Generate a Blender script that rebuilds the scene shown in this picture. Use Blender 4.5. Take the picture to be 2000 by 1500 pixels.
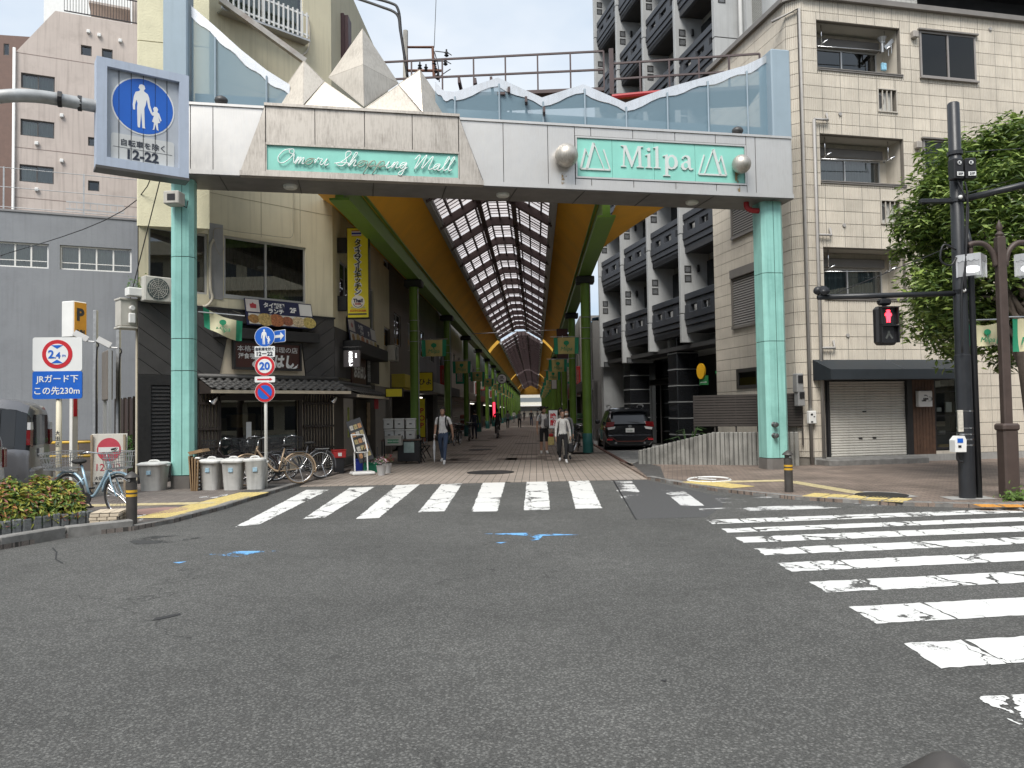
import bpy, math, random
from mathutils import Vector, Matrix
R = math.radians
rnd = random.Random(7)
sc = bpy.context.scene
for _o in list(bpy.data.objects): bpy.data.objects.remove(_o)
col = sc.collection

# ---------------------------------------------------------------- camera
CAMZ, FPX, PITCH, ROLL = 1.6, 1500.0, 2.05, -0.9
cam = bpy.data.cameras.new('camera'); camo = bpy.data.objects.new('camera', cam); col.objects.link(camo)
cam.sensor_width = 36; cam.lens = 36 * FPX / 2000; cam.clip_start = .05; cam.clip_end = 2000
camR = Matrix.Rotation(R(90 + PITCH), 3, 'X') @ Matrix.Rotation(R(ROLL), 3, 'Z')
camo.rotation_euler = camR.to_euler(); camo.location = (0, 0, CAMZ)
sc.camera = camo

# ---------------------------------------------------------------- sky, sun, exposure (bright overcast)
SUN_EL, SUN_AZ = 52, 200
wd = bpy.data.worlds.new('World'); sc.world = wd; wd.use_nodes = True
nt = wd.node_tree; nt.nodes.clear()
def _n(t, **k):
    n = nt.nodes.new(t)
    for a, b in k.items(): setattr(n, a, b)
    return n
sky = _n('ShaderNodeTexSky', sky_type='NISHITA', sun_disc=False, sun_elevation=R(SUN_EL), sun_rotation=R(SUN_AZ), air_density=1.0, dust_density=3.0, ozone_density=1.0)
tc = _n('ShaderNodeTexCoord'); mp = _n('ShaderNodeMapping'); mp.inputs['Scale'].default_value = (1, 1, 2.2)
nz = _n('ShaderNodeTexNoise'); nz.inputs['Scale'].default_value = 2.3; nz.inputs['Detail'].default_value = 5; nz.inputs['Roughness'].default_value = .5
rp = _n('ShaderNodeValToRGB'); rp.color_ramp.elements[0].position = .35; rp.color_ramp.elements[0].color = (2.2, 2.7, 3.3, 1); rp.color_ramp.elements[1].position = .62; rp.color_ramp.elements[1].color = (3.7, 3.85, 4.0, 1)
mx = _n('ShaderNodeMixRGB'); mx.inputs[0].default_value = .92
bg = _n('ShaderNodeBackground'); bg.inputs[1].default_value = .1
wo = _n('ShaderNodeOutputWorld')
L = nt.links.new
L(tc.outputs['Generated'], mp.inputs[0]); L(mp.outputs[0], nz.inputs[0]); L(nz.outputs[0], rp.inputs[0])
L(sky.outputs[0], mx.inputs[1]); L(rp.outputs[0], mx.inputs[2]); L(mx.outputs[0], bg.inputs[0]); L(bg.outputs[0], wo.inputs[0])
sl = bpy.data.lights.new('sun', 'SUN'); sl.energy = 1.5; sl.angle = R(28); sl.color = (1, .96, .9)
so = bpy.data.objects.new('sun', sl); col.objects.link(so)
_d = Vector((math.sin(R(SUN_AZ)) * math.cos(R(SUN_EL)), math.cos(R(SUN_AZ)) * math.cos(R(SUN_EL)), math.sin(R(SUN_EL))))
so.rotation_euler = _d.to_track_quat('Z', 'Y').to_euler(); so.location = _d * 60
vs = sc.view_settings; vs.view_transform = 'Standard'; vs.look = 'None'; vs.exposure = 1.42; vs.gamma = 1
sc.render.engine = 'CYCLES'
cy = sc.cycles; cy.use_denoising = True; cy.max_bounces = 7; cy.diffuse_bounces = 3; cy.glossy_bounces = 3; cy.transmission_bounces = 4; cy.transparent_max_bounces = 10
cy.caustics_reflective = False; cy.caustics_refractive = False; cy.sample_clamp_indirect = 6

# ---------------------------------------------------------------- measuring: photograph pixel (2000x1500) -> place
def ray(px, py): return camR @ Vector(((px - 1000) / FPX, (750 - py) / FPX, -1))
def G(px, py, z=0.0):
    d = ray(px, py); t = (z - CAMZ) / d.z
    return Vector((d.x * t, d.y * t, z))
def D(px, py, y):
    d = ray(px, py); t = y / d.y
    return Vector((d.x * t, y, CAMZ + d.z * t))
class Fr:
    """upright plane through ground points A (its left end as seen) and B; local x along it, local y away from the viewer, z up"""
    def __init__(s, A, B, z=0.0):
        s.o = Vector((A[0], A[1], z)); e = Vector((B[0] - A[0], B[1] - A[1])); s.L = e.length
        s.a = math.atan2(e.y, e.x); s.ux = Vector((math.cos(s.a), math.sin(s.a), 0)); s.uy = Vector((-s.ux.y, s.ux.x, 0))
    def uv(s, px, py, y=0.0):
        d = ray(px, py); c = Vector((0, 0, CAMZ)); p0 = s.o + s.uy * y
        t = (p0 - c).dot(s.uy) / d.dot(s.uy); h = c + d * t - s.o
        return (h.dot(s.ux), h.z)
    def poly(s, pts, y=0.0): return [s.uv(a, b, y) for a, b in pts]
    def w(s, x, y, z): return s.o + s.ux * x + s.uy * y + Vector((0, 0, z))
def direction(px):   # unit ground direction of the lines that vanish at this pixel column on the horizon
    v = Vector(((px - 1000) / FPX, 1.0)); return v.normalized()

# ---------------------------------------------------------------- mesh collecting
class MB:
    def __init__(s): s.v = []; s.f = []; s.mi = []; s.m = 0
    def add(s, vs, fs):
        o = len(s.v); s.v += [tuple(v) for v in vs]; s.f += [tuple(i + o for i in f) for f in fs]; s.mi += [s.m] * len(fs); return s
    def box(s, x0, y0, z0, x1, y1, z1):
        return s.add([(x0,y0,z0),(x1,y0,z0),(x1,y1,z0),(x0,y1,z0),(x0,y0,z1),(x1,y0,z1),(x1,y1,z1),(x0,y1,z1)],
                     [(0,3,2,1),(4,5,6,7),(0,1,5,4),(1,2,6,5),(2,3,7,6),(3,0,4,7)])
    def bbox(s, x0, y0, z0, x1, y1, z1, b=.02):   # box with bevelled upright and horizontal edges
        X = (x0, x0 + b, x1 - b, x1); Y = (y0, y0 + b, y1 - b, y1); Z = (z0, z0 + b, z1 - b, z1)
        def ring(z, i):
            a = 0 if i else 1
            q = [(X[1], Y[a]), (X[2], Y[a]), (X[3 - a], Y[1]), (X[3 - a], Y[2]), (X[2], Y[3 - a]), (X[1], Y[3 - a]), (X[a], Y[2]), (X[a], Y[1])]
            return [(x, y, z) for x, y in q]
        vs = ring(Z[0], 0) + ring(Z[1], 1) + ring(Z[2], 1) + ring(Z[3], 0)
        fs = [tuple(range(7, -1, -1)), tuple(range(24, 32))]
        for k in range(3):
            for i in range(8): j = (i + 1) % 8; fs.append((k*8+i, k*8+j, k*8+8+j, k*8+8+i))
        return s.add(vs, fs)
    def obox(s, c, ax, ay, az):
        c = Vector(c); ax = Vector(ax); ay = Vector(ay); az = Vector(az)
        vs = [c + ax*i + ay*j + az*k for k in (-1, 1) for i, j in ((-1,-1),(1,-1),(1,1),(-1,1))]
        return s.add(vs, [(0,3,2,1),(4,5,6,7),(0,1,5,4),(1,2,6,5),(2,3,7,6),(3,0,4,7)])
    def bar(s, p, q, w, h=None, up=(0,0,1)):
        p = Vector(p); q = Vector(q); h = h or w; d = q - p; u = Vector(up)
        if abs(d.normalized().dot(u)) > .98: u = Vector((0, 1, 0))
        sx = d.cross(u).normalized(); sz = sx.cross(d).normalized()
        return s.obox((p + q) / 2, sx * w / 2, d / 2, sz * h / 2)
    def tube(s, pts, r, n=8, closed=False, cap=True):
        P = [Vector(p) for p in pts]; N = len(P); rs = r if isinstance(r, (list, tuple)) else [r] * N
        prev = None; rings = []
        for i in range(N):
            if closed: t = P[(i+1) % N] - P[i-1]
            else: t = P[min(i+1, N-1)] - P[max(i-1, 0)]
            t = t.normalized() if t.length > 1e-9 else Vector((0,0,1))
            if prev is None:
                a = Vector((0,0,1)) if abs(t.z) < .9 else Vector((1,0,0)); u = t.cross(a).normalized()
            else:
                u = prev - t * prev.dot(t); u = u.normalized() if u.length > 1e-6 else t.orthogonal().normalized()
            prev = u; w = t.cross(u)
            rings.append([P[i] + (u * math.cos(2*math.pi*k/n) + w * math.sin(2*math.pi*k/n)) * rs[i] for k in range(n)])
        vs = [v for rg in rings for v in rg]; fs = []
        for i in range(N if closed else N - 1):
            j = (i + 1) % N
            for k in range(n): l = (k + 1) % n; fs.append((i*n+k, i*n+l, j*n+l, j*n+k))
        if cap and not closed: fs += [tuple(range(n-1, -1, -1)), tuple((N-1)*n + k for k in range(n))]
        return s.add(vs, fs)
    def lathe(s, prof, n=16, c=(0,0,0), M=None):
        vs = []; fs = []
        for r, z in prof:
            for k in range(n):
                a = 2*math.pi*k/n; p = Vector((r*math.cos(a), r*math.sin(a), z))
                if M: p = M @ p
                vs.append(p + Vector(c))
        for i in range(len(prof) - 1):
            for k in range(n): l = (k+1) % n; fs.append((i*n+k, i*n+l, (i+1)*n+l, (i+1)*n+k))
        fs += [tuple(range(n-1, -1, -1)), tuple((len(prof)-1)*n + k for k in range(n))]
        return s.add(vs, fs)
    def sphere(s, c, r, n=12, m=8, sc3=(1,1,1), M=None):
        vs = []; fs = []
        for i in range(1, m):
            t = math.pi * i / m
            for k in range(n):
                a = 2*math.pi*k/n; vs.append(Vector((math.sin(t)*math.cos(a)*r*sc3[0], math.sin(t)*math.sin(a)*r*sc3[1], math.cos(t)*r*sc3[2])))
        vs += [Vector((0,0,r*sc3[2])), Vector((0,0,-r*sc3[2]))]; T = len(vs) - 2
        for i in range(m - 2):
            for k in range(n): l = (k+1) % n; fs.append((i*n+k, (i+1)*n+k, (i+1)*n+l, i*n+l))
        for k in range(n): l = (k+1) % n; fs.append((T, k, l)); fs.append((T+1, (m-2)*n+l, (m-2)*n+k))
        return s.add([(M @ v if M else v) + Vector(c) for v in vs], fs)
    def prism(s, poly, y0, y1):          # outline in (x, z), thickness along y
        n = len(poly); A = sum(poly[i][0]*poly[(i+1)%n][1] - poly[(i+1)%n][0]*poly[i][1] for i in range(n))
        if A < 0: poly = poly[::-1]
        vs = [(x, y0, z) for x, z in poly] + [(x, y1, z) for x, z in poly]
        return s.add(vs, [tuple(range(n)), tuple(range(2*n-1, n-1, -1))] + [(i, n+i, n+(i+1)%n, (i+1)%n) for i in range(n)])
    def slab(s, poly, z0, z1):           # outline in (x, y), thickness along z
        n = len(poly); A = sum(poly[i][0]*poly[(i+1)%n][1] - poly[(i+1)%n][0]*poly[i][1] for i in range(n))
        if A < 0: poly = poly[::-1]
        vs = [(p[0], p[1], z0) for p in poly] + [(p[0], p[1], z1) for p in poly]
        return s.add(vs, [tuple(range(n-1, -1, -1)), tuple(range(n, 2*n))] + [(i, (i+1)%n, n+(i+1)%n, n+i) for i in range(n)])
    def sheet(s, poly, z):
        n = len(poly); A = sum(poly[i][0]*poly[(i+1)%n][1] - poly[(i+1)%n][0]*poly[i][1] for i in range(n))
        if A < 0: poly = poly[::-1]
        return s.add([(p[0], p[1], z) for p in poly], [tuple(range(n))])
    def wall(s, x0, x1, z0, z1, holes=(), t=.15, y=0.0, thick=None):
        """wall face at y with rectangular openings (x0,z0,x1,z1) whose reveals go t deep"""
        xs = sorted({x0, x1, *[min(max(h[i], x0), x1) for h in holes for i in (0, 2)]}); zs = sorted({z0, z1, *[min(max(h[i], z0), z1) for h in holes for i in (1, 3)]})
        for a, b in zip(xs, xs[1:]):
            for c, d in zip(zs, zs[1:]):
                mx_, mz = (a+b)/2, (c+d)/2
                if any(h[0] < mx_ < h[2] and h[1] < mz < h[3] for h in holes): continue
                s.add([(a,y,c),(b,y,c),(b,y,d),(a,y,d)], [(0,1,2,3)])
        for h in holes:
            a, c, b, d = h
            s.add([(a,y,c),(b,y,c),(b,y,d),(a,y,d),(a,y+t,c),(b,y+t,c),(b,y+t,d),(a,y+t,d)], [(0,4,5,1),(1,5,6,2),(2,6,7,3),(3,7,4,0)])
        return s
    def xf(s, M):
        s.v = [tuple(M @ Vector(v)) for v in s.v]; return s
    def mesh(s, name, mats, smooth=False):
        me = bpy.data.meshes.new(name); me.from_pydata(s.v, [], s.f)
        for m in (mats if isinstance(mats, (list, tuple)) else [mats]): me.materials.append(m)
        if any(s.mi): me.polygons.foreach_set('material_index', s.mi)
        if smooth:
            me.polygons.foreach_set('use_smooth', [True] * len(s.f))
            if smooth is not True: me.set_sharp_from_angle(angle=R(smooth))
        me.update(); return me
def link(name, me, parent=None, loc=None, rot=None):
    o = bpy.data.objects.new(name, me); col.objects.link(o)
    if parent: o.parent = parent
    if loc is not None: o.location = loc
    if rot is not None: o.rotation_euler = rot
    return o
def part(name, mb, m, parent=None, smooth=False, loc=None, rot=None, label=None, kind=None):
    o = link(name, mb.mesh(name, m, smooth), parent, loc, rot)
    if label: o['label'] = label
    if kind: o['kind'] = kind
    return o
def tag(o, label, cat, group=None):
    o['label'] = label; o['category'] = cat
    if group: o['group'] = group
    return o
def thing(name, label, cat, loc=(0,0,0), rz=0.0, group=None):
    return tag(link(name, None, None, loc, (0, 0, rz)), label, cat, group)
def at_frame(name, label, cat, F, group=None): return thing(name, label, cat, F.o, F.a, group)
def structure(name, mb, m, smooth=False):
    o = part(name, mb, m, None, smooth); o['kind'] = 'structure'; return o
def copy_tree(o, parent=None):
    c = o.copy(); col.objects.link(c); c.parent = parent
    for ch in o.children: copy_tree(ch, c)
    return c
def smooth_pts(pts, n=6, closed=False):
    P = [Vector(p) for p in pts]; out = []; N = len(P)
    for i in range(N if closed else N - 1):
        if closed: a, b, c, d = P[i-1], P[i], P[(i+1)%N], P[(i+2)%N]
        else: a, b, c, d = P[max(i-1,0)], P[i], P[i+1], P[min(i+2,N-1)]
        for k in range(n):
            t = k / n
            out.append(.5*((2*b) + (c-a)*t + (2*a-5*b+4*c-d)*t*t + (3*b-a-3*c+d)*t**3))
    if not closed: out.append(P[-1])
    return out

# ---------------------------------------------------------------- materials
MATS = {}
def nodes_of(name):
    m = bpy.data.materials.new(name); m.use_nodes = True; t = m.node_tree; return m, t, t.nodes['Principled BSDF']
def mat(name, c, rough=.6, metal=0.0, var=.12, scale=3.0, bump=0.0, bscale=60.0, streak=0.0, streak_c=(.08,.07,.06), spec=.5, emit=None, local=False, grime=0.0, coat=0.0, orand=0.0):
    """painted or raw surface: colour with cloudy variation, fine relief, rain streaks, grime blotches"""
    if name in MATS: return MATS[name]
    m, t, b = nodes_of(name); MATS[name] = m; N = t.nodes.new; Lk = t.links.new
    b.inputs['Roughness'].default_value = rough; b.inputs['Metallic'].default_value = metal; b.inputs['Specular IOR Level'].default_value = spec
    if coat: b.inputs['Coat Weight'].default_value = coat; b.inputs['Coat Roughness'].default_value = .05
    c4 = (*c, 1)
    if emit:
        b.inputs['Emission Color'].default_value = c4; b.inputs['Emission Strength'].default_value = emit
    if var == 0 and not bump and not streak:
        b.inputs['Base Color'].default_value = c4; return m
    if local: pos = N('ShaderNodeTexCoord').outputs['Object']
    else: pos = N('ShaderNodeNewGeometry').outputs['Position']
    n1 = N('ShaderNodeTexNoise'); n1.inputs['Scale'].default_value = scale; n1.inputs['Detail'].default_value = 6; n1.inputs['Roughness'].default_value = .62; Lk(pos, n1.inputs['Vector'])
    r1 = N('ShaderNodeMapRange'); r1.inputs[1].default_value = .3; r1.inputs[2].default_value = .7; r1.inputs[3].default_value = 1 - var; r1.inputs[4].default_value = 1 + var; Lk(n1.outputs[0], r1.inputs[0])
    mu = N('ShaderNodeVectorMath'); mu.operation = 'SCALE'; mu.inputs[0].default_value = c; Lk(r1.outputs[0], mu.inputs['Scale'])
    out = mu.outputs[0]
    if orand:                                                    # pieces from different batches differ a little in tone
        oi = N('ShaderNodeObjectInfo'); ro = N('ShaderNodeMapRange'); ro.inputs[3].default_value = 1 - orand; ro.inputs[4].default_value = 1 + orand; Lk(oi.outputs['Random'], ro.inputs[0]); m0 = N('ShaderNodeVectorMath'); m0.operation = 'SCALE'; Lk(out, m0.inputs[0]); Lk(ro.outputs[0], m0.inputs['Scale']); out = m0.outputs[0]
    if streak:
        mpn = N('ShaderNodeMapping'); mpn.inputs['Scale'].default_value = (7, 7, .35); Lk(pos, mpn.inputs[0])
        n2 = N('ShaderNodeTexNoise'); n2.inputs['Scale'].default_value = 1.6; n2.inputs['Detail'].default_value = 5; Lk(mpn.outputs[0], n2.inputs['Vector'])
        r2 = N('ShaderNodeMapRange'); r2.inputs[1].default_value = .5; r2.inputs[2].default_value = .78; r2.inputs[3].default_value = 0; r2.inputs[4].default_value = streak; Lk(n2.outputs[0], r2.inputs[0])
        mi = N('ShaderNodeMixRGB'); mi.inputs[2].default_value = (*streak_c, 1); Lk(r2.outputs[0], mi.inputs[0]); Lk(out, mi.inputs[1]); out = mi.outputs[0]
    if grime:
        n4 = N('ShaderNodeTexNoise'); n4.inputs['Scale'].default_value = 1.1; n4.inputs['Detail'].default_value = 8; n4.inputs['Roughness'].default_value = .7; Lk(pos, n4.inputs['Vector'])
        r4 = N('ShaderNodeMapRange'); r4.inputs[1].default_value = .52; r4.inputs[2].default_value = .72; r4.inputs[3].default_value = 0; r4.inputs[4].default_value = grime; Lk(n4.outputs[0], r4.inputs[0])
        m4 = N('ShaderNodeMixRGB'); m4.inputs[2].default_value = (*streak_c, 1); Lk(r4.outputs[0], m4.inputs[0]); Lk(out, m4.inputs[1]); out = m4.outputs[0]
    Lk(out, b.inputs['Base Color'])
    rr = N('ShaderNodeMapRange'); rr.inputs[3].default_value = max(.02, rough - .08); rr.inputs[4].default_value = min(1, rough + .1); Lk(n1.outputs[0], rr.inputs[0]); Lk(rr.outputs[0], b.inputs['Roughness'])
    if bump:
        n3 = N('ShaderNodeTexNoise'); n3.inputs['Scale'].default_value = bscale; n3.inputs['Detail'].default_value = 4; Lk(pos, n3.inputs['Vector'])
        bp = N('ShaderNodeBump'); bp.inputs['Strength'].default_value = bump; bp.inputs['Distance'].default_value = .01; Lk(n3.outputs[0], bp.inputs['Height']); Lk(bp.outputs[0], b.inputs['Normal'])
    return m
def plain(name, c, rough=.5, metal=0.0, **k): return mat(name, c, rough, metal, var=0, **k)
def glass(name, tint=(.55,.62,.6), ior=1.5, rough=.0, base=.08):
    """window pane: tinted see-through with a mirror reflection that grows at grazing angles"""
    if name in MATS: return MATS[name]
    m = bpy.data.materials.new(name); m.use_nodes = True; t = m.node_tree; t.nodes.clear(); N = t.nodes.new; MATS[name] = m
    fr = N('ShaderNodeFresnel'); fr.inputs[0].default_value = ior; ad = N('ShaderNodeMath'); ad.inputs[1].default_value = base; ad.use_clamp = True
    tr = N('ShaderNodeBsdfTransparent'); tr.inputs[0].default_value = (*tint, 1); gl = N('ShaderNodeBsdfGlossy'); gl.inputs['Roughness'].default_value = rough; gl.inputs[0].default_value = (.9,.93,.95,1)
    mxs = N('ShaderNodeMixShader'); o = N('ShaderNodeOutputMaterial'); Lk = t.links.new
    Lk(fr.outputs[0], ad.inputs[0]); Lk(ad.outputs[0], mxs.inputs[0]); Lk(tr.outputs[0], mxs.inputs[1]); Lk(gl.outputs[0], mxs.inputs[2]); Lk(mxs.outputs[0], o.inputs[0])
    return m
def veil(name, c, alpha, rough=.4):
    """thin translucent sheet: mesh screen, polycarbonate, vinyl"""
    if name in MATS: return MATS[name]
    m = bpy.data.materials.new(name); m.use_nodes = True; t = m.node_tree; b = t.nodes['Principled BSDF']; MATS[name] = m; N = t.nodes.new; Lk = t.links.new
    b.inputs['Base Color'].default_value = (*c, 1); b.inputs['Roughness'].default_value = rough
    tr = N('ShaderNodeBsdfTransparent'); mxs = N('ShaderNodeMixShader'); mxs.inputs[0].default_value = alpha
    Lk(tr.outputs[0], mxs.inputs[1]); Lk(b.outputs[0], mxs.inputs[2]); Lk(mxs.outputs[0], t.nodes['Material Output'].inputs[0])
    return m

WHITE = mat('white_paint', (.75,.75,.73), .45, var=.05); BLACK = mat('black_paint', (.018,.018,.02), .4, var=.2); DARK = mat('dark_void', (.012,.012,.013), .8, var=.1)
RUBBER = mat('rubber', (.02,.02,.02), .75, var=.15); STEEL = mat('galvanised_steel', (.42,.43,.44), .42, .75, var=.15, scale=9); CHROME = mat('chrome', (.75,.75,.76), .18, 1, var=.05)
ALU = mat('aluminium_frame', (.5,.5,.5), .4, .6, var=.06); ALUDARK = mat('dark_bronze_frame', (.09,.085,.08), .4, .3, var=.1)
WINGLASS = glass('window_glass'); DARKGLASS = glass('dark_window_glass', (.2,.23,.22), base=.05); CLEARGLASS = glass('clear_glass', (.85,.9,.88), base=.02)
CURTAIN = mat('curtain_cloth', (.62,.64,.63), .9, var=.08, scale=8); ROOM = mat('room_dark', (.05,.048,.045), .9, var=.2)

# ---------------------------------------------------------------- lettering
TXT = []
def text(s, size, parent, loc, m, name='lettering', rot=(0,0,0), bold=0.0, depth=.002, shear=0.0, sx=1.0, vertical=False, line=.86):
    """flat letters, centred, standing upright in the x-z plane and facing -y; all are turned into meshes together at the end"""
    TXT.append((s, size, parent, loc, m, name, rot, bold, depth, shear, sx, vertical, line))
def build_text():
    vl = bpy.context.view_layer; hid = []; objs = []; cache = {}
    for (s, size, parent, loc, m, name, rot, bold, depth, shear, sx, vertical, line) in TXT:
        k = (s, size, m.name, bold, depth, shear, sx, vertical, line)
        if k in cache: continue
        cu = bpy.data.curves.new('lettering', 'FONT'); cu.body = '\n'.join(s) if vertical else s; cu.size = size; cu.extrude = depth; cu.offset = bold; cu.shear = shear
        cu.align_x = 'CENTER'; cu.align_y = 'CENTER'; cu.resolution_u = 3; cu.space_line = line if vertical else 1
        o = bpy.data.objects.new('lettering', cu); col.objects.link(o); cache[k] = o
    vl.update(); dg = bpy.context.evaluated_depsgraph_get(); meshes = {}
    for k, o in cache.items():
        me = bpy.data.meshes.new_from_object(o.evaluated_get(dg)); v = [p.co for p in me.vertices]
        if v:
            cx = (min(p.x for p in v) + max(p.x for p in v)) / 2; cyy = (min(p.y for p in v) + max(p.y for p in v)) / 2
            me.transform(Matrix.Rotation(R(90), 4, 'X') @ Matrix.Diagonal((k[6], 1, 1, 1)) @ Matrix.Translation((-cx, -cyy, 0)))
        meshes[k] = me
    for o in cache.values(): cu = o.data; bpy.data.objects.remove(o); bpy.data.curves.remove(cu)
    for (s, size, parent, loc, m, name, rot, bold, depth, shear, sx, vertical, line) in TXT:
        me = meshes[(s, size, m.name, bold, depth, shear, sx, vertical, line)]; me.materials.clear(); me.materials.append(m); link(name, me, parent, loc, rot)
# ================================================================= ground materials
def asphalt_mat():
    m, t, b = nodes_of('asphalt'); N = t.nodes.new; Lk = t.links.new
    pos = N('ShaderNodeNewGeometry').outputs['Position']
    def noise(s, d=4, r=.6):
        n = N('ShaderNodeTexNoise'); n.inputs['Scale'].default_value = s; n.inputs['Detail'].default_value = d; n.inputs['Roughness'].default_value = r; Lk(pos, n.inputs['Vector']); return n.outputs[0]
    def rng(x, a, bb, c, d):
        r = N('ShaderNodeMapRange'); r.inputs[1].default_value = a; r.inputs[2].default_value = bb; r.inputs[3].default_value = c; r.inputs[4].default_value = d; Lk(x, r.inputs[0]); return r.outputs[0]
    def mul(a, c):
        q = N('ShaderNodeMath'); q.operation = 'MULTIPLY'; Lk(a, q.inputs[0]); Lk(c, q.inputs[1]); return q.outputs[0]
    big = rng(noise(.35, 5), .3, .7, .74, 1.2); mid = rng(noise(5, 8, .8), .3, .7, .8, 1.2); fine = rng(noise(85, 3, .85), .3, .7, .28, 1.8)
    vo = N('ShaderNodeTexVoronoi'); vo.inputs['Scale'].default_value = 48; Lk(pos, vo.inputs['Vector'])
    v2 = rng(vo.outputs['Distance'], .05, .55, 1.45, .6)
    k = mul(mul(mul(big, mid), fine), v2)
    cm = N('ShaderNodeVectorMath'); cm.operation = 'SCALE'; cm.inputs[0].default_value = (.138, .137, .129); Lk(k, cm.inputs['Scale'])
    # pale stone chips
    v3 = N('ShaderNodeTexVoronoi'); v3.inputs['Scale'].default_value = 16; Lk(pos, v3.inputs['Vector'])
    chip = rng(v3.outputs['Distance'], .045, .1, .75, 0)
    cg = N('ShaderNodeSeparateColor'); Lk(v3.outputs['Color'], cg.inputs[0]); sel = rng(cg.outputs[0], .86, .88, 0, 1)
    mi = N('ShaderNodeMixRGB'); mi.inputs[2].default_value = (.42, .41, .39, 1); Lk(mul(chip, sel), mi.inputs[0]); Lk(cm.outputs[0], mi.inputs[1])
    # old oil and repair blotches
    bl = rng(noise(.9, 6, .75), .62, .74, 0, .45); m2 = N('ShaderNodeMixRGB'); m2.inputs[2].default_value = (.045, .045, .046, 1); Lk(bl, m2.inputs[0]); Lk(mi.outputs[0], m2.inputs[1])
    # hairline cracks
    v4 = N('ShaderNodeTexVoronoi'); v4.feature = 'DISTANCE_TO_EDGE'; v4.inputs['Scale'].default_value = .22
    wob = N('ShaderNodeVectorMath'); wob.operation = 'MULTIPLY_ADD'; nn = N('ShaderNodeTexNoise'); nn.inputs['Scale'].default_value = 2.5; nn.inputs['Detail'].default_value = 5; Lk(pos, nn.inputs['Vector']); Lk(nn.outputs[1], wob.inputs[0]); wob.inputs[1].default_value = (.9, .9, .9); Lk(pos, wob.inputs[2]); Lk(wob.outputs[0], v4.inputs['Vector'])
    cr = mul(rng(v4.outputs['Distance'], 0, .004, .8, 0), rng(noise(.5, 3), .5, .6, 0, 1)); m3 = N('ShaderNodeMixRGB'); m3.inputs[2].default_value = (.02, .02, .02, 1); Lk(cr, m3.inputs[0]); Lk(m2.outputs[0], m3.inputs[1])
    Lk(m3.outputs[0], b.inputs['Base Color']); b.inputs['Roughness'].default_value = .82
    bp = N('ShaderNodeBump'); bp.inputs['Strength'].default_value = .55; bp.inputs['Distance'].default_value = .012; Lk(fine, bp.inputs['Height']); Lk(bp.outputs[0], b.inputs['Normal'])
    return m
def brick_mat(name, c1, c2, mortar, bw, bh, rot=0.0, gap=.006, rough=.8, off=.5, var=.25, blotch=.35, bump=.5):
    m, t, b = nodes_of(name); N = t.nodes.new; Lk = t.links.new; MATS[name] = m
    pos = N('ShaderNodeNewGeometry').outputs['Position']; mpn = N('ShaderNodeMapping'); mpn.inputs['Rotation'].default_value = (0, 0, rot); Lk(pos, mpn.inputs[0])
    br = N('ShaderNodeTexBrick'); br.offset = off; br.inputs['Scale'].default_value = 1; br.inputs['Brick Width'].default_value = bw; br.inputs['Row Height'].default_value = bh; br.inputs['Mortar Size'].default_value = gap; br.inputs['Mortar Smooth'].default_value = .3; br.inputs['Bias'].default_value = 0
    br.inputs['Color1'].default_value = (*c1, 1); br.inputs['Color2'].default_value = (*c2, 1); br.inputs['Mortar'].default_value = (*mortar, 1); Lk(mpn.outputs[0], br.inputs['Vector'])
    n1 = N('ShaderNodeTexNoise'); n1.inputs['Scale'].default_value = .8; n1.inputs['Detail'].default_value = 7; n1.inputs['Roughness'].default_value = .7; Lk(pos, n1.inputs['Vector'])
    r1 = N('ShaderNodeMapRange'); r1.inputs[1].default_value = .3; r1.inputs[2].default_value = .7; r1.inputs[3].default_value = 1 - blotch; r1.inputs[4].default_value = 1 + blotch * .6; Lk(n1.outputs[0], r1.inputs[0])
    n2 = N('ShaderNodeTexNoise'); n2.inputs['Scale'].default_value = 70; n2.inputs['Detail'].default_value = 3; Lk(pos, n2.inputs['Vector'])
    r2 = N('ShaderNodeMapRange'); r2.inputs[1].default_value = .3; r2.inputs[2].default_value = .7; r2.inputs[3].default_value = 1 - var; r2.inputs[4].default_value = 1 + var; Lk(n2.outputs[0], r2.inputs[0])
    q = N('ShaderNodeMath'); q.operation = 'MULTIPLY'; Lk(r1.outputs[0], q.inputs[0]); Lk(r2.outputs[0], q.inputs[1])
    mu = N('ShaderNodeVectorMath'); mu.operation = 'SCALE'; Lk(br.outputs['Color'], mu.inputs[0]); Lk(q.outputs[0], mu.inputs['Scale']); Lk(mu.outputs[0], b.inputs['Base Color']); b.inputs['Roughness'].default_value = rough
    bp = N('ShaderNodeBump'); bp.inputs['Strength'].default_value = bump; bp.inputs['Distance'].default_value = .006; bp.invert = True; Lk(br.outputs['Fac'], bp.inputs['Height']); Lk(bp.outputs[0], b.inputs['Normal'])
    return m
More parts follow.
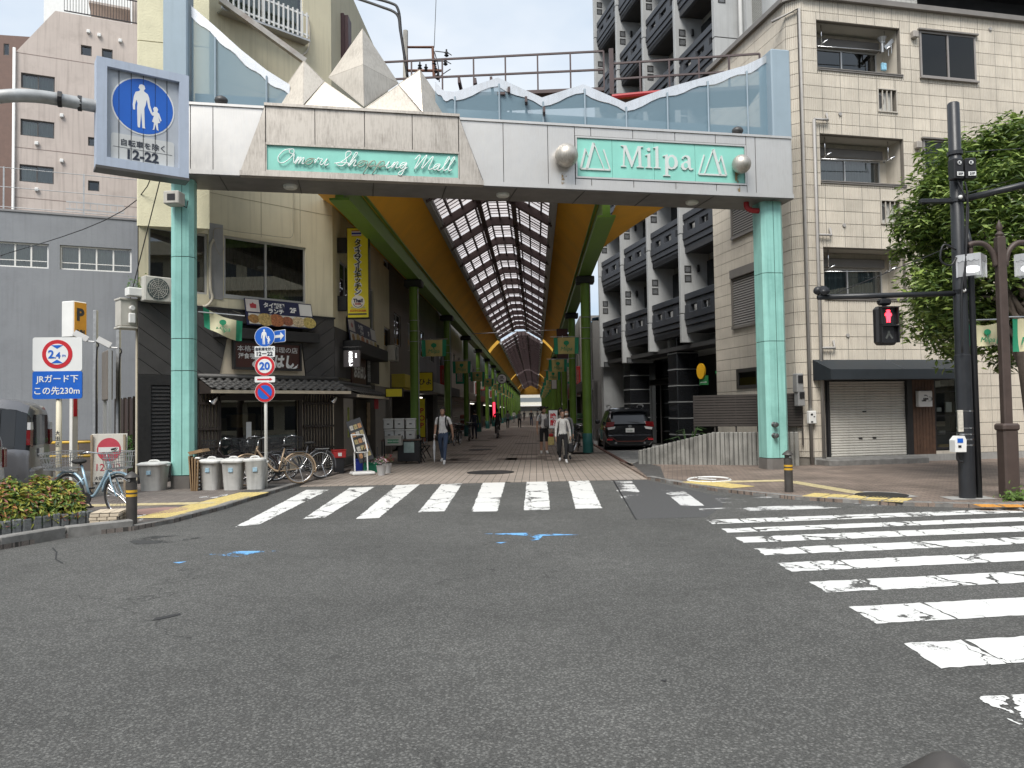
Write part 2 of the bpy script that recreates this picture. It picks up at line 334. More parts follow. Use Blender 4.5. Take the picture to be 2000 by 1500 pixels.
def worn_paint(name, c, wear=.5, rough=.7, big=1.1):
    """road paint: cracks and rubbed-off patches let the asphalt below show through"""
    m = bpy.data.materials.new(name); m.use_nodes = True; t = m.node_tree; b = t.nodes['Principled BSDF']; N = t.nodes.new; Lk = t.links.new; MATS[name] = m
    pos = N('ShaderNodeNewGeometry').outputs['Position']
    def noise(s, d, r):
        n = N('ShaderNodeTexNoise'); n.inputs['Scale'].default_value = s; n.inputs['Detail'].default_value = d; n.inputs['Roughness'].default_value = r; Lk(pos, n.inputs['Vector']); return n
    n1 = noise(big, 3, .5); n2 = noise(14, 8, .8); n5 = noise(50, 4, .8)
    a = N('ShaderNodeMath'); a.operation = 'MULTIPLY_ADD'; Lk(n2.outputs[0], a.inputs[0]); a.inputs[1].default_value = .55; Lk(n1.outputs[0], a.inputs[2])
    a2 = N('ShaderNodeMath'); a2.operation = 'MULTIPLY_ADD'; Lk(n5.outputs[0], a2.inputs[0]); a2.inputs[1].default_value = .25; Lk(a.outputs[0], a2.inputs[2])
    r = N('ShaderNodeMapRange'); th = 1.24 - wear * .5; r.inputs[1].default_value = th; r.inputs[2].default_value = th + .05; r.inputs[3].default_value = 1; r.inputs[4].default_value = 0; Lk(a2.outputs[0], r.inputs[0])
    v = N('ShaderNodeTexVoronoi'); v.feature = 'DISTANCE_TO_EDGE'; v.inputs['Scale'].default_value = 1.7; v.inputs['Randomness'].default_value = 1
    wob = N('ShaderNodeVectorMath'); wob.operation = 'MULTIPLY_ADD'; n3 = noise(4, 4, .6); Lk(n3.outputs[1], wob.inputs[0]); wob.inputs[1].default_value = (.45, .45, 0); Lk(pos, wob.inputs[2])
    st = N('ShaderNodeMapping'); st.inputs['Scale'].default_value = (1.1, .45, 1); Lk(wob.outputs[0], st.inputs[0]); Lk(st.outputs[0], v.inputs['Vector'])
    cw = N('ShaderNodeMapRange'); cw.inputs[1].default_value = .35; cw.inputs[2].default_value = .7; cw.inputs[3].default_value = .0; cw.inputs[4].default_value = .035; Lk(n1.outputs[0], cw.inputs[0])
    c2 = N('ShaderNodeMath'); c2.operation = 'GREATER_THAN'; Lk(v.outputs['Distance'], c2.inputs[0]); Lk(cw.outputs[0], c2.inputs[1])
    al = N('ShaderNodeMath'); al.operation = 'MULTIPLY'; Lk(r.outputs[0], al.inputs[0]); Lk(c2.outputs[0], al.inputs[1])
    rv = N('ShaderNodeMapRange'); rv.inputs[3].default_value = .86; rv.inputs[4].default_value = 1.1; Lk(n2.outputs[0], rv.inputs[0])
    mu = N('ShaderNodeVectorMath'); mu.operation = 'SCALE'; mu.inputs[0].default_value = c; Lk(rv.outputs[0], mu.inputs['Scale']); Lk(mu.outputs[0], b.inputs['Base Color']); b.inputs['Roughness'].default_value = rough
    tr = N('ShaderNodeBsdfTransparent'); mxs = N('ShaderNodeMixShader'); Lk(al.outputs[0], mxs.inputs[0]); Lk(tr.outputs[0], mxs.inputs[1]); Lk(b.outputs[0], mxs.inputs[2]); Lk(mxs.outputs[0], t.nodes['Material Output'].inputs[0])
    return m
ASPHALT = asphalt_mat()
PAINT = worn_paint('crosswalk_paint', (.7,.7,.68), .37); PAINT_OLD = worn_paint('rubbed_crosswalk_paint', (.64,.64,.63), .8); PAINT_END = worn_paint('rubbed_bar_end', (.68,.68,.66), .52, big=3); BLUE_SPRAY = worn_paint('blue_spray_paint', (.17,.42,.75), .72, big=2.5)
YELLOW_TILE = mat('yellow_tactile_tile', (.54,.43,.17), .7, var=.22, scale=12, grime=.35, streak_c=(.2,.15,.08)); PALE_TILE = mat('faded_yellow_tile', (.5,.43,.25), .75, var=.18, scale=12, grime=.4, streak_c=(.25,.21,.15))
KERB = mat('kerb_stone', (.2,.195,.185), .85, var=.3, scale=6, bump=.5, bscale=70, grime=.5, orand=.15); GRANITE = mat('granite_block', (.17,.18,.18), .8, var=.35, scale=25, bump=.6, bscale=60, orand=.25)
CONCRETE = mat('concrete', (.34,.335,.32), .8, var=.15, scale=4, bump=.3, streak=.35, streak_c=(.13,.13,.12))
IRON = mat('cast_iron', (.035,.034,.034), .55, .4, var=.3, scale=20, bump=.4)
# arcade axis: straight street that vanishes at AVP on the horizon; AXF local y runs along it
AVP = 1045; adir = direction(AVP); AX0 = Vector((-1.3, 0))
ARC = Fr((AX0.x, AX0.y), (AX0.x + adir.y, AX0.y - adir.x))       # local x across (right +), local y along the street
ARCROT = ARC.a
FLOOR = brick_mat('arcade_floor_tile', (.34,.29,.25), (.31,.265,.225), (.05,.045,.04), .17, .6, -ARCROT, gap=.007, off=0, var=.1, blotch=.22)
FLOOR_DARK = brick_mat('arcade_floor_dark_tile', (.15,.12,.105), (.17,.14,.12), (.05,.045,.04), .17, .6, -ARCROT, gap=.007, off=0, var=.1, blotch=.2)
PAVER_R = brick_mat('brown_paver', (.2,.155,.125), (.26,.2,.165), (.075,.065,.06), .22, .11, R(12), gap=.008, blotch=.5)
PAVER_L = brick_mat('grey_brown_paver', (.17,.145,.13), (.21,.18,.16), (.06,.055,.05), .22, .11, R(38), gap=.008, blotch=.35)
DRIVE = brick_mat('driveway_slab', (.29,.29,.28), (.33,.33,.32), (.09,.09,.09), .6, .3, R(-12), gap=.012, blotch=.3)
DRAIN = brick_mat('grooved_gutter', (.13,.125,.12), (.11,.105,.1), (.03,.03,.03), .06, 1.2, R(55), gap=.018, blotch=.3)

# ================================================================= road and pavements
mb = MB(); mb.add([(-260,-60,0),(260,-60,0),(260,420,0),(-260,420,0)], [(0,1,2,3)]); road = structure('road', mb, ASPHALT)
kerbL = [G(*p) for p in ((-260,1118),(0,1074),(130,1051),(262,1036))]; flushL = [G(*p) for p in ((262,1036),(340,1021),(440,994),(520,968),(585,948))]
kerbR = [G(*p) for p in ((1262,936),(1300,943),(1400,960),(1550,976),(1750,988),(1900,992),(2100,996),(2600,1010))]
FL = Fr(G(268,950), G(268,950).xy + direction(2500) * 5.2)       # cream corner building, street front
SW = .06
pl = [kerbL[0], kerbL[1], kerbL[2], kerbL[3], *flushL[1:], FL.w(5.6,-.3,0), FL.w(5.3,.6,0), FL.w(0,.6,0), G(268,962), G(150,984), G(-10,1012), G(-260,1045)]
mb = MB(); mb.slab(pl, -.02, SW); sidewalk_left = structure('sidewalk_left', mb, PAVER_L)
RT0 = G(1592, 912); rdir = direction(670); rfront = Vector((rdir.y, -rdir.x))      # tiled building: front runs along rfront, side along rdir
pr = [*kerbR, RT0.xy + rfront*22, RT0.xy, G(1560,914).xy, G(1247,911).xy, G(1210,905).xy]
mb = MB(); mb.slab(pr, -.02, SW); sidewalk_right = structure('sidewalk_right', mb, PAVER_R)
# arcade floor
fa = [G(585,951), G(1264,936.5), G(1235,911), ARC.w(3.9,30,0), ARC.w(3.9,250,0), ARC.w(-4.6,250,0), ARC.w(-4.6,24,0), FL.w(5.3,.3,0)]
mb = MB(); mb.slab(fa, -.02, .014); arcade_floor = structure('arcade_floor', mb, FLOOR)
for k in range(46):                                              # darker replaced paving patches
    yy = 24 + rnd.random()**1.4 * 60; xx = rnd.choice([-2.6,-1.7,.2,1.6,2.2]) + rnd.uniform(-.3,.3); w = .17 * rnd.randint(3, 9); l = .6 * rnd.randint(1, 2)
    a = [ARC.w(xx,yy,0), ARC.w(xx+w,yy,0), ARC.w(xx+w,yy+l,0), ARC.w(xx,yy+l,0)]; mb = MB(); mb.sheet(a, .018); part('paving_patch', mb, FLOOR_DARK, arcade_floor)
mb = MB(); mb.sheet([G(1235,911), G(1264,936.5), G(1300,943), G(1290,916), G(1247,905)], .066); part('gutter_strip', mb, DRAIN, sidewalk_right)
mb = MB(); mb.slab([ARC.w(3.9,60,0), ARC.w(3.9,22,0), G(1240,909), G(1262,898), G(1560,894), G(1400,845)], -.02, .03); driveway = structure('driveway', mb, DRIVE)
mb = MB(); mb.bar(ARC.w(3.93,21.3,.03), ARC.w(3.93,60,.03), .1, .06); part('kerb_stone', mb, mat('red_brown_kerb', (.13,.06,.045), .7, var=.2), driveway)
# kerb stones
def stones(pts, parent, name, m, length, w, z0, z1, gap=.012, jit=.006):
    segs = []; P = [Vector((p.x, p.y)) for p in pts]
    for a, b in zip(P, P[1:]):
        n = max(1, round((b - a).length / length)); segs += [(a.lerp(b, i/n), a.lerp(b, (i+1)/n)) for i in range(n)]
    for a, b in segs:
        d = (b - a); ln = d.length - gap; an = math.atan2(d.y, d.x); mb = MB(); mb.bbox(-ln/2, 0, z0, ln/2, w, z1 + rnd.uniform(-jit, jit), .015)
        part(name, mb, m, parent, loc=((a.x+b.x)/2, (a.y+b.y)/2, 0), rot=(0, 0, an + rnd.uniform(-.006,.006)))
stones(kerbL, sidewalk_left, 'kerb_stone', KERB, .75, .17, -.02, .15)
stones(flushL, sidewalk_left, 'kerb_stone', KERB, .6, .16, -.02, .07)
stones(kerbR[::1], sidewalk_right, 'kerb_stone', KERB, .6, .16, -.02, .068)
# drain band of grooved slabs along the flush corner
for a, b in zip(flushL[1:], flushL[2:]):
    n = Vector((-(b-a).y, (b-a).x, 0)).normalized(); mb = MB(); mb.sheet([a+n*.18, b+n*.18, b+n*.6, a+n*.6], SW+.005); part('gutter_strip', mb, DRAIN, sidewalk_left)
# tactile blocks, each a studded or ribbed 30 cm tile
def tactile_mesh(bars, m):
    mb = MB(); mb.bbox(-.147,-.147,0,.147,.147,.008,.004)
    if bars:
        for i in range(4): mb.bbox(-.13, -.115+i*.068, .006, .13, -.085+i*.068, .014, .004)
    else:
        for i in range(5):
            for j in range(5):
                x, y = -.116+i*.058, -.116+j*.058; mb.add([(x-.016,y-.016,.007),(x+.016,y-.016,.007),(x+.016,y+.016,.007),(x-.016,y+.016,.007),(x-.009,y-.009,.013),(x+.009,y-.009,.013),(x+.009,y+.009,.013),(x-.009,y+.009,.013)], [(4,5,6,7),(0,1,5,4),(1,2,6,5),(2,3,7,6),(3,0,4,7)])
    return mb.mesh('tactile_block', m)
TB = {(b, k): tactile_mesh(b, m) for b in (0, 1) for k, m in (('y', YELLOW_TILE), ('p', PALE_TILE), ('o', mat('orange_tactile_tile', (.55,.25,.04), .7, var=.2, scale=10)))}
def tactile(p, q, rows, bars, k, parent, ang=None):
    p = Vector((p.x, p.y)); q = Vector((q.x, q.y)); d = q - p; n = max(1, round(d.length/.3)); a = math.atan2(d.y, d.x) if ang is None else ang; nrm = Vector((-math.sin(a), math.cos(a)))
    for i in range(n):
        for j in range(rows):
            c = p + d*((i+.5)/n) + nrm*.3*j; link('tactile_block', TB[(bars, k)], parent, (c.x, c.y, SW + .001), (0, 0, a))
tactile(G(318,1012,SW), G(512,962,SW), 2, 0, 'y', sidewalk_left, ang=R(87))
tactile(G(130,989,SW), G(420,983,SW), 1, 1, 'p', sidewalk_left)
tactile(G(1340,941,SW), G(1440,953,SW), 2, 0, 'y', sidewalk_right)
tactile(G(1400,942,SW), G(1535,939,SW), 1, 1, 'p', sidewalk_right)
tactile(G(1545,941,SW), G(1680,964,SW), 1, 1, 'p', sidewalk_right)
tactile(G(1570,968,SW), G(1770,980,SW), 2, 0, 'y', sidewalk_right)
tactile(G(1905,988,SW), G(2050,989,SW), 1, 0, 'o', sidewalk_right)
# painted letters and small marks on the pavements
mb = MB(); mb.tube([G(1385+42*math.cos(a), 937+5*math.sin(a), SW+.003) for a in [k*2*math.pi/24 for k in range(24)]], .025, 4, closed=True); part('painted_ring', mb, PAINT, sidewalk_right)
mb = MB(); mb.sheet([G(1365,934,SW), G(1400,936,SW), G(1397,938,SW), G(1362,936,SW)], SW+.004); part('painted_bar', mb, PAINT, sidewalk_right)
for q in (((262,1008),(296,1006),(290,1010),(266,1012)), ((270,1018),(282,1003),(287,1003),(277,1018)), ((380,975),(445,968),(446,970),(382,977)), ((390,970),(408,968),(406,975),(388,977)), ((430,966),(446,965),(440,973),(424,974))):
    mb = MB(); mb.sheet([G(*p, SW) for p in q], SW+.004); part('painted_bar', mb, PAINT_OLD, sidewalk_left)
# manhole covers
def manhole(parent, c, r, z, sq=None):
    if sq: mb = MB(); mb.sheet([G(*p, z) for p in sq], z+.004); part('concrete_surround', mb, CONCRETE, parent)
    mb = MB(); mb.lathe([(r*.02,.006),(r*.9,.006),(r*.93,.012),(r,.012),(r,0)][::-1], 28); part('manhole_cover', mb, IRON, parent, loc=(c.x, c.y, z+.002))
manhole(sidewalk_right, G(1722,968,SW), .42, SW+.004, [(1690,960),(1750,962),(1795,970),(1700,976),(1664,964)])
manhole(arcade_floor, G(958,924), .62, .014); manhole(arcade_floor, G(938,879), .5, .014)
mb = MB(); mb.lathe([(.45,0),(.45,.008),(.0,.008)], 24); part('manhole_cover', mb, mat('pink_manhole', (.32,.2,.17), .8, var=.15), sidewalk_left, loc=(*G(310,998,SW).xy, SW+.002))
# crosswalk towards the arcade
def ragged(P, step=.06, amp=.006):
    out = []
    for a, b in zip(P, P[1:] + P[:1]):
        n = max(1, int((b-a).length/step)); nr = Vector((-(b-a).y, (b-a).x, 0)).normalized(); out += [a.lerp(b, k/n) + nr*rnd.gauss(0, amp) for k in range(n)]
    return out
quads = [((458,1030),(508,1024),(642,957),(598,957)),((592,1014),(634,1011),(732,951),(683,953)),((695,1014),(740,1012),(820,946),(775,948)),((817,1001),(868,999),(903,944),(862,946)),((920,1000),(971,999),(987,942),(943,943)),((1023,997),(1075,996),(1068,939),(1029,939)),((1124,994),(1176,993),(1150,938),(1110,938)),((1226,993),(1270,991),(1232,937),(1190,937)),((1332,989),(1376,988),(1325,951),(1285,951))]
for i, q in enumerate(quads):
    mb = MB(); mb.sheet(ragged([G(*p) for p in q]), .004); part('crosswalk_bar', mb, PAINT if i < 7 else PAINT_OLD, road)
st = [((1395,974),(1410,982)),((1364,994),(1371,1002)),((1380,1016),(1391,1024)),((1410,1033),(1421,1041)),((1436,1050),(1453,1061)),((1473,1072),(1493,1085)),((1519,1100),(1546,1117)),((1581,1137),(1615,1158)),((1656,1186),(1712,1219)),((1765,1258),(1837,1306)),((1907,1362),(2002,1427))]
sd = (G(1930,1000) - G(1391,1020)).normalized()
for i, (a, b) in enumerate(st):
    ln = (1.75, 3.4)[i] if i < 2 else 5.2
    mb = MB(); A, B = G(*a), G(*b); c = .0 if i < 2 else rnd.uniform(.4,.75); mb.sheet(ragged([A+sd*c, B+sd*c, B + sd*ln, A + sd*ln]), .004); cb = part('crosswalk_bar', mb, PAINT_OLD if i < 2 else PAINT, road)
    if c: mb = MB(); mb.sheet(ragged([A, B, B + sd*(c-.015), A + sd*(c-.03)]), .004); part('worn_bar_end', mb, PAINT_END if i < 10 else PAINT, cb)
# blue survey sprays, a patched joint and chewed-in litter
for q in (((398,1084),(470,1077),(555,1076),(500,1080),(470,1088),(440,1086)), ((338,1099),(365,1097),(350,1101)), ((945,1043),(1030,1041),(1130,1045),(1060,1047),(1050,1058),(1030,1057),(1035,1047)), ((968,1060),(990,1059),(978,1062))):
    mb = MB(); mb.sheet([G(*p) for p in q], .004); part('spray_mark', mb, BLUE_SPRAY, road)
mb = MB(); mb.sheet([G(*p) for p in ((250,1056),(300,1047),(380,1046),(392,1051),(330,1060),(262,1064))], .003); part('damp_stain', mb, worn_paint('damp_stain', (.045,.045,.045), .78, big=2), road)
TAR = mat('fresh_tar', (.03,.03,.031), .7, var=.2)
for q in (((305,1207),(352,1198),(353,1201),(330,1207),(296,1213)), ((104,1070),(112,1078),(110,1092),(124,1100),(121,1101),(107,1093),(109,1079),(101,1071)), ((1290,1330),(1302,1328),(1300,1333)), ((1196,938),(1199,938),(1244,1015),(1241,1015))):
    mb = MB(); mb.sheet([G(*p) for p in q], .004); part('tar_mark', mb, TAR, road)
mb = MB(); mb.sheet([G(*p) for p in ((1198,938),(1262,938),(1330,953),(1420,972),(1410,990),(1380,1010),(1243,1014))], .002); part('asphalt_patch', mb, mat('older_asphalt', (.075,.075,.076), .85, var=.25, scale=30, bump=.4), road)
# ================================================================= helpers for facades
def ribbed(w, h, n=10, t=.016, m=None):
    mb = MB(); vs = []; st = w / n
    for i in range(n):
        a = -w/2 + i*st; vs += [(a+st*.02, t), (a+st*.14, 0), (a+st*.72, 0), (a+st*.84, t)]
    V = [(x, y, z) for z in (-h/2, h/2) for x, y in vs]; k = len(vs)
    F = [(i, i+1, k+i+1, k+i) for i in range(k-1)] + [tuple(range(k, 2*k)), tuple(range(k-1, -1, -1))]
    mb.add(V, F); return mb
def subtract(r, holes):
    out = [r]
    for h in holes:
        nx = []
        for a, c, b, d in out:
            if h[2] <= a or h[0] >= b or h[3] <= c or h[1] >= d: nx.append((a,c,b,d)); continue
            if h[0] > a: nx.append((a,c,h[0],d))
            if h[2] < b: nx.append((h[2],c,b,d))
            a2, b2 = max(a,h[0]), min(b,h[2])
            if h[1] > c: nx.append((a2,c,b2,h[1]))
            if h[3] < d: nx.append((a2,h[3],b2,d))
        out = nx
    return [q for q in out if q[2]-q[0] > .02 and q[3]-q[1] > .02]
def panelize(parent, x0, x1, z0, z1, pw, ph, holes, m, name='wall_panel', gap=.014, ribs=10, stuff=False, y=0.0, limit=300):
    full = ribbed(pw-.007, ph-gap, ribs).mesh(name, m); extra = MB(); cnt = 0
    i0 = 0
    nx_, nz_ = math.ceil((x1-x0)/pw - 1e-6), math.ceil((z1-z0)/ph - 1e-6)
    for j in range(nz_):
        for i in range(nx_):
            r = (x0+i*pw, z1-(j+1)*ph, min(x0+(i+1)*pw, x1), z1-j*ph); r = (r[0], max(r[1], z0), r[2], r[3])
            for q in subtract(r, holes):
                w, h = q[2]-q[0]-.007, q[3]-q[1]-gap; cx, cz = (q[0]+q[2])/2, (q[1]+q[3])/2
                if w < .01 or h < .01: continue
                isfull = abs(w-(pw-.007)) < .002 and abs(h-(ph-gap)) < .002
                if stuff or cnt >= limit:
                    rb = ribbed(w, h, max(1, round(ribs*w/pw))); extra.add([(vx+cx, vy+y, vz+cz) for vx, vy, vz in rb.v], rb.f)
                elif isfull: link(name, full, parent, (cx, y, cz)); cnt += 1
                else: part(name, ribbed(w, h, max(1, round(ribs*w/pw))), m, parent, loc=(cx, y, cz)); cnt += 1
    if extra.v: part(name + '_field', extra, m, parent, kind='stuff')
def curtain(x0, x1, z0, z1, y, folds=9, amp=.025):
    mb = MB(); n = folds * 4; vs = []
    for i in range(n+1):
        x = x0 + (x1-x0)*i/n; yy = y + amp*math.sin(i*math.pi/2 + .6*math.sin(i*.7))
        vs += [(x, yy, z0), (x, yy, z1)]
    mb.add(vs, [(2*i, 2*i+2, 2*i+3, 2*i+1) for i in range(n)]); return mb
def window(parent, x0, z0, x1, z1, y, panes=2, fm=ALU, gm=WINGLASS, cur=None, fw=.045, fd=.06, room=True, curs=None, mull=None, sill=0, name='window', depth=.9):
    """frame set at depth y with one pane per light, a curtain behind and a dark room"""
    mb = MB(); mb.box(x0, y, z0, x1, y+fd, z0+fw); mb.box(x0, y, z1-fw, x1, y+fd, z1); mb.box(x0, y, z0+fw, x0+fw, y+fd, z1-fw); mb.box(x1-fw, y, z0+fw, x1, y+fd, z1-fw)
    if sill: mb.box(x0-.04, y-sill, z0-.05, x1+.04, y+.02, z0-.002)
    w = part(name, mb, fm, parent); pw = (x1-x0-2*fw)/panes
    for i in range(panes):
        a = x0+fw+i*pw; b = a+pw; yy = y + (.012 if i % 2 else .034)
        if i:
            q = MB(); q.box(a-fw*.45, y+.004, z0+fw, a+fw*.45, y+fd-.004, z1-fw); part('window_stile', q, fm, w)
        q = MB(); q.add([(a,yy,z0+fw),(b,yy,z0+fw),(b,yy,z1-fw),(a,yy,z1-fw)], [(0,1,2,3)]); part('pane', q, gm, w)
        c = curs[i] if curs else cur
        if c: part('curtain', curtain(a, b, z0+fw, z1-fw, y+.14+.01*i, max(3, int(pw/.09))), c, w)
    for zz in (mull or []):
        q = MB(); q.box(x0+fw, y+.006, zz-.012, x1-fw, y+.03, zz+.012); part('glazing_bar', q, fm, w)
    if room:
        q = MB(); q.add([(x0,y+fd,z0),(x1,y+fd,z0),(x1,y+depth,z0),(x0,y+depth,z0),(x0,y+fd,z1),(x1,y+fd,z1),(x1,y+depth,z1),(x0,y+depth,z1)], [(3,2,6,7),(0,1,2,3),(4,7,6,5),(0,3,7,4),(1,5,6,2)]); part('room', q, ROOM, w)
    return w
def ac_unit(parent_or_none, name, label, F, x, z, y, w=.8, h=.58, d=.3, m=None, group='outdoor air conditioners', fan=.62):
    t = thing(name, label, 'air conditioner', F.w(x, y, z), F.a, group); m = m or mat('ac_beige', (.55,.54,.49), .55, var=.08, streak=.3)
    mb = MB(); mb.bbox(0, 0, 0, w, d, h, .02); part('casing', mb, m, t)
    cx = w*.42; r = h*.43; mb = MB(); mb.lathe([(r,0),(r,.01),(0.01,.01)], 24, (cx, -.004, h*.5), Matrix.Rotation(R(90), 3, 'X')); part('fan_opening', mb, mat('ac_grille_dark', (.07,.09,.09), .6, var=.2), t)
    mb = MB()
    for k in range(1, 6): mb.tube([(cx+r*k/6*math.cos(a*.26), -.02, h*.5+r*k/6*math.sin(a*.26)) for a in range(24)], .004, 4, closed=True)
    for k in range(12): a = k*math.pi/6; mb.bar((cx+r*.1*math.cos(a), -.02, h*.5+r*.1*math.sin(a)), (cx+r*math.cos(a), -.02, h*.5+r*math.sin(a)), .006)
    part('fan_guard', mb, m, t); return t

# ================================================================= cream tiled apartment house on the far right corner
TILE = mat('cream_ribbed_tile', (.6,.55,.47), .7, var=.14, scale=.9, streak=.3, streak_c=(.25,.22,.18), orand=.06); JOINT = mat('tile_joint', (.2,.18,.155), .9, var=.15)
COPING = mat('grey_brown_coping', (.2,.185,.17), .5, var=.12); PIPE = mat('grey_pipe', (.36,.345,.33), .45, var=.1)
FRT = Fr(RT0, RT0.xy + rfront*22)
hz = FRT.uv(1800, 20)[1]
tile = at_frame('tiled_apartment_house', 'four-storey apartment house clad in cream ribbed tile behind the street tree', 'building', FRT)
def rc(F, a, b, c=None, d=None, y=0.0):    # opening rectangle on a facade from its upper left and lower right pixel
    p, q = F.uv(*a, y), F.uv(*b, y); return (p[0], q[1], q[0], p[1])
bal = [rc(FRT,(1595,39),(1760,146)), rc(FRT,(1602,261),(1767,361)), rc(FRT,(1609,483),(1771,583))]
acw = [rc(FRT,(1715,174),(1751,219)), rc(FRT,(1721,392),(1758,437)), rc(FRT,(1731,611),(1764,656))]
big = [rc(FRT,(1795,60),(1907,160)), rc(FRT,(1802,272),(1915,376)), rc(FRT,(1806,492),(1918,585))]
z_shop = FRT.uv(1700,722)[1]; shop = (FRT.uv(1613,800)[0], .1, FRT.uv(1875,800)[0], z_shop)
holes = bal + acw + big + [shop]
mb = MB(); mb.wall(0, 22, 0, hz, holes, .12, y=.022); part('front_wall', mb, JOINT, tile)
panelize(tile, 0, 7.36, .25, hz-.03, .566, .342, [(h[0]-.01,h[1]-.01,h[2]+.01,h[3]+.01) for h in holes], TILE)
mb = MB(); mb.box(7.36, -.0, .25, 22, .01, hz); part('wall_panel_field', mb, TILE, tile)
mb = MB(); mb.box(0, -.02, 0, 22, .01, .245); part('plinth', mb, CONCRETE, tile)
# side wall and rounded corner, roof slab
pA = RT0.xy - rfront*.3 + rdir*.32; sideL = 4.45
mb = MB(); o2 = Vector((0,0)); loc = lambda p: ((Vector(p)-RT0.xy).dot(FRT.ux.xy), (Vector(p)-RT0.xy).dot(FRT.uy.xy))
foot = [(0,.03), loc(pA), loc(pA + rdir*sideL), loc(pA + rdir*sideL + rfront*22), (22,.03)]
for a, b in zip(foot, foot[1:]): mb.add([(*a,0),(*b,0),(*b,hz),(*a,hz)], [(0,1,2,3)])
mb.add([(*p, hz-.02) for p in foot], [tuple(range(len(foot)))]); part('side_wall', mb, JOINT, tile)
mb = MB(); ring = [(-.02,-.05), loc(pA + Vector((-.06,-.02))), loc(pA + rdir*sideL + Vector((-.06,0)))]
for a, b in zip([(22,-.05)] + ring, ring): mb.bar((*a,hz+.02), (*b,hz+.02), .16, .14)
part('roof_coping', mb, COPING, tile)
FRS = Fr(pA + rdir*sideL, pA)
tside = link('side_facade', None, tile, (*loc(pA + rdir*sideL), 0), (0, 0, FRS.a - FRT.a))
louv = [rc(FRS,(1432,404),(1478,444)), rc(FRS,(1433,545),(1484,628))]; hw = rc(FRS,(1441,722),(1484,757))
panelize(tside, 0, FRS.L, .25, hz-.03, .566, .342, louv + [hw], TILE, name='side_panel', stuff=True, y=-.02)
for L_ in louv:
    mb = MB(); mb.box(L_[0]-.05, -.1, L_[1]-.08, L_[2]+.05, .0, L_[1]); mb.box(L_[0]-.05, -.12, L_[3], L_[2]+.05, 0, L_[3]+.26); mb.box(L_[0]-.05, -.08, L_[1], L_[0], 0, L_[3]); mb.box(L_[2], -.08, L_[1], L_[2]+.05, 0, L_[3])
    sh = part('window_shutter', mb, COPING, tside); n = int((L_[3]-L_[1])/.075)
    me = MB().add([(L_[0],-.05,0),(L_[2],-.05,0),(L_[2],-.012,.066),(L_[0],-.012,.066)], [(0,1,2,3)]).mesh('slat', mat('taupe_slat', (.3,.28,.26), .5, var=.08))
    for k in range(n): link('slat', me, sh, (0, 0, L_[1]+k*.075))
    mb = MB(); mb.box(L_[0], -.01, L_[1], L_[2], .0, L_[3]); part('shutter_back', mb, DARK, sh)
window(tside, *hw, -.06, 1, ALUDARK, DARKGLASS, fw=.1, depth=.2)
mb = MB(); c0, c1 = (0,.0), loc(pA); mb.add([(*c0,.2),(*c1,.2),(*c1,hz-.02),(*c0,hz-.02)], [(0,3,2,1)])
cn = (Vector(c1)-Vector(c0)); cp = link('corner_facade', None, tile, (*c1, 0), (0, 0, math.atan2(-cn.y, -cn.x)))
panelize(cp, 0, cn.length, .25, hz-.03, cn.length, .342, [], TILE, name='corner_panel', ribs=8, y=-.02)
# recessed balconies
for i, h in enumerate(bal):
    a, c, b, d = h; mb = MB(); D_ = .72
    mb.add([(a,.12,c),(b,.12,c),(b,D_,c),(a,D_,c),(a,.12,d),(b,.12,d),(b,D_,d),(a,D_,d)], [(0,1,2,3),(7,6,5,4)]); r_ = part('balcony', mb, mat('balcony_soffit', (.42,.4,.36), .8, var=.08), tile)
    ww = b-a; wx1 = a+.08+ww*.88
    mb = MB(); mb.wall(a, b, c, d, [(a+.08, c+.02, wx1, d-.42)], .05, y=D_); mb.add([(a,.12,c),(a,D_,c),(a,D_,d),(a,.12,d)], [(0,3,2,1)]); mb.add([(b,.12,c),(b,D_,c),(b,D_,d),(b,.12,d)], [(0,1,2,3)]); part('recess_wall', mb, TILE, r_)
    mb = MB(); mb.bbox(a+.06, D_-.16, d-.42, wx1+.02, D_, d-.16); part('shutter_box', mb, mat('shutter_box', (.16,.15,.14), .5, var=.08), r_)
    window(r_, a+.08, c+.02, wx1, d-.42, D_-.04, 2, ALU, WINGLASS if i else DARKGLASS, mat('sheer_curtain', (.4,.42,.45), .9, var=.1) if i else None)
    mb = MB(); mb.box(a-.03, -.03, c-.075, b+.05, .14, c+.0); mb.box(a-.03, -.045, c-.03, b+.05, -.028, c-.015); part('sill', mb, COPING, r_)
    for xx in (a+.28, b-.32): mb = MB(); mb.tube([(xx,.22,d),(xx,.22,d-.5)], .016, 6); mb.tube([(xx-.06,.36,d-.56),(xx+.12,.1,d-.46)], .02, 6); part('laundry_bracket', mb, CHROME, r_, smooth=True)
    mb = MB(); mb.tube([(a+.02,.2,d-.62),(b-.2,.2,d-.56)], .013, 6); part('laundry_pole', mb, CHROME, r_, smooth=True)
a, c, b, d = bal[0]                                              # laundry hanger with detergent pouch on the top balcony
t = thing('laundry_hanger', 'folded grey laundry hanger with a blue white pouch under top balcony ceiling', 'hanger', FRT.w(b-.42,.2,d-.62), FRT.a)
mb = MB(); mb.lathe([(.13,.42),(.06,.3),(.05,.26)], 10); mb.tube([(0,0,.28),(0,0,0)], .04, 8); mb.bar((.08,0,.12),(.34,0,.38), .05, .1); mb.tube([(.2,0,.24),(.2,0,-.08)], .012); mb.tube([(.3,0,.3),(.3,0,.0)], .012); part('folded_frame', mb, STEEL, t)
mb = MB(); mb.bbox(-.05,-.04,-.52,.11,.04,-.3,.02); part('pouch', mb, mat('blue_white_pouch', (.25,.5,.65), .4, var=.5, scale=14, local=True), t)
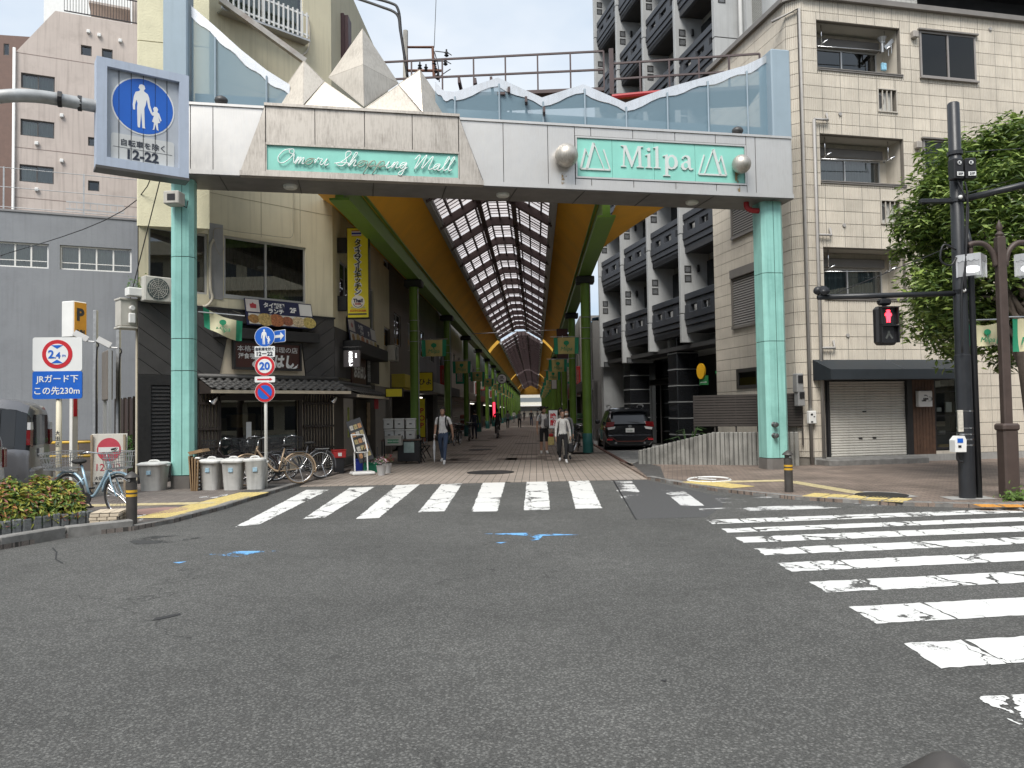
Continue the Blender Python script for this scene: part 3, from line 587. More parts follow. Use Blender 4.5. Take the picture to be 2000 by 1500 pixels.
for h in acw:
    mb = MB(); mb.box(h[0]-.03,-.03,h[1]-.03,h[2]+.03,.0,h[1]); mb.box(h[0]-.03,-.02,h[3],h[2]+.03,.0,h[3]+.03); mb.box(h[0]-.03,-.02,h[1],h[0],0,h[3]); mb.box(h[2],-.02,h[1],h[2]+.03,0,h[3]); wn = part('vent_opening', mb, mat('cream_metal', (.5,.46,.4), .5, var=.06), tile)
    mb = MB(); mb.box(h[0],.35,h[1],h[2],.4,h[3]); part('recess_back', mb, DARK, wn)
    mb = MB(); mb.bbox(h[0]+.01,.1,h[1]+.02,h[2]-.06,.3,h[3]-.03); part('ac_casing', mb, mat('ac_white', (.55,.54,.5), .5, var=.06), wn)
    mb = MB(); mb.lathe([(.2,0),(.2,.008),(.01,.008)], 24, (h[0]+.05,.096,(h[1]+h[3])/2), Matrix.Rotation(R(90),3,'X')); part('fan', mb, mat('fan_dark', (.08,.08,.08), .6, var=.2), wn)
    for k in range(3):
        mb = MB(); x = h[0]+(h[2]-h[0])*(k+1)/4; mb.box(x-.014,.0,h[1],x+.014,.03,h[3]); part('bar', mb, mat('cream_metal', (.5,.46,.4)), wn)
for i, h in enumerate(big):
    window(tile, *h, -.02, 2, mat('taupe_frame', (.27,.25,.235), .4, var=.08), glass('green_tint_glass', (.2,.3,.27), base=.0), mat('green_sheer', (.2,.28,.26), .9, var=.1) if i else None, sill=.06, fw=.055)
    mb = MB(); mb.box(h[0]-.06,-.09,h[3]+.002,h[2]+.06,.0,h[3]+.045); part('window_hood', mb, COPING, tile)
for px, py in ((1783,70),(1790,285)):
    x, z = FRT.uv(px, py); mb = MB(); mb.bbox(x-.09,-.14,z-.1,x+.09,0,z+.1); part('vent_hood', mb, mat('vent_hood', (.34,.31,.28), .5), tile)
for px, py in ((1640,223),(1933,57),(1648,440),(1655,655)):
    x, z = FRT.uv(px, py); mb = MB(); mb.lathe([(.05,0),(.05,.03),(.0,.03)], 12, (x,0,z), Matrix.Rotation(R(90),3,'X')); part('vent_cap', mb, PIPE, tile)
mb = MB()                                                        # rain pipes
x1, x2 = FRT.uv(1576,600)[0], FRT.uv(1597,600)[0]
mb.tube([(x1,-.02,.05),(x1,-.02,hz-.35),(x1-.5,.5,hz-.5)], .045, 8); part('rain_pipe', mb, PIPE, tile, smooth=True)
mb = MB(); zt = FRT.uv(1590,236)[1]; mb.tube([(x2,-.09,.05),(x2,-.09,zt),(x2+.42,-.09,zt+.02)], .045, 8); part('rain_pipe', mb, PIPE, tile, smooth=True)
for py in (236, 460, 680):
    z = FRT.uv(1605,py)[1]; mb = MB(); mb.tube([(x2,-.09,z),(x2+.42,-.09,z),(x2+.42,-.03,z+.2)], .035, 8); part('drain_spout', mb, PIPE, tile, smooth=True)
# shop front under the apartments
a, c, b, d = shop; xs0, xs1 = FRT.uv(1621,800)[0], FRT.uv(1772,800)[0]; wx0, wx1 = FRT.uv(1783,800)[0], FRT.uv(1826,800)[0]; gx1 = b
mb = MB(); mb.box(a,.4,c,b,.45,d); mb.box(a,.02,c,xs0-.0,.3,d); part('shop_surround', mb, BLACK, tile)
shut = link('roller_shutter', None, tile); zt = FRT.uv(1700,744)[1]; ns = 31; sh_ = (zt-c)/ns; SHUT = mat('ivory_shutter', (.64,.62,.57), .5, var=.05, streak=.15)
me = MB().add([(xs0,.1,0),(xs1,.1,0),(xs1,.075,sh_*.35),(xs0,.075,sh_*.35),(xs1,.075,sh_*.8),(xs0,.075,sh_*.8),(xs1,.1,sh_*.97),(xs0,.1,sh_*.97)], [(0,1,2,3),(3,2,4,5),(5,4,6,7)]).mesh('slat', SHUT)
for k in range(ns): link('slat', me, shut, (0,0,c+k*sh_))
mb = MB(); mb.box(xs0,.105,c,xs1,.13,zt); part('shutter_back', mb, BLACK, shut)
for fx, fz in ((.46,.62),(.4,.29),(.58,.29),(.48,.06)):
    mb = MB(); x = xs0+(xs1-xs0)*fx; mb.box(x-.05,.055,c+(zt-c)*fz-.02,x+.05,.08,c+(zt-c)*fz+.015); part('lock_plate', mb, BLACK, shut)
mb = MB(); mb.box(xs0-.08,-.01,c,xs0-.005,.1,zt+.1); part('shutter_rail', mb, BLACK, tile); mb = MB(); mb.box(xs1+.005,-.01,c,wx0-.01,.1,zt+.1); part('shutter_rail', mb, BLACK, tile)
WOOD = mat('dark_wood_cladding', (.095,.05,.03), .6, var=.3, scale=6, streak=.3, streak_c=(.03,.015,.01)); nb = 7; bw = (wx1-wx0)/nb
for k in range(nb): mb = MB(); mb.bbox(wx0+k*bw+.003,-.0,c-.04,wx0+(k+1)*bw-.003,.05,d-.1,.005); part('plank', mb, WOOD, tile)
window(tile, wx1+.02, FRT.uv(1850,878)[1], gx1, d-.1, .05, 1, BLACK, CLEARGLASS, mull=[FRT.uv(1850,764)[1], FRT.uv(1850,812)[1], FRT.uv(1850,846)[1]], fw=.06, name='shop_window', depth=.32)
mb = MB(); mb.box(wx1,.0,.1,gx1,.1,FRT.uv(1850,880)[1]); part('stall_riser', mb, TILE, tile)
for px, py, w, h, cc, _lab in ((1842,800,.16,.12,(.6,.6,.58),'low white card standing in the narrow shop window'),(1861,795,.2,.28,(.55,.55,.52),'tall white menu card in the narrow shop window'),(1845,828,.3,.14,(.3,.24,.18),'brown box on the middle shelf of the shop window'),(1832,842,.1,.16,(.6,.6,.6),'upright white packet on the middle shop window shelf'),(1848,845,.22,.1,(.4,.38,.35),'flat beige packet on the middle shop window shelf'),(1851,871,.34,.09,(.45,.3,.1),'ochre tray on the lowest shop window shelf'),(1832,868,.14,.1,(.2,.2,.2),'dark tin on the lowest shop window shelf'),(1838,750,.22,.18,(.4,.4,.38),'grey poster lettered TO at the top of shop window')):
    x, z = FRT.uv(px, py); mb = MB(); mb.bbox(x-w/2,.14,z-h/2,x+w/2,.22,z+h/2,.01); tag(part('display_item', mb, plain('display_%d%d' % (px, py), cc, .6), None, loc=FRT.o, rot=(0,0,FRT.a)), _lab, 'shop goods', 'goods in the narrow shop window')
mb = MB(); e0, e1 = FRT.uv(1605,722,-.4)[0], FRT.uv(1885,722,-.4)[0]; zt2 = z_shop+.02; zb = FRT.uv(1700,733,-.75)[1]
mb.add([(e0,-.01,zt2+.25),(e1,-.01,zt2+.25),(e1,-.78,zb+.16),(e0,-.78,zb+.16),(e0,-.78,zb-.1),(e1,-.78,zb-.1),(e0,-.01,zb-.1),(e1,-.01,zb-.1)], [(0,3,2,1),(3,4,5,2),(0,6,4,3),(1,2,5,7),(4,6,7,5)])
aw = tag(part('awning', mb, mat('navy_awning', (.018,.024,.03), .65, var=.2), None, loc=FRT.o, rot=(0,0,FRT.a)), 'dark navy fabric awning over the closed ivory roller shutter', 'awning')
mb = MB(); mb.bar(((e0+e1)/2,-.012,zt2+.254), ((e0+e1)/2,-.782,zb+.164), .01); part('seam', mb, mat('seam_grey', (.1,.11,.12), .6), aw)
mb = MB(); s0, s1 = FRT.uv(1616,912,-.5)[0], FRT.uv(1810,905,-.5)[0]; mb.bbox(s0,-.62,0,s1,.0,.22,.03); part('doorstep', mb, KERB, tile)
t = thing('shop_sign', 'square white shop sign with a black cup drawing on dark wood panel', 'sign', FRT.w(*[FRT.uv(1806,779,-.1)[0], -.1, FRT.uv(1806,779,-.1)[1]]), FRT.a)
mb = MB(); mb.bbox(-.22,-.04,-.22,.22,.09,.22,.015); part('sign_box', mb, WHITE, t)
text('SUGAR', .062, t, (.0,-.045,.0), BLACK, bold=.003, sx=.8); text('COFFEE', .05, t, (-.06,-.045,-.05), BLACK, bold=.003, sx=.8)
mb = MB(); mb.tube(smooth_pts([(-.04,-.046,.08),(-.02,-.046,.11),(.0,-.046,.09),(.03,-.046,.1),(.05,-.046,.06)], 3), .008, 4); mb.tube([(.1,-.046,.05),(.17,-.046,.05),(.17,-.046,-.06),(.08,-.046,-.06)], .006, 4); mb.tube([(.17,-.046,.03),(.2,-.046,.02),(.2,-.046,-.03),(.17,-.046,-.04)], .006, 4); part('cup_drawing', mb, BLACK, t)
for px, py, w, h in ((1559,748,.2,.5),(1562,778,.2,.42)):
    x, z = FRT.uv(px, py, -.06); mb = MB(); mb.bbox(x-w/2,-.16,z-h/2,x+w/2,.05,z+h/2,.02); o = tag(part('electric_meter', mb, mat('meter_grey', (.28,.28,.28), .5), None, loc=FRT.o, rot=(0,0,FRT.a)), 'grey electric meter box on cream tiles, %s of two' % ('upper' if py < 760 else 'lower'), 'meter', 'electric meters beside the rain pipe')
    mb = MB(); mb.bbox(x-w*.35,-.19,z,x+w*.35,-.158,z+h*.4,.01); part('meter_window', mb, BLACK, o)
x, z = FRT.uv(1586,815,-.1); t = thing('intercom_box', 'small white intercom box between the two rain pipes', 'intercom', FRT.w(x,-.14,z), FRT.a)
mb = MB(); mb.bbox(-.11,0,-.17,.11,.12,.17,.015); part('casing', mb, WHITE, t); mb = MB(); mb.box(-.06,-.006,.05,.0,0,.1); mb.box(.02,-.006,.0,.06,0,.03); mb.box(-.06,-.006,-.14,.0,0,-.1); part('buttons', mb, BLACK, t)

# ================================================================= grey tower with dark balcony beams
CONC_L = mat('fair_faced_concrete', (.4,.41,.41), .75, var=.1, scale=1.2, bump=.15, bscale=120, streak=.22, streak_c=(.2,.2,.2)); SLATE = mat('slate_beam_paint', (.042,.046,.055), .5, var=.15, scale=2)
WTILE = brick_mat('white_wall_tile', (.42,.42,.39), (.4,.4,.37), (.22,.22,.2), .12, .06, 0, gap=.006, off=0)
def wall_brick(name, c1, c2, mo, bw, bh, ang, gap=.006, off=.5):
    m = brick_mat(name, c1, c2, mo, bw, bh, 0, gap, off=off, var=.06, blotch=.12)
    for n in m.node_tree.nodes:
        if n.type == 'MAPPING':
            lk = n.inputs[0].links[0]; src = lk.from_socket; vr = m.node_tree.nodes.new('ShaderNodeVectorRotate'); vr.rotation_type = 'Z_AXIS'; vr.inputs['Angle'].default_value = -ang
            m.node_tree.links.new(src, vr.inputs['Vector']); m.node_tree.links.new(vr.outputs[0], n.inputs[0]); n.inputs['Rotation'].default_value = (R(90), 0, 0)
    return m
bp0 = pA + rdir*(sideL+.02); FBB = Fr(bp0 + rdir*14.5, bp0)
tower = at_frame('balcony_tower', 'grey concrete apartment tower with dark stacked balcony beams and square peepholes', 'building', FBB)
fx = [FBB.uv(p, 690)[0] for p in (1172, 1214, 1267, 1331)]; bay = (fx[3]-fx[0])/3; fx = [fx[3]-bay*k for k in (3,2,1,0)] + [fx[3]+bay]
zj = FBB.uv(1333, 612)[1]; FH = 2.9; TOP = zj + FH*6.4; zbot = FBB.uv(1340, 668)[1]; BD = 1.1
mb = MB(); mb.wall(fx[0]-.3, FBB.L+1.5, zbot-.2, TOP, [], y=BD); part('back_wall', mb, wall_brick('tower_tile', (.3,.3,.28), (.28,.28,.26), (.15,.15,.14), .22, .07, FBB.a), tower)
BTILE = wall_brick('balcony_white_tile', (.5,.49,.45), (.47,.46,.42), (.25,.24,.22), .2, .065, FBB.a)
zf = [zj + FH*k for k in range(-1, 7)]
DECK = mat('dark_soffit', (.05,.05,.05), .8, var=.2)
bay_proto = {}
for i, x in enumerate(fx):
    mb = MB(); b0 = zbot if i == 3 else (zbot-.35 if i != 2 else zbot-.1)
    for k, z in enumerate(zf):                                   # partition fin in storey-high lifts with a recessed joint
        za = b0 if k == 0 else z - FH + .03 + FH; 
    zs = [b0] + [z for z in zf if z > b0+.3] + [TOP]
    fin = None
    for k, (za, zc) in enumerate(zip(zs, zs[1:])):
        q = MB(); q.bbox(x-.09, 0, za+.012, x+.09, BD+.3, zc-.012, .012)
        if fin is None: fin = part('partition_fin', q, CONC_L, tower)
        else: part('fin_lift', q, CONC_L, fin)
        q = MB(); q.box(x-.075, .02, zc-.014, x+.075, BD, zc+.014); part('joint', q, DECK, fin)
        for dz in (1.28, 1.62):                                  # square peepholes in the side of each fin
            zz = za + dz if k else za + (zc-za) - FH + dz
            if zz < za+.1: continue
            q = MB(); s = .13; y0 = .28
            q.box(x+.085, y0-s, zz-s, x+.105, y0+s, zz-s+.035); q.box(x+.085, y0-s, zz+s-.035, x+.105, y0+s, zz+s); q.box(x+.085, y0-s, zz-s, x+.105, y0-s+.035, zz+s); q.box(x+.085, y0+s-.035, zz-s, x+.105, y0+s, zz+s)
            ph = part('peephole', q, mat('dark_grey_frame', (.04,.04,.04), .5), tower); q = MB(); q.box(x+.084, y0-s+.035, zz-s+.035, x+.094, y0+s-.035, zz+s-.035); part('pane', q, mat('glass_block', (.13,.135,.14), .12, var=.3, scale=20), ph)
        if i % 2 == 1 and k:
            q = MB(); q.bbox(x+.09, .62, za+1.52, x+.17, .72, za+1.78); part('lamp', q, BLACK, tower)
for i in range(len(fx)):
    xa, xb = fx[i]+.09, (fx[i+1]-.09 if i+1 < len(fx) else fx[i]+bay-.09)
    if i == len(fx)-1: continue
    for k, z in enumerate(zf):
        zt_ = z + .98                                            # top of balustrade above the slab joint
        if z + 1 > TOP: continue
        if k == 0: continue
        if not bay_proto:
            pr_ = []
            def add(nm, y0, z0, y1, z1, xx0=None, xx1=None):
                q = MB(); q.bbox(xa if xx0 is None else xx0, y0, z0, xb if xx1 is None else xx1, y1, z1, .012); pr_.append((nm, q.mesh(nm, SLATE)))
            add('beam', .12, -.22, .34, 0); add('beam', .17, -.43, .3, -.225); add('beam', .1, -.93, .34, -.69); add('beam', .14, -1.14, .34, -.935); add('beam', .19, -1.42, .34, -1.145)
            for u in (.02, .36, .72): add('baluster', .1, -.72, .32, -.4, xa+(xb-xa)*u, xa+(xb-xa)*u+.34)
            q = MB(); q.box(xa, .19, -1.4, xb, BD, -1.25); pr_.append(('deck', q.mesh('deck', DECK)))
            bay_proto['p'] = (xa, pr_)
        x0p, pl_ = bay_proto['p']; rr = link('balcony', None, tower, (xa-x0p, 0, zt_-.28))
        for nm, me in pl_: link(nm, me, rr)
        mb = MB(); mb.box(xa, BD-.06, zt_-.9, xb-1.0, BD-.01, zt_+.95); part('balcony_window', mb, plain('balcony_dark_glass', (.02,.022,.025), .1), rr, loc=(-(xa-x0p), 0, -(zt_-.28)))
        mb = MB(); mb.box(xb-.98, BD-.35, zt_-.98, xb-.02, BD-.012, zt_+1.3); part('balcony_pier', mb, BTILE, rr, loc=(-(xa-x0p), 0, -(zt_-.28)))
# end wall towards the arcade and top mass
mb = MB(); mb.box(fx[0]-.62, .25, 0, fx[0]-.3, 8, TOP); part('end_wall', mb, CONC_L, tower)
mb = MB(); mb.box(fx[0]-.6, BD+.05, zbot-.2, FBB.L+.6, 7.6, TOP+1); part('core', mb, wall_brick('mosaic_tile', (.46,.46,.43), (.43,.43,.4), (.25,.25,.23), .2, .1, FBB.a + R(90), gap=.012), tower)
mb = MB(); mb.box(FBB.L+.61, BD-.2, zbot, FBB.L+.9, BD+1.2, TOP+1); part('shaded_return', mb, CONC_L, tower)
mb = MB(); mb.tube([(FBB.L+.7, .8, 9),(FBB.L+.7, .8, TOP)], .07, 8); part('rain_pipe', mb, WHITE, tower, smooth=True)
# dark ground floor
GRAN = mat('black_granite', (.014,.015,.017), .22, var=.3, scale=30); GBAND = mat('pale_band', (.3,.31,.31), .5)
mb = MB(); mb.box(fx[0]-.5, 2.6, 0, FBB.L+1.5, 2.8, zbot+.2); part('lobby_back', mb, mat('lobby_dark', (.03,.032,.03), .5, var=.3), tower)
mb = MB(); mb.box(fx[0]-.5, .35, zbot-.18, FBB.L+1.5, 2.7, zbot-.02); part('lobby_soffit', mb, DECK, tower)
for xx in (FBB.uv(1316,840,.4)[0], FBB.uv(1226,830,.4)[0]):
    q = MB()
    for k in range(7): q.bbox(xx-.42, .4, .02+k*.62, xx+.42, 1.3, .02+k*.62+.585, .03)
    cl = part('granite_pier', q, GRAN, tower)
    for k in range(7): q = MB(); q.box(xx-.425, .395, .605+k*.62, xx+.425, 1.305, .64+k*.62); part('metal_band', q, GBAND, cl)
gl_ = FBB.uv(1255,760,1.6)[0]; gr_ = FBB.uv(1308,760,1.6)[0]
window(tower, gl_, .05, gr_, 2.7, 1.6, 3, ALUDARK, DARKGLASS, name='lobby_door', depth=.9); window(tower, gl_, 2.9, gr_, 4.3, 1.6, 2, ALUDARK, DARKGLASS, name='lobby_window', depth=.9)
for px, py, w, h, cc in ((1382,712,.1,1.3,(.08,.08,.085)),(1350,730,1.2,.1,(.1,.1,.1))):
    pass
# sign of the home with yellow oval
sx_, sz_ = FBB.uv(1371,728,.1); t = thing('oval_sign', 'yellow oval sign over a small green plate on dark ground floor', 'sign', FBB.w(sx_, .1, sz_), FBB.a + R(25))
mb = MB(); mb.lathe([(.01,0),(.27,0),(.27,.08),(.01,.08)], 24, (0,0,.05), Matrix.Rotation(R(90),3,'X') @ Matrix.Diagonal((.62,1,1))); part('oval', mb, mat('yellow_oval', (.7,.38,.02), .4, var=.05), t, smooth=40)
mb = MB(); mb.box(-.12,.0,-.42,.24,.04,-.1); part('green_plate', mb, mat('sign_green', (.03,.18,.06), .5, var=.1), t); text('SUN HOME', .055, t, (.06,-.006,-.33), WHITE)
x, z = FBB.uv(1403,731,.0); t = thing('green_letters', 'green outlined katakana letters beside the yellow oval sign', 'sign', FBB.w(x, .3, z), FBB.a + R(20)); mb = MB(); mb.box(-.5,.08,-.32,.7,.12,.32); part('backing', mb, mat('sign_smoke', (.09,.09,.085), .3), t)
text('サン', .5, t, (-.0,.0,0), mat('letter_green', (.02,.25,.08), .5, emit=.15, var=0), bold=.015); 

# ================================================================= dark block behind
Fb = Fr(D(1790,700,31), D(2500,700,35)); tb = at_frame('dark_block', 'black-faced apartment block showing over the cream house roof at top', 'building', Fb)
mb = MB(); mb.box(0,2.2,0,22,9,30); part('recessed_wall', mb, BLACK, tb); zb_ = Fb.uv(1900,36)[1]
mb = MB(); mb.box(0,0,0,22,2.19,zb_-1.2); part('lower_wall', mb, BLACK, tb); mb = MB(); mb.box(0,0,zb_+2.2,22,2.19,zb_+2.6); part('balcony_slab', mb, BLACK, tb)
x, z = Fb.uv(1885,20); mb = MB(); mb.box(x-.5,.3,z-1.5,x+.35,1.2,z+.2); part('roof_duct', mb, CONC_L, tb)
# ================================================================= cream corner house with the restaurant
CREAM = mat('cream_render', (.64,.59,.43), .8, var=.07, scale=.8, bump=.25, bscale=90, streak=.3, streak_c=(.28,.25,.17)); CREAM2 = mat('cream_rough_render', (.7,.66,.47), .85, var=.08, scale=1.5, bump=.9, bscale=28, streak=.12, streak_c=(.35,.33,.22))
CLAD = mat('dark_fibre_board', (.055,.052,.05), .7, var=.18, scale=3, orand=.15); LATT = mat('black_brown_timber', (.03,.022,.018), .65, var=.25, scale=8); PLAST = mat('beige_plaster', (.58,.5,.38), .85, var=.1)
RTILE = mat('grey_roof_tile', (.075,.073,.07), .5, var=.25, scale=9); BLACKWOOD = mat('black_board', (.02,.019,.019), .6, var=.3, scale=10)
SIGN_BROWN = mat('dark_red_signboard', (.06,.018,.014), .35, var=.12); NAVY = mat('navy_print', (.015,.018,.06), .45, var=.05)
corner = FL.w(FL.uv(652, 800)[0], 0, 0); FLx = FL.uv(652, 800)[0]
FA = Fr(corner, corner.xy + adir*8.6)
HC = 15.0
cream = at_frame('corner_house', 'cream corner house with dark board band and a pent-roofed restaurant below', 'building', FL)
def La(p): d = Vector(p[:2]) - FL.o.xy; return (d.dot(FL.ux.xy), d.dot(FL.uy.xy))
x0u = FL.uv(411, 500)[0]; zband1 = FL.uv(460, 608)[1]; zband0 = FL.uv(460, 731)[1]; zwl = FL.uv(330, 592)[1]
bigw = rc(FL, (437,459), (598,590)); bigw = (bigw[0], FL.uv(437,578)[1], bigw[2], FL.uv(520,472)[1]); topw = (FL.uv(432,30)[0], FL.uv(510,50)[1], FL.uv(592,60)[0], FL.uv(510,50)[1]+2.2)
blind = (FL.uv(290,500)[0], FL.uv(400,575)[1], FL.uv(406,500)[0], FL.uv(340,447)[1])
mb = MB(); mb.wall(.02, FLx, zband1-.05, HC, [bigw, topw, blind], .12); part('front_wall', mb, CREAM, cream)
side = link('arcade_side', None, cream, (*La(FA.o), 0), (0, 0, FA.a - FL.a))
sw1 = rc(FA, (663,507), (690,610)); sw2 = rc(FA, (722,560), (731,645)); sw3 = rc(FA, (750,637), (762,680)); sw4 = rc(FA,(749,502),(760,528))
mb = MB(); mb.wall(0, FA.L, 2.6, HC, [sw1, sw2, sw3, sw4], .1); part('side_wall', mb, CREAM, side)
mb = MB(); mb.add([(*La(FA.w(FA.L,0,0)),0),(*La(FA.w(FA.L,8,0)),0),(*La(FA.w(FA.L,8,0)),HC),(*La(FA.w(FA.L,0,0)),HC)], [(0,1,2,3)]); lb_ = FL.o.xy + direction(330)*5; mb.add([(0,0,0),(0,0,HC),(*La(lb_),HC),(*La(lb_),0)], [(0,1,2,3)]); mb.add([(*La(p),HC) for p in (FL.w(0,0,0), FL.w(FLx,0,0), FA.w(FA.L,0,0), FA.w(FA.L,8,0), lb_)], [(0,1,2,3,4)]); part('rear_walls', mb, CREAM, cream)
for s_ in (sw1, sw2, sw3, sw4): window(side, *s_, .05, 2 if s_ is sw1 else 1, ALU, DARKGLASS, depth=.5)
window(cream, *bigw, .04, 2, ALU, glass('shop_reflection_glass', (.3,.32,.28), base=.1), mat('faded_drape', (.2,.2,.15), .9, var=.3, scale=5), fw=.06, sill=.05)
window(cream, *topw, .04, 2, WHITE, WINGLASS, mat('patterned_drape', (.42,.44,.32), .9, var=.4, scale=7), fw=.05)
# window with brown bamboo blinds
bl = window(cream, *blind, .06, 2, ALU, WINGLASS, fw=.06, depth=.5); n = int((blind[3]-blind[1])/.03); me = MB().box(blind[0]+.06,.13,0,blind[2]-.06,.14,.024).mesh('blind_slat', mat('brown_blind', (.13,.085,.06), .7, var=.25, scale=6))
for k in range(n): link('blind_slat', me, bl, (0,0,blind[1]+k*.03))
mb = MB(); xg = FL.uv(411,500)[0]; mb.box(FL.uv(407,500)[0]+.01, -.02, zwl+.2, FL.uv(435,500)[0], .04, bigw[3]+.25); part('grey_pier', mb, mat('grey_pier', (.3,.3,.3), .6, var=.1, streak=.2), cream)
# white balustrade in front of the upper window
rl = link('window_guard', None, cream); zg = topw[1]-.05; n = 17
for z in (zg+.08, zg+.62): mb = MB(); mb.box(topw[0]-.05,-.28,z,topw[2]+.02,-.25,z+.05); part('rail', mb, WHITE, rl)
me = MB().box(-.02,-.3,zg,.02,-.27,zg+.72).mesh('picket', WHITE)
for k in range(n): link('picket', me, rl, (topw[0]+.05+(topw[2]-topw[0]-.1)*k/(n-1),0,0))
mb = MB(); mb.box(topw[0]-.1,-.3,zg-.06,topw[2]+.05,0,zg-.01); part('sill', mb, ALU, rl)
# score lines in the render
LINE = mat('render_joint', (.3,.27,.19), .9)
for py in (390,): pass
for px in (510, 586):
    x = FL.uv(px,420)[0]; mb = MB(); mb.box(x-.006,-.004,bigw[3]+.1,x+.006,.002,zg-1.0); part('render_joint', mb, LINE, cream)
mb = MB(); z = FL.uv(560,405)[1]; mb.box(FL.uv(411,400)[0],-.004,z-.006,FLx,.002,z+.006); part('render_joint', mb, LINE, cream)
mb = MB(); z = FL.uv(560,195)[1]; mb.box(x0u,-.004,z-.006,FLx,.002,z+.006); part('render_joint', mb, LINE, cream)
# rough-rendered projecting bay at the upper left
FU = Fr(FL.o, FL.o.xy + direction(6600)*4); xe = FU.uv(409, 300)[0]; zu = FU.uv(300, 442)[1]
zmid = FU.uv(300, 82)[1]
for za, zc in ((zu, zmid-.01), (zmid+.01, HC)):
    mb = MB(); e = La(FU.w(xe,0,0)); mb.slab([(0,-.02), e, (e[0], 0.05), (0,.05)], za, zc); part('projecting_bay', mb, CREAM2, cream)
mb = MB(); mb.slab([(.02,0), (e[0]-.02, e[1]+.02), (e[0]-.02,.04), (.02,.04)], zmid-.01, zmid+.01); part('render_joint', mb, LINE, cream)
# dark diagonal board band, each board its own piece
def diag_boards(parent, poly, ang, pitch, m, y0=-.05, y1=-.01, gap=.012):
    xs = [p[0] for p in poly]; zs = [p[1] for p in poly]; c, s = math.cos(ang), math.sin(ang)
    rot = lambda x, z: (x*c+z*s, -x*s+z*c); inv = lambda u, v: (u*c-v*s, u*s+v*c)
    P = [rot(*p) for p in poly]; v0, v1 = min(p[1] for p in P), max(p[1] for p in P); v = v0
    def clip(P, v, keep_above):
        out = []
        for i in range(len(P)):
            a, b = P[i], P[(i+1) % len(P)]; ia = (a[1] >= v) == keep_above or a[1] == v; ib = (b[1] >= v) == keep_above or b[1] == v
            if ia: out.append(a)
            if ia != ib: t = (v-a[1])/(b[1]-a[1]); out.append((a[0]+(b[0]-a[0])*t, v))
        return out
    while v < v1:
        Q = clip(clip(P, v+gap/2, True), v+pitch-gap/2, False) if True else P
        if len(Q) >= 3:
            mb = MB(); mb.prism([inv(*q) for q in Q], y0, y1); part('board', mb, m, parent)
        v += pitch
zt1 = lambda px: FL.uv(px, 592+(px-270)*.0838)[1]
xl, xr = FL.uv(269,650)[0], FLx; zb1 = (FL.uv(270,593)[1]+FL.uv(640,622)[1])/2; zb0 = (FL.uv(300,731)[1] + FL.uv(640,739)[1])/2
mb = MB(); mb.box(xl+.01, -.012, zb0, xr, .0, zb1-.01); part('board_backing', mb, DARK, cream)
xs = [FL.uv(p, 690)[0] for p in (452,428,581,595)]
bd = link('board_band', None, cream)
diag_boards(bd, [(xl,zb0),(xs[1]-.02,zb0),(xs[0]-.1,zb1-.55),(xs[0]-.1,zb1),(xl,zb1)], R(-35), .3, CLAD)
diag_boards(bd, [(xs[3]+.02,zb0),(xr,zb0),(xr,zb1),(xs[2]+.1,zb1),(xs[2]+.1,zb1-.55)], R(35), .3, CLAD)
diag_boards(bd, [(xs[0]-.09,zb1-.3),(xs[2]+.09,zb1-.3),(xs[2]+.09,zb1),(xs[0]-.09,zb1)], R(35), .3, CLAD)
mb = MB(); mb.box(xl,-.07,zb1,xr+.03,.0,zb1+.05); part('band_cap', mb, BLACK, cream)
mb = MB(); mb.prism([(xs[1],zb0+.02),(xs[3],zb0+.02),(xs[2]+.09,zb1-.6),(xs[0]-.09,zb1-.6)], -.02, -.005); part('plaster_field', mb, PLAST, cream)
mb = MB(); hz0 = FL.uv(520,665,-.2)[1]; hz1 = FL.uv(520,645,-.2)[1]; mb.bbox(FL.uv(421,650,-.2)[0],-.34,hz0,FL.uv(620,660,-.2)[0],-.03,hz1,.015); part('sign_hood', mb, BLACKWOOD, cream)
# restaurant board
r = rc(FL, (454,669), (580,721), -.14); t = thing('restaurant_board', 'dark red restaurant board with white brush lettering under a dark hood', 'sign', FL.w((r[0]+r[2])/2, -.14, (r[1]+r[3])/2), FL.a)
w, h = r[2]-r[0], r[3]-r[1]; mb = MB(); mb.box(-w/2,-.0,-h/2,w/2,.06,h/2); part('panel', mb, SIGN_BROWN, t)
mb = MB(); mb.box(-w/2-.05,-.04,h/2,w/2+.05,.08,h/2+.06); mb.box(-w/2-.05,-.04,-h/2-.06,w/2+.05,.08,-h/2); mb.box(-w/2-.05,-.04,-h/2,-w/2,.08,h/2); mb.box(w/2,-.04,-h/2,w/2+.05,.08,h/2); part('frame', mb, BLACKWOOD, t)
text('本格手造り料理の店', .165, t, (.0,-.005,h*.27), WHITE, sx=1.15); text('洋食亭', .15, t, (-w*.33,-.005,-.02), WHITE, bold=.003); text('おおはし', .37, t, (w*.08,-.005,-.14), WHITE, bold=.018, shear=.15, sx=.82)
mb = MB(); mb.tube(smooth_pts([(w*.3,-.006,-.2),(w*.38,-.006,-.32),(w*.44,-.006,-.27),(w*.47,-.006,-.2)], 5), [.02]*6+[.03]*6+[.008]*4, 6); part('brush_tail', mb, WHITE, t)
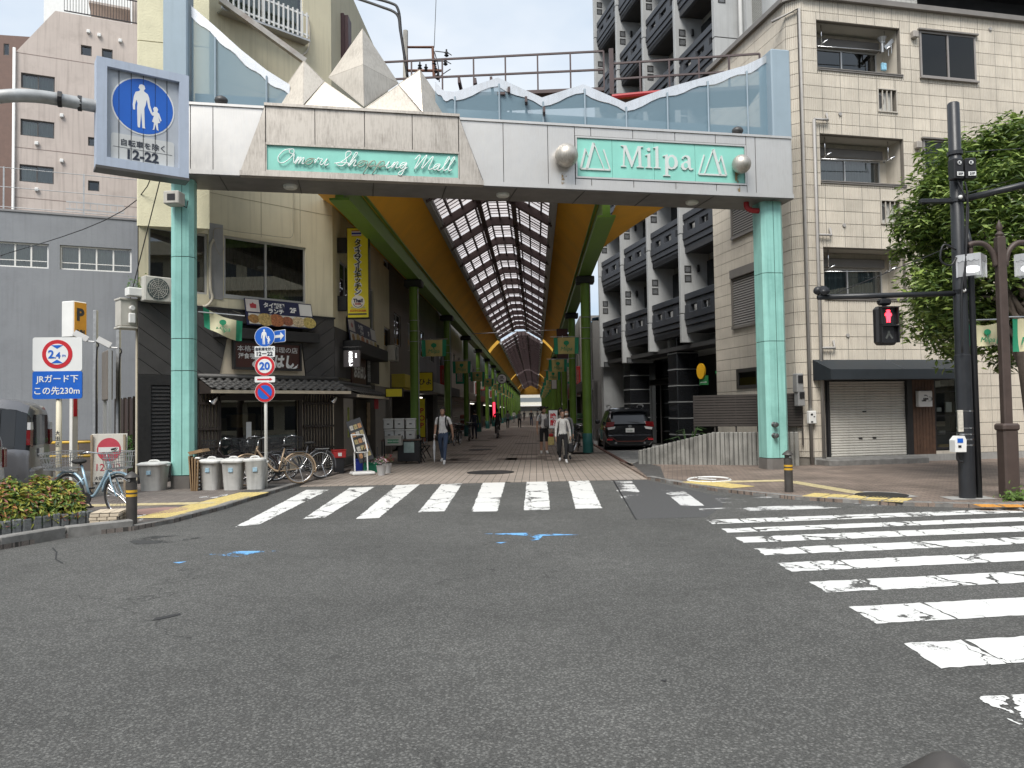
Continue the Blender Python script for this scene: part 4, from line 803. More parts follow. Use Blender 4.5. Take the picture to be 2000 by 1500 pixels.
# pent roof of interlocking tiles over the restaurant front and round the arcade corner
def pent_roof(name, F, x0, x1, zt, zb, dep, rows, cols, parent_rel=None):
    rt = link(name, None, cream, (*La(F.o), 0), (0,0,F.a-FL.a)); cw = (x1-x0)/cols; n = 6
    prof = [(cw*i/n, .032*math.sin(math.pi*2*i/n) + (.012 if i < 3 else 0)) for i in range(n+1)]
    vs = []
    rl_ = 1/rows
    sl = Vector((0, -dep, zb-zt)); nr = Vector((0, -(zb-zt)*-1, dep)).normalized(); nr = Vector((0, (zb-zt), dep)).normalized()
    for k, (f, up) in enumerate(((0,.0),(1.12,.03))):
        for px_, hh in prof: q = sl*rl_*f + nr*(hh+up); vs.append((px_, q.y, q.z))
    for px_, hh in prof: q = sl*rl_*1.12 + nr*(hh-.0); vs.append((px_, q.y, q.z))
    k = n+1; me = MB().add(vs, [(i, k+i, k+i+1, i+1) for i in range(n)] + [(k+i, 2*k+i, 2*k+i+1, k+i+1) for i in range(n)]).mesh('roof_tile', RTILE, True)
    for r_ in range(rows):
        for c in range(cols):
            p = sl*rl_*r_; link('roof_tile', me, rt, (x0+c*cw, p.y, zt+p.z), (rnd.uniform(-.01,.01),0,rnd.uniform(-.008,.008)))
    mb = MB(); mb.box(x0,-dep-.02,zb-.1,x1,-dep+.05,zb-.02); part('fascia', mb, PLAST, rt); mb = MB(); mb.add([(x0,-dep,zb-.02),(x1,-dep,zb-.02),(x1,0,zt-.03),(x0,0,zt-.03),(x0,-dep,zb-.1),(x1,-dep,zb-.1),(x1,0,zb-.1),(x0,0,zb-.1)], [(0,1,2,3),(4,7,6,5),(0,3,7,4),(1,5,6,2)]); part('soffit', mb, LATT, rt)
    mb = MB(); mb.tube([(x0-.03,-.06,zt+.05),(x1+.03,-.06,zt+.05)], .07, 8); part('ridge', mb, RTILE, rt, smooth=True)
    return rt
ez0 = FL.uv(520,767,-.75)[1]; ez1 = FL.uv(520,741,-.1)[1]
pent_roof('pent_roof', FL, FL.uv(400,750,-.4)[0], FLx+.05, ez1, ez0+.08, .78, 4, 18)
pent_roof('pent_roof', FA, 0, 4.4, ez1-.1, ez0, .7, 3, 16)
# ground floor front: black shutterboards, lattice, shop window
xk0, xk1 = .0, FL.uv(395,850)[0]; xw0, xw1 = FL.uv(430,830)[0], FL.uv(582,830)[0]; zw0, zw1 = FL.uv(500,888)[1], FL.uv(500,782)[1]
mb = MB(); mb.wall(.01, FLx, 0, zb0, [(xw0, zw0, xw1, zw1)], .1, y=.0); part('ground_wall', mb, PLAST, cream)
lb = link('louvre_wall', None, cream); lx1 = FL.uv(385,850)[0]; nl = 26; lz0, lz1 = .12, zb0-.25
mb = MB(); mb.box(0,-.06,0,lx1,-.003,.12); mb.box(0,-.06,lz1,lx1,-.003,zb0-.005); mb.box(0,-.07,.12,.28,-.003,lz1); mb.box(lx1*.52,-.062,.12,lx1*.52+.06,-.003,lz1); mb.box(lx1-.12,-.07,.12,lx1,-.003,lz1); part('frame', mb, BLACKWOOD, lb)
st_ = (lz1-lz0)/nl
for (xa, xb) in ((.285,lx1*.52-.005),(lx1*.52+.065,lx1-.125)):
    me = MB().add([(xa,-.055,0),(xb,-.055,0),(xb,-.02,st_*.98),(xa,-.02,st_*.98),(xa,-.02,0),(xb,-.02,0)], [(0,1,2,3),(0,4,5,1)]).mesh('slat', BLACKWOOD)
    for k in range(nl): link('slat', me, lb, (0,0,lz0+k*st_))
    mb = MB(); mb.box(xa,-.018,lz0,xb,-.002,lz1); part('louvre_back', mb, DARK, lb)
def lattice(name, x0, x1, z0, z1, n, rails):
    lt = link(name, None, cream); me = MB().box(-.019,-.075,z0,.019,-.04,z1).mesh('slat', LATT)
    for k in range(n): link('slat', me, lt, (x0+(x1-x0)*(k+.5)/n,0,0))
    for z in rails: mb = MB(); mb.box(x0,-.1,z-.03,x1,-.05,z+.03); part('rail', mb, LATT, lt)
lattice('lattice', FL.uv(386,850)[0], xw0-.04, .15, ez0+.05, 6, [FL.uv(400,p)[1] for p in (788,838,872)])
lattice('lattice', xw1+.12, FLx-.05, .15, ez0+.05, 11, [FL.uv(620,p)[1] for p in (788,832,874)])
mb = MB(); mb.box(xw0-.06,-.12,zw1,xw1+.1,0,zw1+.12); mb.box(xw0-.06,-.06,zw0,xw0,.02,zw1); mb.box(xw1,-.06,zw0,xw1+.1,.02,zw1); mb.box(xw0-.06,-.06,zw0-.08,xw1+.1,.02,zw0); mb.box(xw0,-.3,zw1+.12,xw1+.1,.0,zw1+.17); part('shop_window_frame', mb, LATT, cream)
xm = xw0+(xw1-xw0)*.52
mb = MB(); mb.add([(xw0,.04,zw0),(xw1,.04,zw0),(xw1,.04,zw1),(xw0,.04,zw1)], [(0,1,2,3)]); wn = part('shop_window', mb, glass('restaurant_glass', (.45,.48,.45), base=.07), cream)
mb = MB(); mb.box(xm-.012,.02,zw0,xm+.012,.06,zw1); part('glazing_bar', mb, LATT, wn)
mb = MB(); mb.add([(xw0,.08,zw0),(xw1,.08,zw0),(xw1,.08,zw0+.52),(xw0,.08,zw0+.42)], [(0,1,2,3)]); part('frosted_band', mb, mat('frosted_blue', (.18,.24,.26), .5, var=.08), wn)
mb = MB(); mb.add([(xw0,.1,0),(xw1,.1,0),(xw1,3,0),(xw0,3,0),(xw0,.1,zw1),(xw1,.1,zw1),(xw1,3,zw1),(xw0,3,zw1)], [(3,2,6,7),(0,1,2,3),(4,7,6,5),(0,3,7,4),(1,5,6,2)]); part('dining_room', mb, mat('dining_dark', (.05,.04,.03), .8, var=.3), wn)
for x, z, w, h, c in ((.25,.5,.4,.5,(.2,.14,.08)),(.5,.62,.5,.35,(.35,.22,.08)),(.66,.55,.25,.6,(.3,.2,.1)),(.82,.6,.3,.4,(.25,.18,.1)),(.36,.3,.5,.4,(.1,.08,.06))):
    mb = MB(); xx = xw0+(xw1-xw0)*x; zz = zw0+(zw1-zw0)*z; mb.bbox(xx-w/2,1.2,zz-h/2,xx+w/2,1.5,zz+h/2); part('furnishing', mb, plain('furnishing_%d' % int(x*100), c, .7), wn)
mb = MB(); mb.box(xm-.42,.03,zw0+.42,xm-.28,.036,zw0+.85); part('window_card', mb, WHITE, wn)
mb = MB(); mb.box(0,-.02,0,FLx,-.001,.12); part('plinth', mb, BLACKWOOD, cream)
for px, py in ((418,781),(652,780)):
    x, z = FL.uv(px, py, -.3); t = thing('eave_spotlight', 'silver spotlight under the tiled eave %s the shop window' % ('before' if px < 500 else 'beyond the lattice beside'), 'spotlight', FL.w(x,-.3,z), FL.a, 'eave spotlights')
    mb = MB(); mb.tube([(-.02,.1,.25),(-.02,.0,.1)], .02, 6); mb.lathe([(.03,.1),(.06,.06),(.1,-.08),(.085,-.08),(.02,.05)], 14, M=Matrix.Rotation(R(35),3,'Y') @ Matrix.Rotation(R(25),3,'X')); part('shade', mb, CHROME, t, smooth=50)
# Thai lunch banners: one over the street front, one round the corner
def thai_banner(name, label, F, x, z, y, w, h, tilt):
    t = thing(name, label, 'banner', F.w(x, y, z), F.a); mb = MB(); mb.box(-w/2,0,-h/2,w/2,.03,h/2); b = part('panel', mb, NAVY, t, rot=(tilt,0,0))
    mb = MB(); mb.box(-w/2+.06,-.006,-h/2+.03,w/2-.04,-.001,-h*.06); part('food_strip', mb, mat('paper_white', (.6,.58,.52), .6, var=.1, scale=20), b)
    for k, (c, rr) in enumerate((((.3,.16,.05),.14),((.45,.32,.12),.2),((.4,.15,.06),.2),((.28,.1,.05),.15),((.5,.4,.25),.17),((.42,.33,.1),.18))):
        mb = MB(); mb.lathe([(rr*.9*h/.62,0),(rr*h/.62,.003),(.01,.006)], 14, M=Matrix.Rotation(R(90),3,'X') @ Matrix.Diagonal((1,.75,1))); part('dish_picture', mb, mat('dish_%d' % k, c, .5, var=.6, scale=22), b, loc=(-w*.4+w*.165*k,-.008,-h*.27))
    mb = MB(); mb.box(-w/2+.02,-.006,h*.0,-w/2+.2*w,-.001,h/2-.02); part('logo_card', mb, mat('logo_card', (.6,.55,.52), .6), b)
    mb = MB(); mb.prism([(-.08,-.06),(.08,-.06),(.09,.05),(.03,.06),(0,.1),(-.03,.06),(-.09,.05)], -.01, -.007); part('pot_logo', mb, mat('logo_red', (.4,.04,.05), .5, var=0), b, loc=(-w/2+.11*w,0,h*.22))
    mb = MB(); mb.box(w/2-.2*w,-.006,h*.0,w/2-.02,-.001,h/2-.03); part('picture_card', mb, mat('logo_card'.replace('logo','plain'), (.6,.6,.58), .6, var=.05), b)
    text('タイ料理', h*.21, b, (-w*.08,-.006,h*.3), WHITE, bold=.006); text('ランチ', h*.21, b, (-w*.06,-.006,h*.08), WHITE, bold=.006); text('2F', h*.26, b, (w*.2,-.006,h*.18), WHITE, bold=.008)
    return t
a = FL.uv(480,590,-.22); b = FL.uv(611,640,-.22); thai_banner('lunch_banner', 'navy lunch banner with dish pictures tilted above the red restaurant board', FL, (a[0]+b[0])/2, (FL.uv(545,613,-.22)[1]), -.22, b[0]-a[0], .72, R(-14))
a = FA.uv(682,645,-.1); b = FA.uv(735,665,-.1); thai_banner('lunch_banner', 'dim navy lunch banner with dish pictures on the arcade side wall', FA, (a[0]+b[0])/2, FA.uv(708,655,-.1)[1], -.1, b[0]-a[0], .8, R(-8))
# tall yellow Thai sign sticking out into the arcade
ysd = FA.w(.45,0,0); z0 = D(698,622,ysd.y)[2]; z1 = D(698,444,ysd.y)[2]; xa = D(677,530,ysd.y).x; xb = D(721,530,ysd.y).x
t = thing('kitchen_sign', 'tall yellow projecting sign with black katakana and Thai flag on top', 'sign', ((xa+xb)/2, ysd.y, z0)); w, h = xb-xa, z1-z0; YEL = mat('sign_yellow', (.72,.6,.02), .4, var=.06)
mb = MB(); mb.bbox(-w/2,-.0,0,w/2,.22,h,.01); part('case', mb, BLACK, t); mb = MB(); mb.box(-w/2+.03,-.012,.03,w/2-.03,-.001,h-.03); part('face', mb, YEL, t)
for k, ch in enumerate('タイスマイルキッチン'): z = h*.835-k*h*.0605; text(ch, .205, t, (0,-.016,z), WHITE, bold=.028, name='letter_outline'); text(ch, .205, t, (0,-.022,z), BLACK, bold=.006, name='letter')
for k, c in enumerate(((.4,.02,.03),(.7,.7,.7),(.02,.03,.25),(.7,.7,.7),(.4,.02,.03))):
    hh = (.03,.03,.06,.03,.02)[k]; zz = h*.965 - (0,.03,.06,.12,.15)[k]; mb = MB(); mb.box(-.17,-.018,zz-hh,.11 if k else .11,-.013,zz); part('flag_stripe', mb, plain('flag_%d' % k, c), t)
mb = MB(); mb.lathe([(.01,0),(.19,0),(.19,.01),(.01,.01)][::-1], 24, (0,-.014,h*.18), Matrix.Rotation(R(90),3,'X')); part('badge', mb, mat('badge_cream', (.75,.7,.6), .5, var=0), t); text('Thai!', .14, t, (0,-.03,h*.195), NAVY, bold=.006); text('Smile', .08, t, (0,-.03,h*.16), mat('logo_red', (.4,.04,.05)), bold=.003)
mb = MB(); mb.tube([(.14*math.cos(a*.2+3.4),-.026,h*.175+.14*math.sin(a*.2+3.4)) for a in range(13)], .008, 4); part('smile', mb, BLACK, t)
text('タイ料理 ランチ', .06, t, (0,-.02,h*.12), mat('grey_print', (.3,.35,.4), .5), bold=.002); text('のスマイル4-2206', .075, t, (0,-.02,h*.085), mat('orange_print', (.6,.12,.02), .5), bold=.004, sx=.8)
mb = MB(); mb.box(-w/2+.04,-.018,h*.04,w/2-.08,-.013,h*.055); part('print_bar', mb, NAVY, t)
for py in (478, 592):
    z = D(660,py,ysd.y)[2]-z0; mb = MB(); mb.bbox(-w/2-.42,.04,z-.22,-w/2-.001,.18,z+.22,.02); part('bracket_box', mb, BLACK, t)
# restaurant arcade side: lantern sign, hood, boards
mb = MB(); mb.wall(.02, 5.6, 0, 2.65, [(1.1,.02,2.7,2.2)], .1, y=.0); part('side_ground_wall', mb, mat('dark_plaster', (.07,.06,.05), .8, var=.2), side)
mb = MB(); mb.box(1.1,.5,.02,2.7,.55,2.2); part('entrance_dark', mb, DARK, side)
mb = MB(); mb.box(.0,-.04,2.66,1.25,-.002,zb1-.2); part('side_boards', mb, CLAD, side); mb = MB(); mb.box(1.25,-.03,2.66,6.2,-.002,zb1-.2); part('side_panel', mb, mat('dark_panel', (.03,.027,.025), .7, var=.2), side)
mb = MB(); x, z = FA.uv(700,682,-.3); mb.bbox(.9,-.55,z-.18,5.2,-.04,z+.2,.02); part('side_hood', mb, BLACKWOOD, side)
x, z = FA.uv(735,735,-.05); t = thing('side_board', 'dark red board with white brush lettering on the arcade side', 'sign', FA.w(2.9,-.06,FA.uv(715,725)[1]), FA.a)
mb = MB(); mb.box(-1.0,0,-.5,1.0,.03,.5); part('panel', mb, SIGN_BROWN, t); text('おおはし', .42, t, (.1,-.008,-.1), WHITE, bold=.02, shear=.15); text('洋食亭', .16, t, (-.5,-.008,.32), WHITE, bold=.004)
for k in range(2): mb = MB(); mb.box(1.15+k*.25,-.01,-.6,1.36+k*.25,.03,.55); part('menu_strip', mb, BLACKWOOD, t); text('本格手造料理', .14, t, (1.25+k*.25,-.016,0), WHITE, vertical=True)
ysd2 = FA.w(.6,0,0); p0 = D(672,685,ysd2.y); p1 = D(704,717,ysd2.y)
t = thing('lantern_sign', 'grey box sign with white brush hiragana hanging under the corner hood', 'sign', ((p0.x+p1.x)/2, ysd2.y-.1, (p0.z+p1.z)/2)); w = p1.x-p0.x; h = p0.z-p1.z
mb = MB(); mb.bbox(-w/2,0,-h/2,w/2,.14,h/2,.01); part('box', mb, mat('lantern_grey', (.16,.14,.14), .5, var=.05, emit=.0), t); LIT = mat('lit_white', (.9,.9,.9), .5, emit=.9, var=0)
text('おおはし', .12, t, (-.02,-.006,0), LIT, bold=.008, vertical=True); text('洋食亭', .05, t, (.13,-.006,.09), LIT, bold=.002, vertical=True); mb = MB(); mb.tube([(-w,.07,h/2+.1),(w*.6,.07,h/2+.1)], .012, 6); mb.tube([(-.1,.07,h/2),(-.1,.07,h/2+.1)], .008, 5); mb.tube([(.1,.07,h/2),(.1,.07,h/2+.1)], .008, 5); part('hanger', mb, BLACK, t)
x, z = FA.uv(770,690,-.3); ac_unit(None, 'ac_unit', 'pale outdoor air conditioner high on the dark wall past the restaurant', FA, x-.4, z-.3, -.4, m=mat('ac_pale', (.5,.49,.46), .6))
# street-side air conditioner, planter, meter box and conduits
x, z = FL.uv(281,587,-.32); ac_unit(None, 'ac_unit', 'beige outdoor air conditioner on the band below the brown blinds', FL, x, z, -.38, w=FL.uv(342,587,-.32)[0]-x, h=FL.uv(300,540,-.32)[1]-z)
mb = MB(); xq = FL.uv(406,520,-.06)[0]
P = [FL.uv(*p, -.06) for p in ((417,468),(411,480),(410,500),(411,560),(415,580),(410,592),(402,598),(396,598))]; mb.tube(smooth_pts([(a,-.06,b) for a, b in P], 4), .035, 8); part('conduit', mb, mat('ivory_conduit', (.5,.46,.38), .6), cream, smooth=True)
for pts, rr in ((((417,468),(421,446),(460,452),(510,458),(550,463),(571,461),(572,425)), .008), (((381,595),(430,600),(470,612)), .008), (((418,470),(425,490),(432,498),(438,480)), .006), (((572,425),(573,370)), .008)):
    mb = MB(); mb.tube(smooth_pts([(*[FL.uv(*p, -.05)[0], -.05, FL.uv(*p, -.05)[1]],) for p in pts], 4), rr, 5); part('cable', mb, mat('beige_cable', (.35,.32,.25), .6), cream)
mb = MB(); P = [FL.uv(*p,-.05) for p in ((600,30),(604,60),(603,90),(595,105),(580,110))]; mb.tube(smooth_pts([(a,-.06,b) for a, b in P],4), .03, 8); part('hose', mb, mat('ivory_conduit', (.5,.46,.38)), cream, smooth=True)
x, z = FL.uv(247,590,-.3); t = thing('meter_box', 'white electric meter box with a small unit at the house corner', 'meter', FL.w(-.16,.16,FL.uv(250,636)[1]), FL.a); mb = MB(); mb.bbox(-.2,-.1,0,.22,.25,.62,.015); mb.bbox(-.22,-.14,-.06,.26,.28,-.01,.01); mb.bbox(-.22,-.13,.6,.24,.27,.65,.01); part('box', mb, mat('ivory_metal', (.5,.48,.43), .5, streak=.3), t); mb = MB(); mb.lathe([(.06,0),(.06,.07),(.05,.09),(.01,.09)], 14, (.05,-.1,.42), Matrix.Rotation(R(90),3,'X')); mb.bbox(-.03,-.18,.06,.12,-.1,.3,.02); part('meter', mb, WHITE, t)
mb = MB(); mb.tube([(.2,.0,-.06),(.2,.0,-3.6)], .03, 8); part('pipe', mb, mat('ivory_conduit', (.5,.46,.38)), t)
# sign bracket and beam behind the gate screen
mb = MB(); z0, z1 = D(596,120,20.0), D(430,0,19.0); mb.bar(z0, z1, .14, .14); tag(part('steel_strut', mb, mat('rusty_white_steel', (.45,.43,.4), .6, var=.2, grime=.6, streak_c=(.2,.09,.05)), None), 'rust-streaked pale steel strut slanting behind the gate screen', 'strut')
ysd3 = FA.w(1.1,0,0); a, b = D(660,25,ysd3.y), D(690,118,ysd3.y); t = thing('purple_sign_case', 'tall dark purple sign case high on the cream house corner', 'sign', (a.x, a.y, b.z)); mb = MB(); mb.bbox(0,0,0,.18,.5,a.z-b.z,.01); mb.bbox(.18,.02,.06,.3,.5,a.z-b.z-.05,.01); part('case', mb, mat('purple_brown_paint', (.075,.035,.04), .5, var=.15), t); mb = MB(); mb.bar((-.05,.2,0),(0,.2,1.1),.03); mb.bar((-.3,.2,0),(.0,.2,0),.03); part('bracket', mb, mat('purple_brown_paint', (.075,.035,.04)), t)

# ================================================================= grey house, pink house and others at the far left
GREY = mat('grey_blue_render', (.25,.265,.29), .85, var=.08, scale=.7, bump=.4, bscale=14, streak=.3, streak_c=(.15,.155,.17), grime=.3)
g1 = D(268,700,24.0); gd = direction(4500); FG = Fr(g1.xy - gd*12, g1.xy + gd*.6); zg = FG.uv(130,421)[1]
grey = at_frame('grey_house', 'two-storey house in grey-blue render behind the car park', 'building', FG)
w1 = rc(FG, (117,478), (257,533)); w2 = rc(FG, (-40,468), (95,524)); hz_ = (w1[1], w1[3])
w2 = (w2[0], w1[1]-.0, w2[2], w1[3])
mb = MB(); mb.wall(0, FG.L, 0, zg, [w1, w2], .16); mb.add([(0,0,zg),(FG.L,0,zg),(FG.L,7,zg),(0,7,zg)], [(0,1,2,3)]); mb.add([(FG.L,0,0),(FG.L,7,0),(FG.L,7,zg),(FG.L,0,zg)], [(0,1,2,3)]); part('wall', mb, GREY, grey)
window(grey, *w1, .08, 4, WHITE, WINGLASS, CURTAIN, fw=.05, mull=[w1[1]+(w1[3]-w1[1])*f for f in (.3,)]); window(grey, *w2, .08, 4, WHITE, WINGLASS, CURTAIN, fw=.05, mull=[w2[1]+(w2[3]-w2[1])*.3])
mb = MB(); mb.box(0,-.03,zg,FG.L,.2,zg+.06); part('parapet_cap', mb, mat('grey_cap', (.25,.25,.26), .7), grey)
mb = MB(); mb.box(0,-.05,0,FG.L,-.002,FG.uv(150,795)[1]-1.0); part('plinth', mb, mat('brown_plinth', (.12,.1,.09), .8), grey)
rg = thing('roof_fence', 'thin grey wire fence along the grey house roof', 'fence', FG.o, FG.a)
for k in range(7): x = FG.L*k/6; mb = MB(); mb.box(x-.02,.1,zg+.06,x+.02,.13,zg+.06+1.3); part('post', mb, STEEL, rg)
for z in (.15,.75,1.33): mb = MB(); mb.tube([(0,.11,zg+z),(FG.L,.11,zg+z)], .012, 5); part('wire', mb, STEEL, rg)
ld = thing('roof_ladder', 'aluminium ladder lying along the roof of the grey house', 'ladder', FG.w(FG.uv(126,415)[0], .35, zg+.3), FG.a)
Lw = FG.uv(240,425)[0]-FG.uv(126,415)[0]
for z in (0, .22): mb = MB(); mb.bar((0,0,z),(Lw,0,z),.03,.04); part('rail', mb, ALU, ld)
for k in range(9): mb = MB(); mb.bar((Lw*k/8.5+.1,0,0),(Lw*k/8.5+.1,0,.22),.02); part('rung', mb, ALU, ld)
PINK = mat('pink_beige_render', (.53,.46,.415), .85, var=.08, scale=.6, bump=.3, bscale=40, streak=.45, streak_c=(.26,.215,.19), grime=.3)
p1 = D(268,400,33.0); pd = direction(4300); FP = Fr(p1.xy - pd*7.2, p1.xy + pd*.8)
pink = at_frame('pink_house', 'tall pink-beige rendered house with streaked walls and a slanted roof side', 'building', FP)
pts = FP.poly([(28,104),(108,21),(290,70)]); xL = pts[0][0]; tz = pts[1][1]
win = [rc(FP,(41,141),(107,180)), rc(FP,(40,231),(106,271)), rc(FP,(38,320),(105,360))]; sml = [rc(FP,(158,87),(179,110)), rc(FP,(199,94),(220,118)), rc(FP,(172,267),(186,286)), rc(FP,(172,352),(194,374))]
mb = MB(); mb.wall(xL, FP.L, 0, pts[0][1], win+[s for s in sml if s[3] < pts[0][1]], .16)
zc = pts[0][1]; ups = [s for s in sml if s[3] >= pts[0][1]]; xs1 = pts[1][0]; 
mb.wall(xs1, FP.L, zc, tz, [(s[0], max(s[1], zc), s[2], s[3]) for s in ups], .16); mb.add([(xL,0,zc),(xs1,0,zc),(xs1,0,tz)], [(0,1,2)]); part('wall', mb, PINK, pink)
mb = MB(); mb.add([(xL,0,0),(xL,8,0),(xL,8,zc),(xL,0,zc)], [(0,3,2,1)]); mb.add([(xL,0,zc),(xL,8,zc),(xs1,8,tz),(xs1,0,tz)], [(0,3,2,1)]); mb.add([(xs1,0,tz),(FP.L,0,tz),(FP.L,8,tz),(xs1,8,tz)], [(0,1,2,3)]); part('roof_and_side', mb, PINK, pink)
for w_ in win: window(pink, *w_, .08, 2, ALUDARK, WINGLASS, curs=[CURTAIN, mat('grey_curtain', (.4,.42,.43), .9, var=.1)], fw=.05, sill=.06)
for w_ in sml: window(pink, *w_, .08, 1, ALUDARK, WINGLASS if w_ is not sml[3] else DARKGLASS, None, fw=.05, sill=.05)
for py in (120, 205, 300, 395): z = FP.uv(150,py)[1]; mb = MB(); mb.box(xL,-.006,z-.012,FP.L,.0,z+.012); part('render_joint', mb, mat('pink_joint', (.26,.2,.18), .9), pink)
for px, py in ((173,63),(194,70),(235,81),(121,227),(72,281),(121,315),(72,371)):
    x, z = FP.uv(px, py); mb = MB(); mb.bbox(x-.07,-.12,z-.07,x+.07,0,z+.08,.02); part('vent_hood', mb, WHITE, pink)
x = FP.uv(27,300)[0]; mb = MB(); mb.tube([(x,-.08,0),(x,-.08,zc+.2)], .055, 8); part('rain_pipe', mb, WHITE, pink, smooth=True)
rg = thing('roof_railing', 'black metal railing along the roof of the pink house', 'railing', FP.o, FP.a); xa, xb = FP.uv(125,20)[0], FP.L
for z in (.12, 1.1): mb = MB(); mb.bar((xa,.1,tz+z),(xb,.1,tz+z),.04); part('rail', mb, BLACK, rg)
me = MB().box(-.01,.09,tz+.1,.01,.11,tz+1.1).mesh('baluster', BLACK)
for k in range(34): link('baluster', me, rg, (xa+(xb-xa)*k/33,0,0))
mb = MB(); x, z = FP.uv(222,40); mb.add([(x-1,.6,tz+.9),(x+.6,.6,tz+.9),(x+.6,1.9,tz+.9),(x-1,1.9,tz+.9),(x-1,.6,tz+1.0),(x+.6,.6,tz+1.0),(x+.6,1.9,tz+1.0),(x-1,1.9,tz+1.0)], [(0,3,2,1),(4,5,6,7),(0,1,5,4),(1,2,6,5),(2,3,7,6),(3,0,4,7)]); mb.box(x+.7,.4,tz,x+2.4,3,tz+2.2); part('stair_house', mb, PINK, pink)
Fq = Fr(D(-300,600,48), D(80,600,50)); br = at_frame('brown_block', 'brown tiled block rising at the far left edge', 'building', Fq); zq = Fq.uv(30,70)[1]; wq = rc(Fq,(7,85),(18,108)); mb = MB(); mb.wall(-2, Fq.L, 0, zq, [wq], .1); mb.add([(Fq.L,0,0),(Fq.L,9,0),(Fq.L,9,zq),(Fq.L,0,zq)], [(0,1,2,3)]); mb.add([(-2,0,zq),(Fq.L,0,zq),(Fq.L,9,zq),(-2,9,zq)], [(0,1,2,3)]); part('wall', mb, mat('brown_tile', (.16,.1,.08), .7, var=.12), br); window(br, *wq, .03, 1, ALUDARK, WINGLASS)
Fw = Fr(D(82,600,70), D(300,600,70)); wh = at_frame('white_block', 'pale white office block behind the pink house roof', 'building', Fw); mb = MB(); mb.box(0,0,0,Fw.L,12,Fw.uv(150,-12)[1]); part('wall', mb, mat('white_block', (.7,.7,.68), .8, var=.05), wh); mb = MB(); zz = Fw.uv(150,-12)[1]; mb.tube([(5,1,zz),(5,1,zz+6)], .05); mb.tube([(7,1,zz),(7,1,zz+4)], .05); part('aerial', mb, STEEL, wh)
# ================================================================= the shopping street gate
TEAL = mat('teal_enamel', (.3,.6,.54), .45, var=.09, scale=2, streak=.5, streak_c=(.13,.33,.29), grime=.45); TEALSIGN = mat('teal_sign_face', (.26,.62,.53), .45, var=.06, scale=2)
def stainless(name, c, dirt, rough=.38):
    m, t, b = nodes_of(name); N = t.nodes.new; Lk = t.links.new; MATS[name] = m
    pos = N('ShaderNodeNewGeometry').outputs['Position']
    n1 = N('ShaderNodeTexNoise'); n1.inputs['Scale'].default_value = 1.3; n1.inputs['Detail'].default_value = 8; n1.inputs['Roughness'].default_value = .7; Lk(pos, n1.inputs['Vector'])
    mp_ = N('ShaderNodeMapping'); mp_.inputs['Scale'].default_value = (14,14,1.6); Lk(pos, mp_.inputs[0]); n2 = N('ShaderNodeTexNoise'); n2.inputs['Scale'].default_value = 2; n2.inputs['Detail'].default_value = 6; n2.inputs['Roughness'].default_value = .7; Lk(mp_.outputs[0], n2.inputs['Vector'])
    ad = N('ShaderNodeMath'); ad.operation = 'MULTIPLY'; Lk(n1.outputs[0], ad.inputs[0]); Lk(n2.outputs[0], ad.inputs[1])
    r = N('ShaderNodeMapRange'); r.inputs[1].default_value = .2; r.inputs[2].default_value = .42; r.inputs[3].default_value = 0; r.inputs[4].default_value = dirt; Lk(ad.outputs[0], r.inputs[0])
    mi = N('ShaderNodeMixRGB'); mi.inputs[1].default_value = (*c, 1); mi.inputs[2].default_value = (.16,.14,.12,1); Lk(r.outputs[0], mi.inputs[0]); Lk(mi.outputs[0], b.inputs['Base Color'])
    b.inputs['Metallic'].default_value = .75; rr = N('ShaderNodeMapRange'); rr.inputs[3].default_value = rough-.08; rr.inputs[4].default_value = rough+.25; Lk(n2.outputs[0], rr.inputs[0]); Lk(rr.outputs[0], b.inputs['Roughness'])
    n3 = N('ShaderNodeTexNoise'); n3.inputs['Scale'].default_value = 1.7; Lk(pos, n3.inputs['Vector']); bp = N('ShaderNodeBump'); bp.inputs['Strength'].default_value = .12; bp.inputs['Distance'].default_value = .03; Lk(n3.outputs[0], bp.inputs['Height']); Lk(bp.outputs[0], b.inputs['Normal'])
    return m
SS = stainless('brushed_stainless', (.66,.64,.61), .14, .34); SSD = stainless('stained_stainless', (.52,.48,.43), .65, .45); SSP = stainless('pyramid_sheet', (.56,.52,.46), .4, .48); SPH = stainless('dull_sphere_metal', (.55,.52,.47), .7, .4)
BLUEGREY = mat('blue_grey_enamel', (.3,.38,.44), .5, var=.06, scale=1.5, streak=.2, streak_c=(.2,.25,.28)); SOFF = mat('gate_soffit', (.2,.19,.18), .5, .3, var=.2)
SCREEN = veil('blue_mesh_screen', (.22,.33,.4), .7, .3); SILVER = stainless('silver_trim', (.82,.82,.82), .3, .2)
FK = Fr(G(360,958), G(1512,920)); gate = at_frame('shopping_gate', 'stainless shopping street gate on teal pillars with pyramids, spheres and teal signs', 'gate', FK)
YB = -.5; LK = FK.L
zb = sum(FK.uv(x, y, YB)[1] for x, y in ((470,346),(1000,366),(1400,380)))/3; zt = sum(FK.uv(x, y, YB)[1] for x, y in ((440,203),(1000,238),(1400,262)))/3
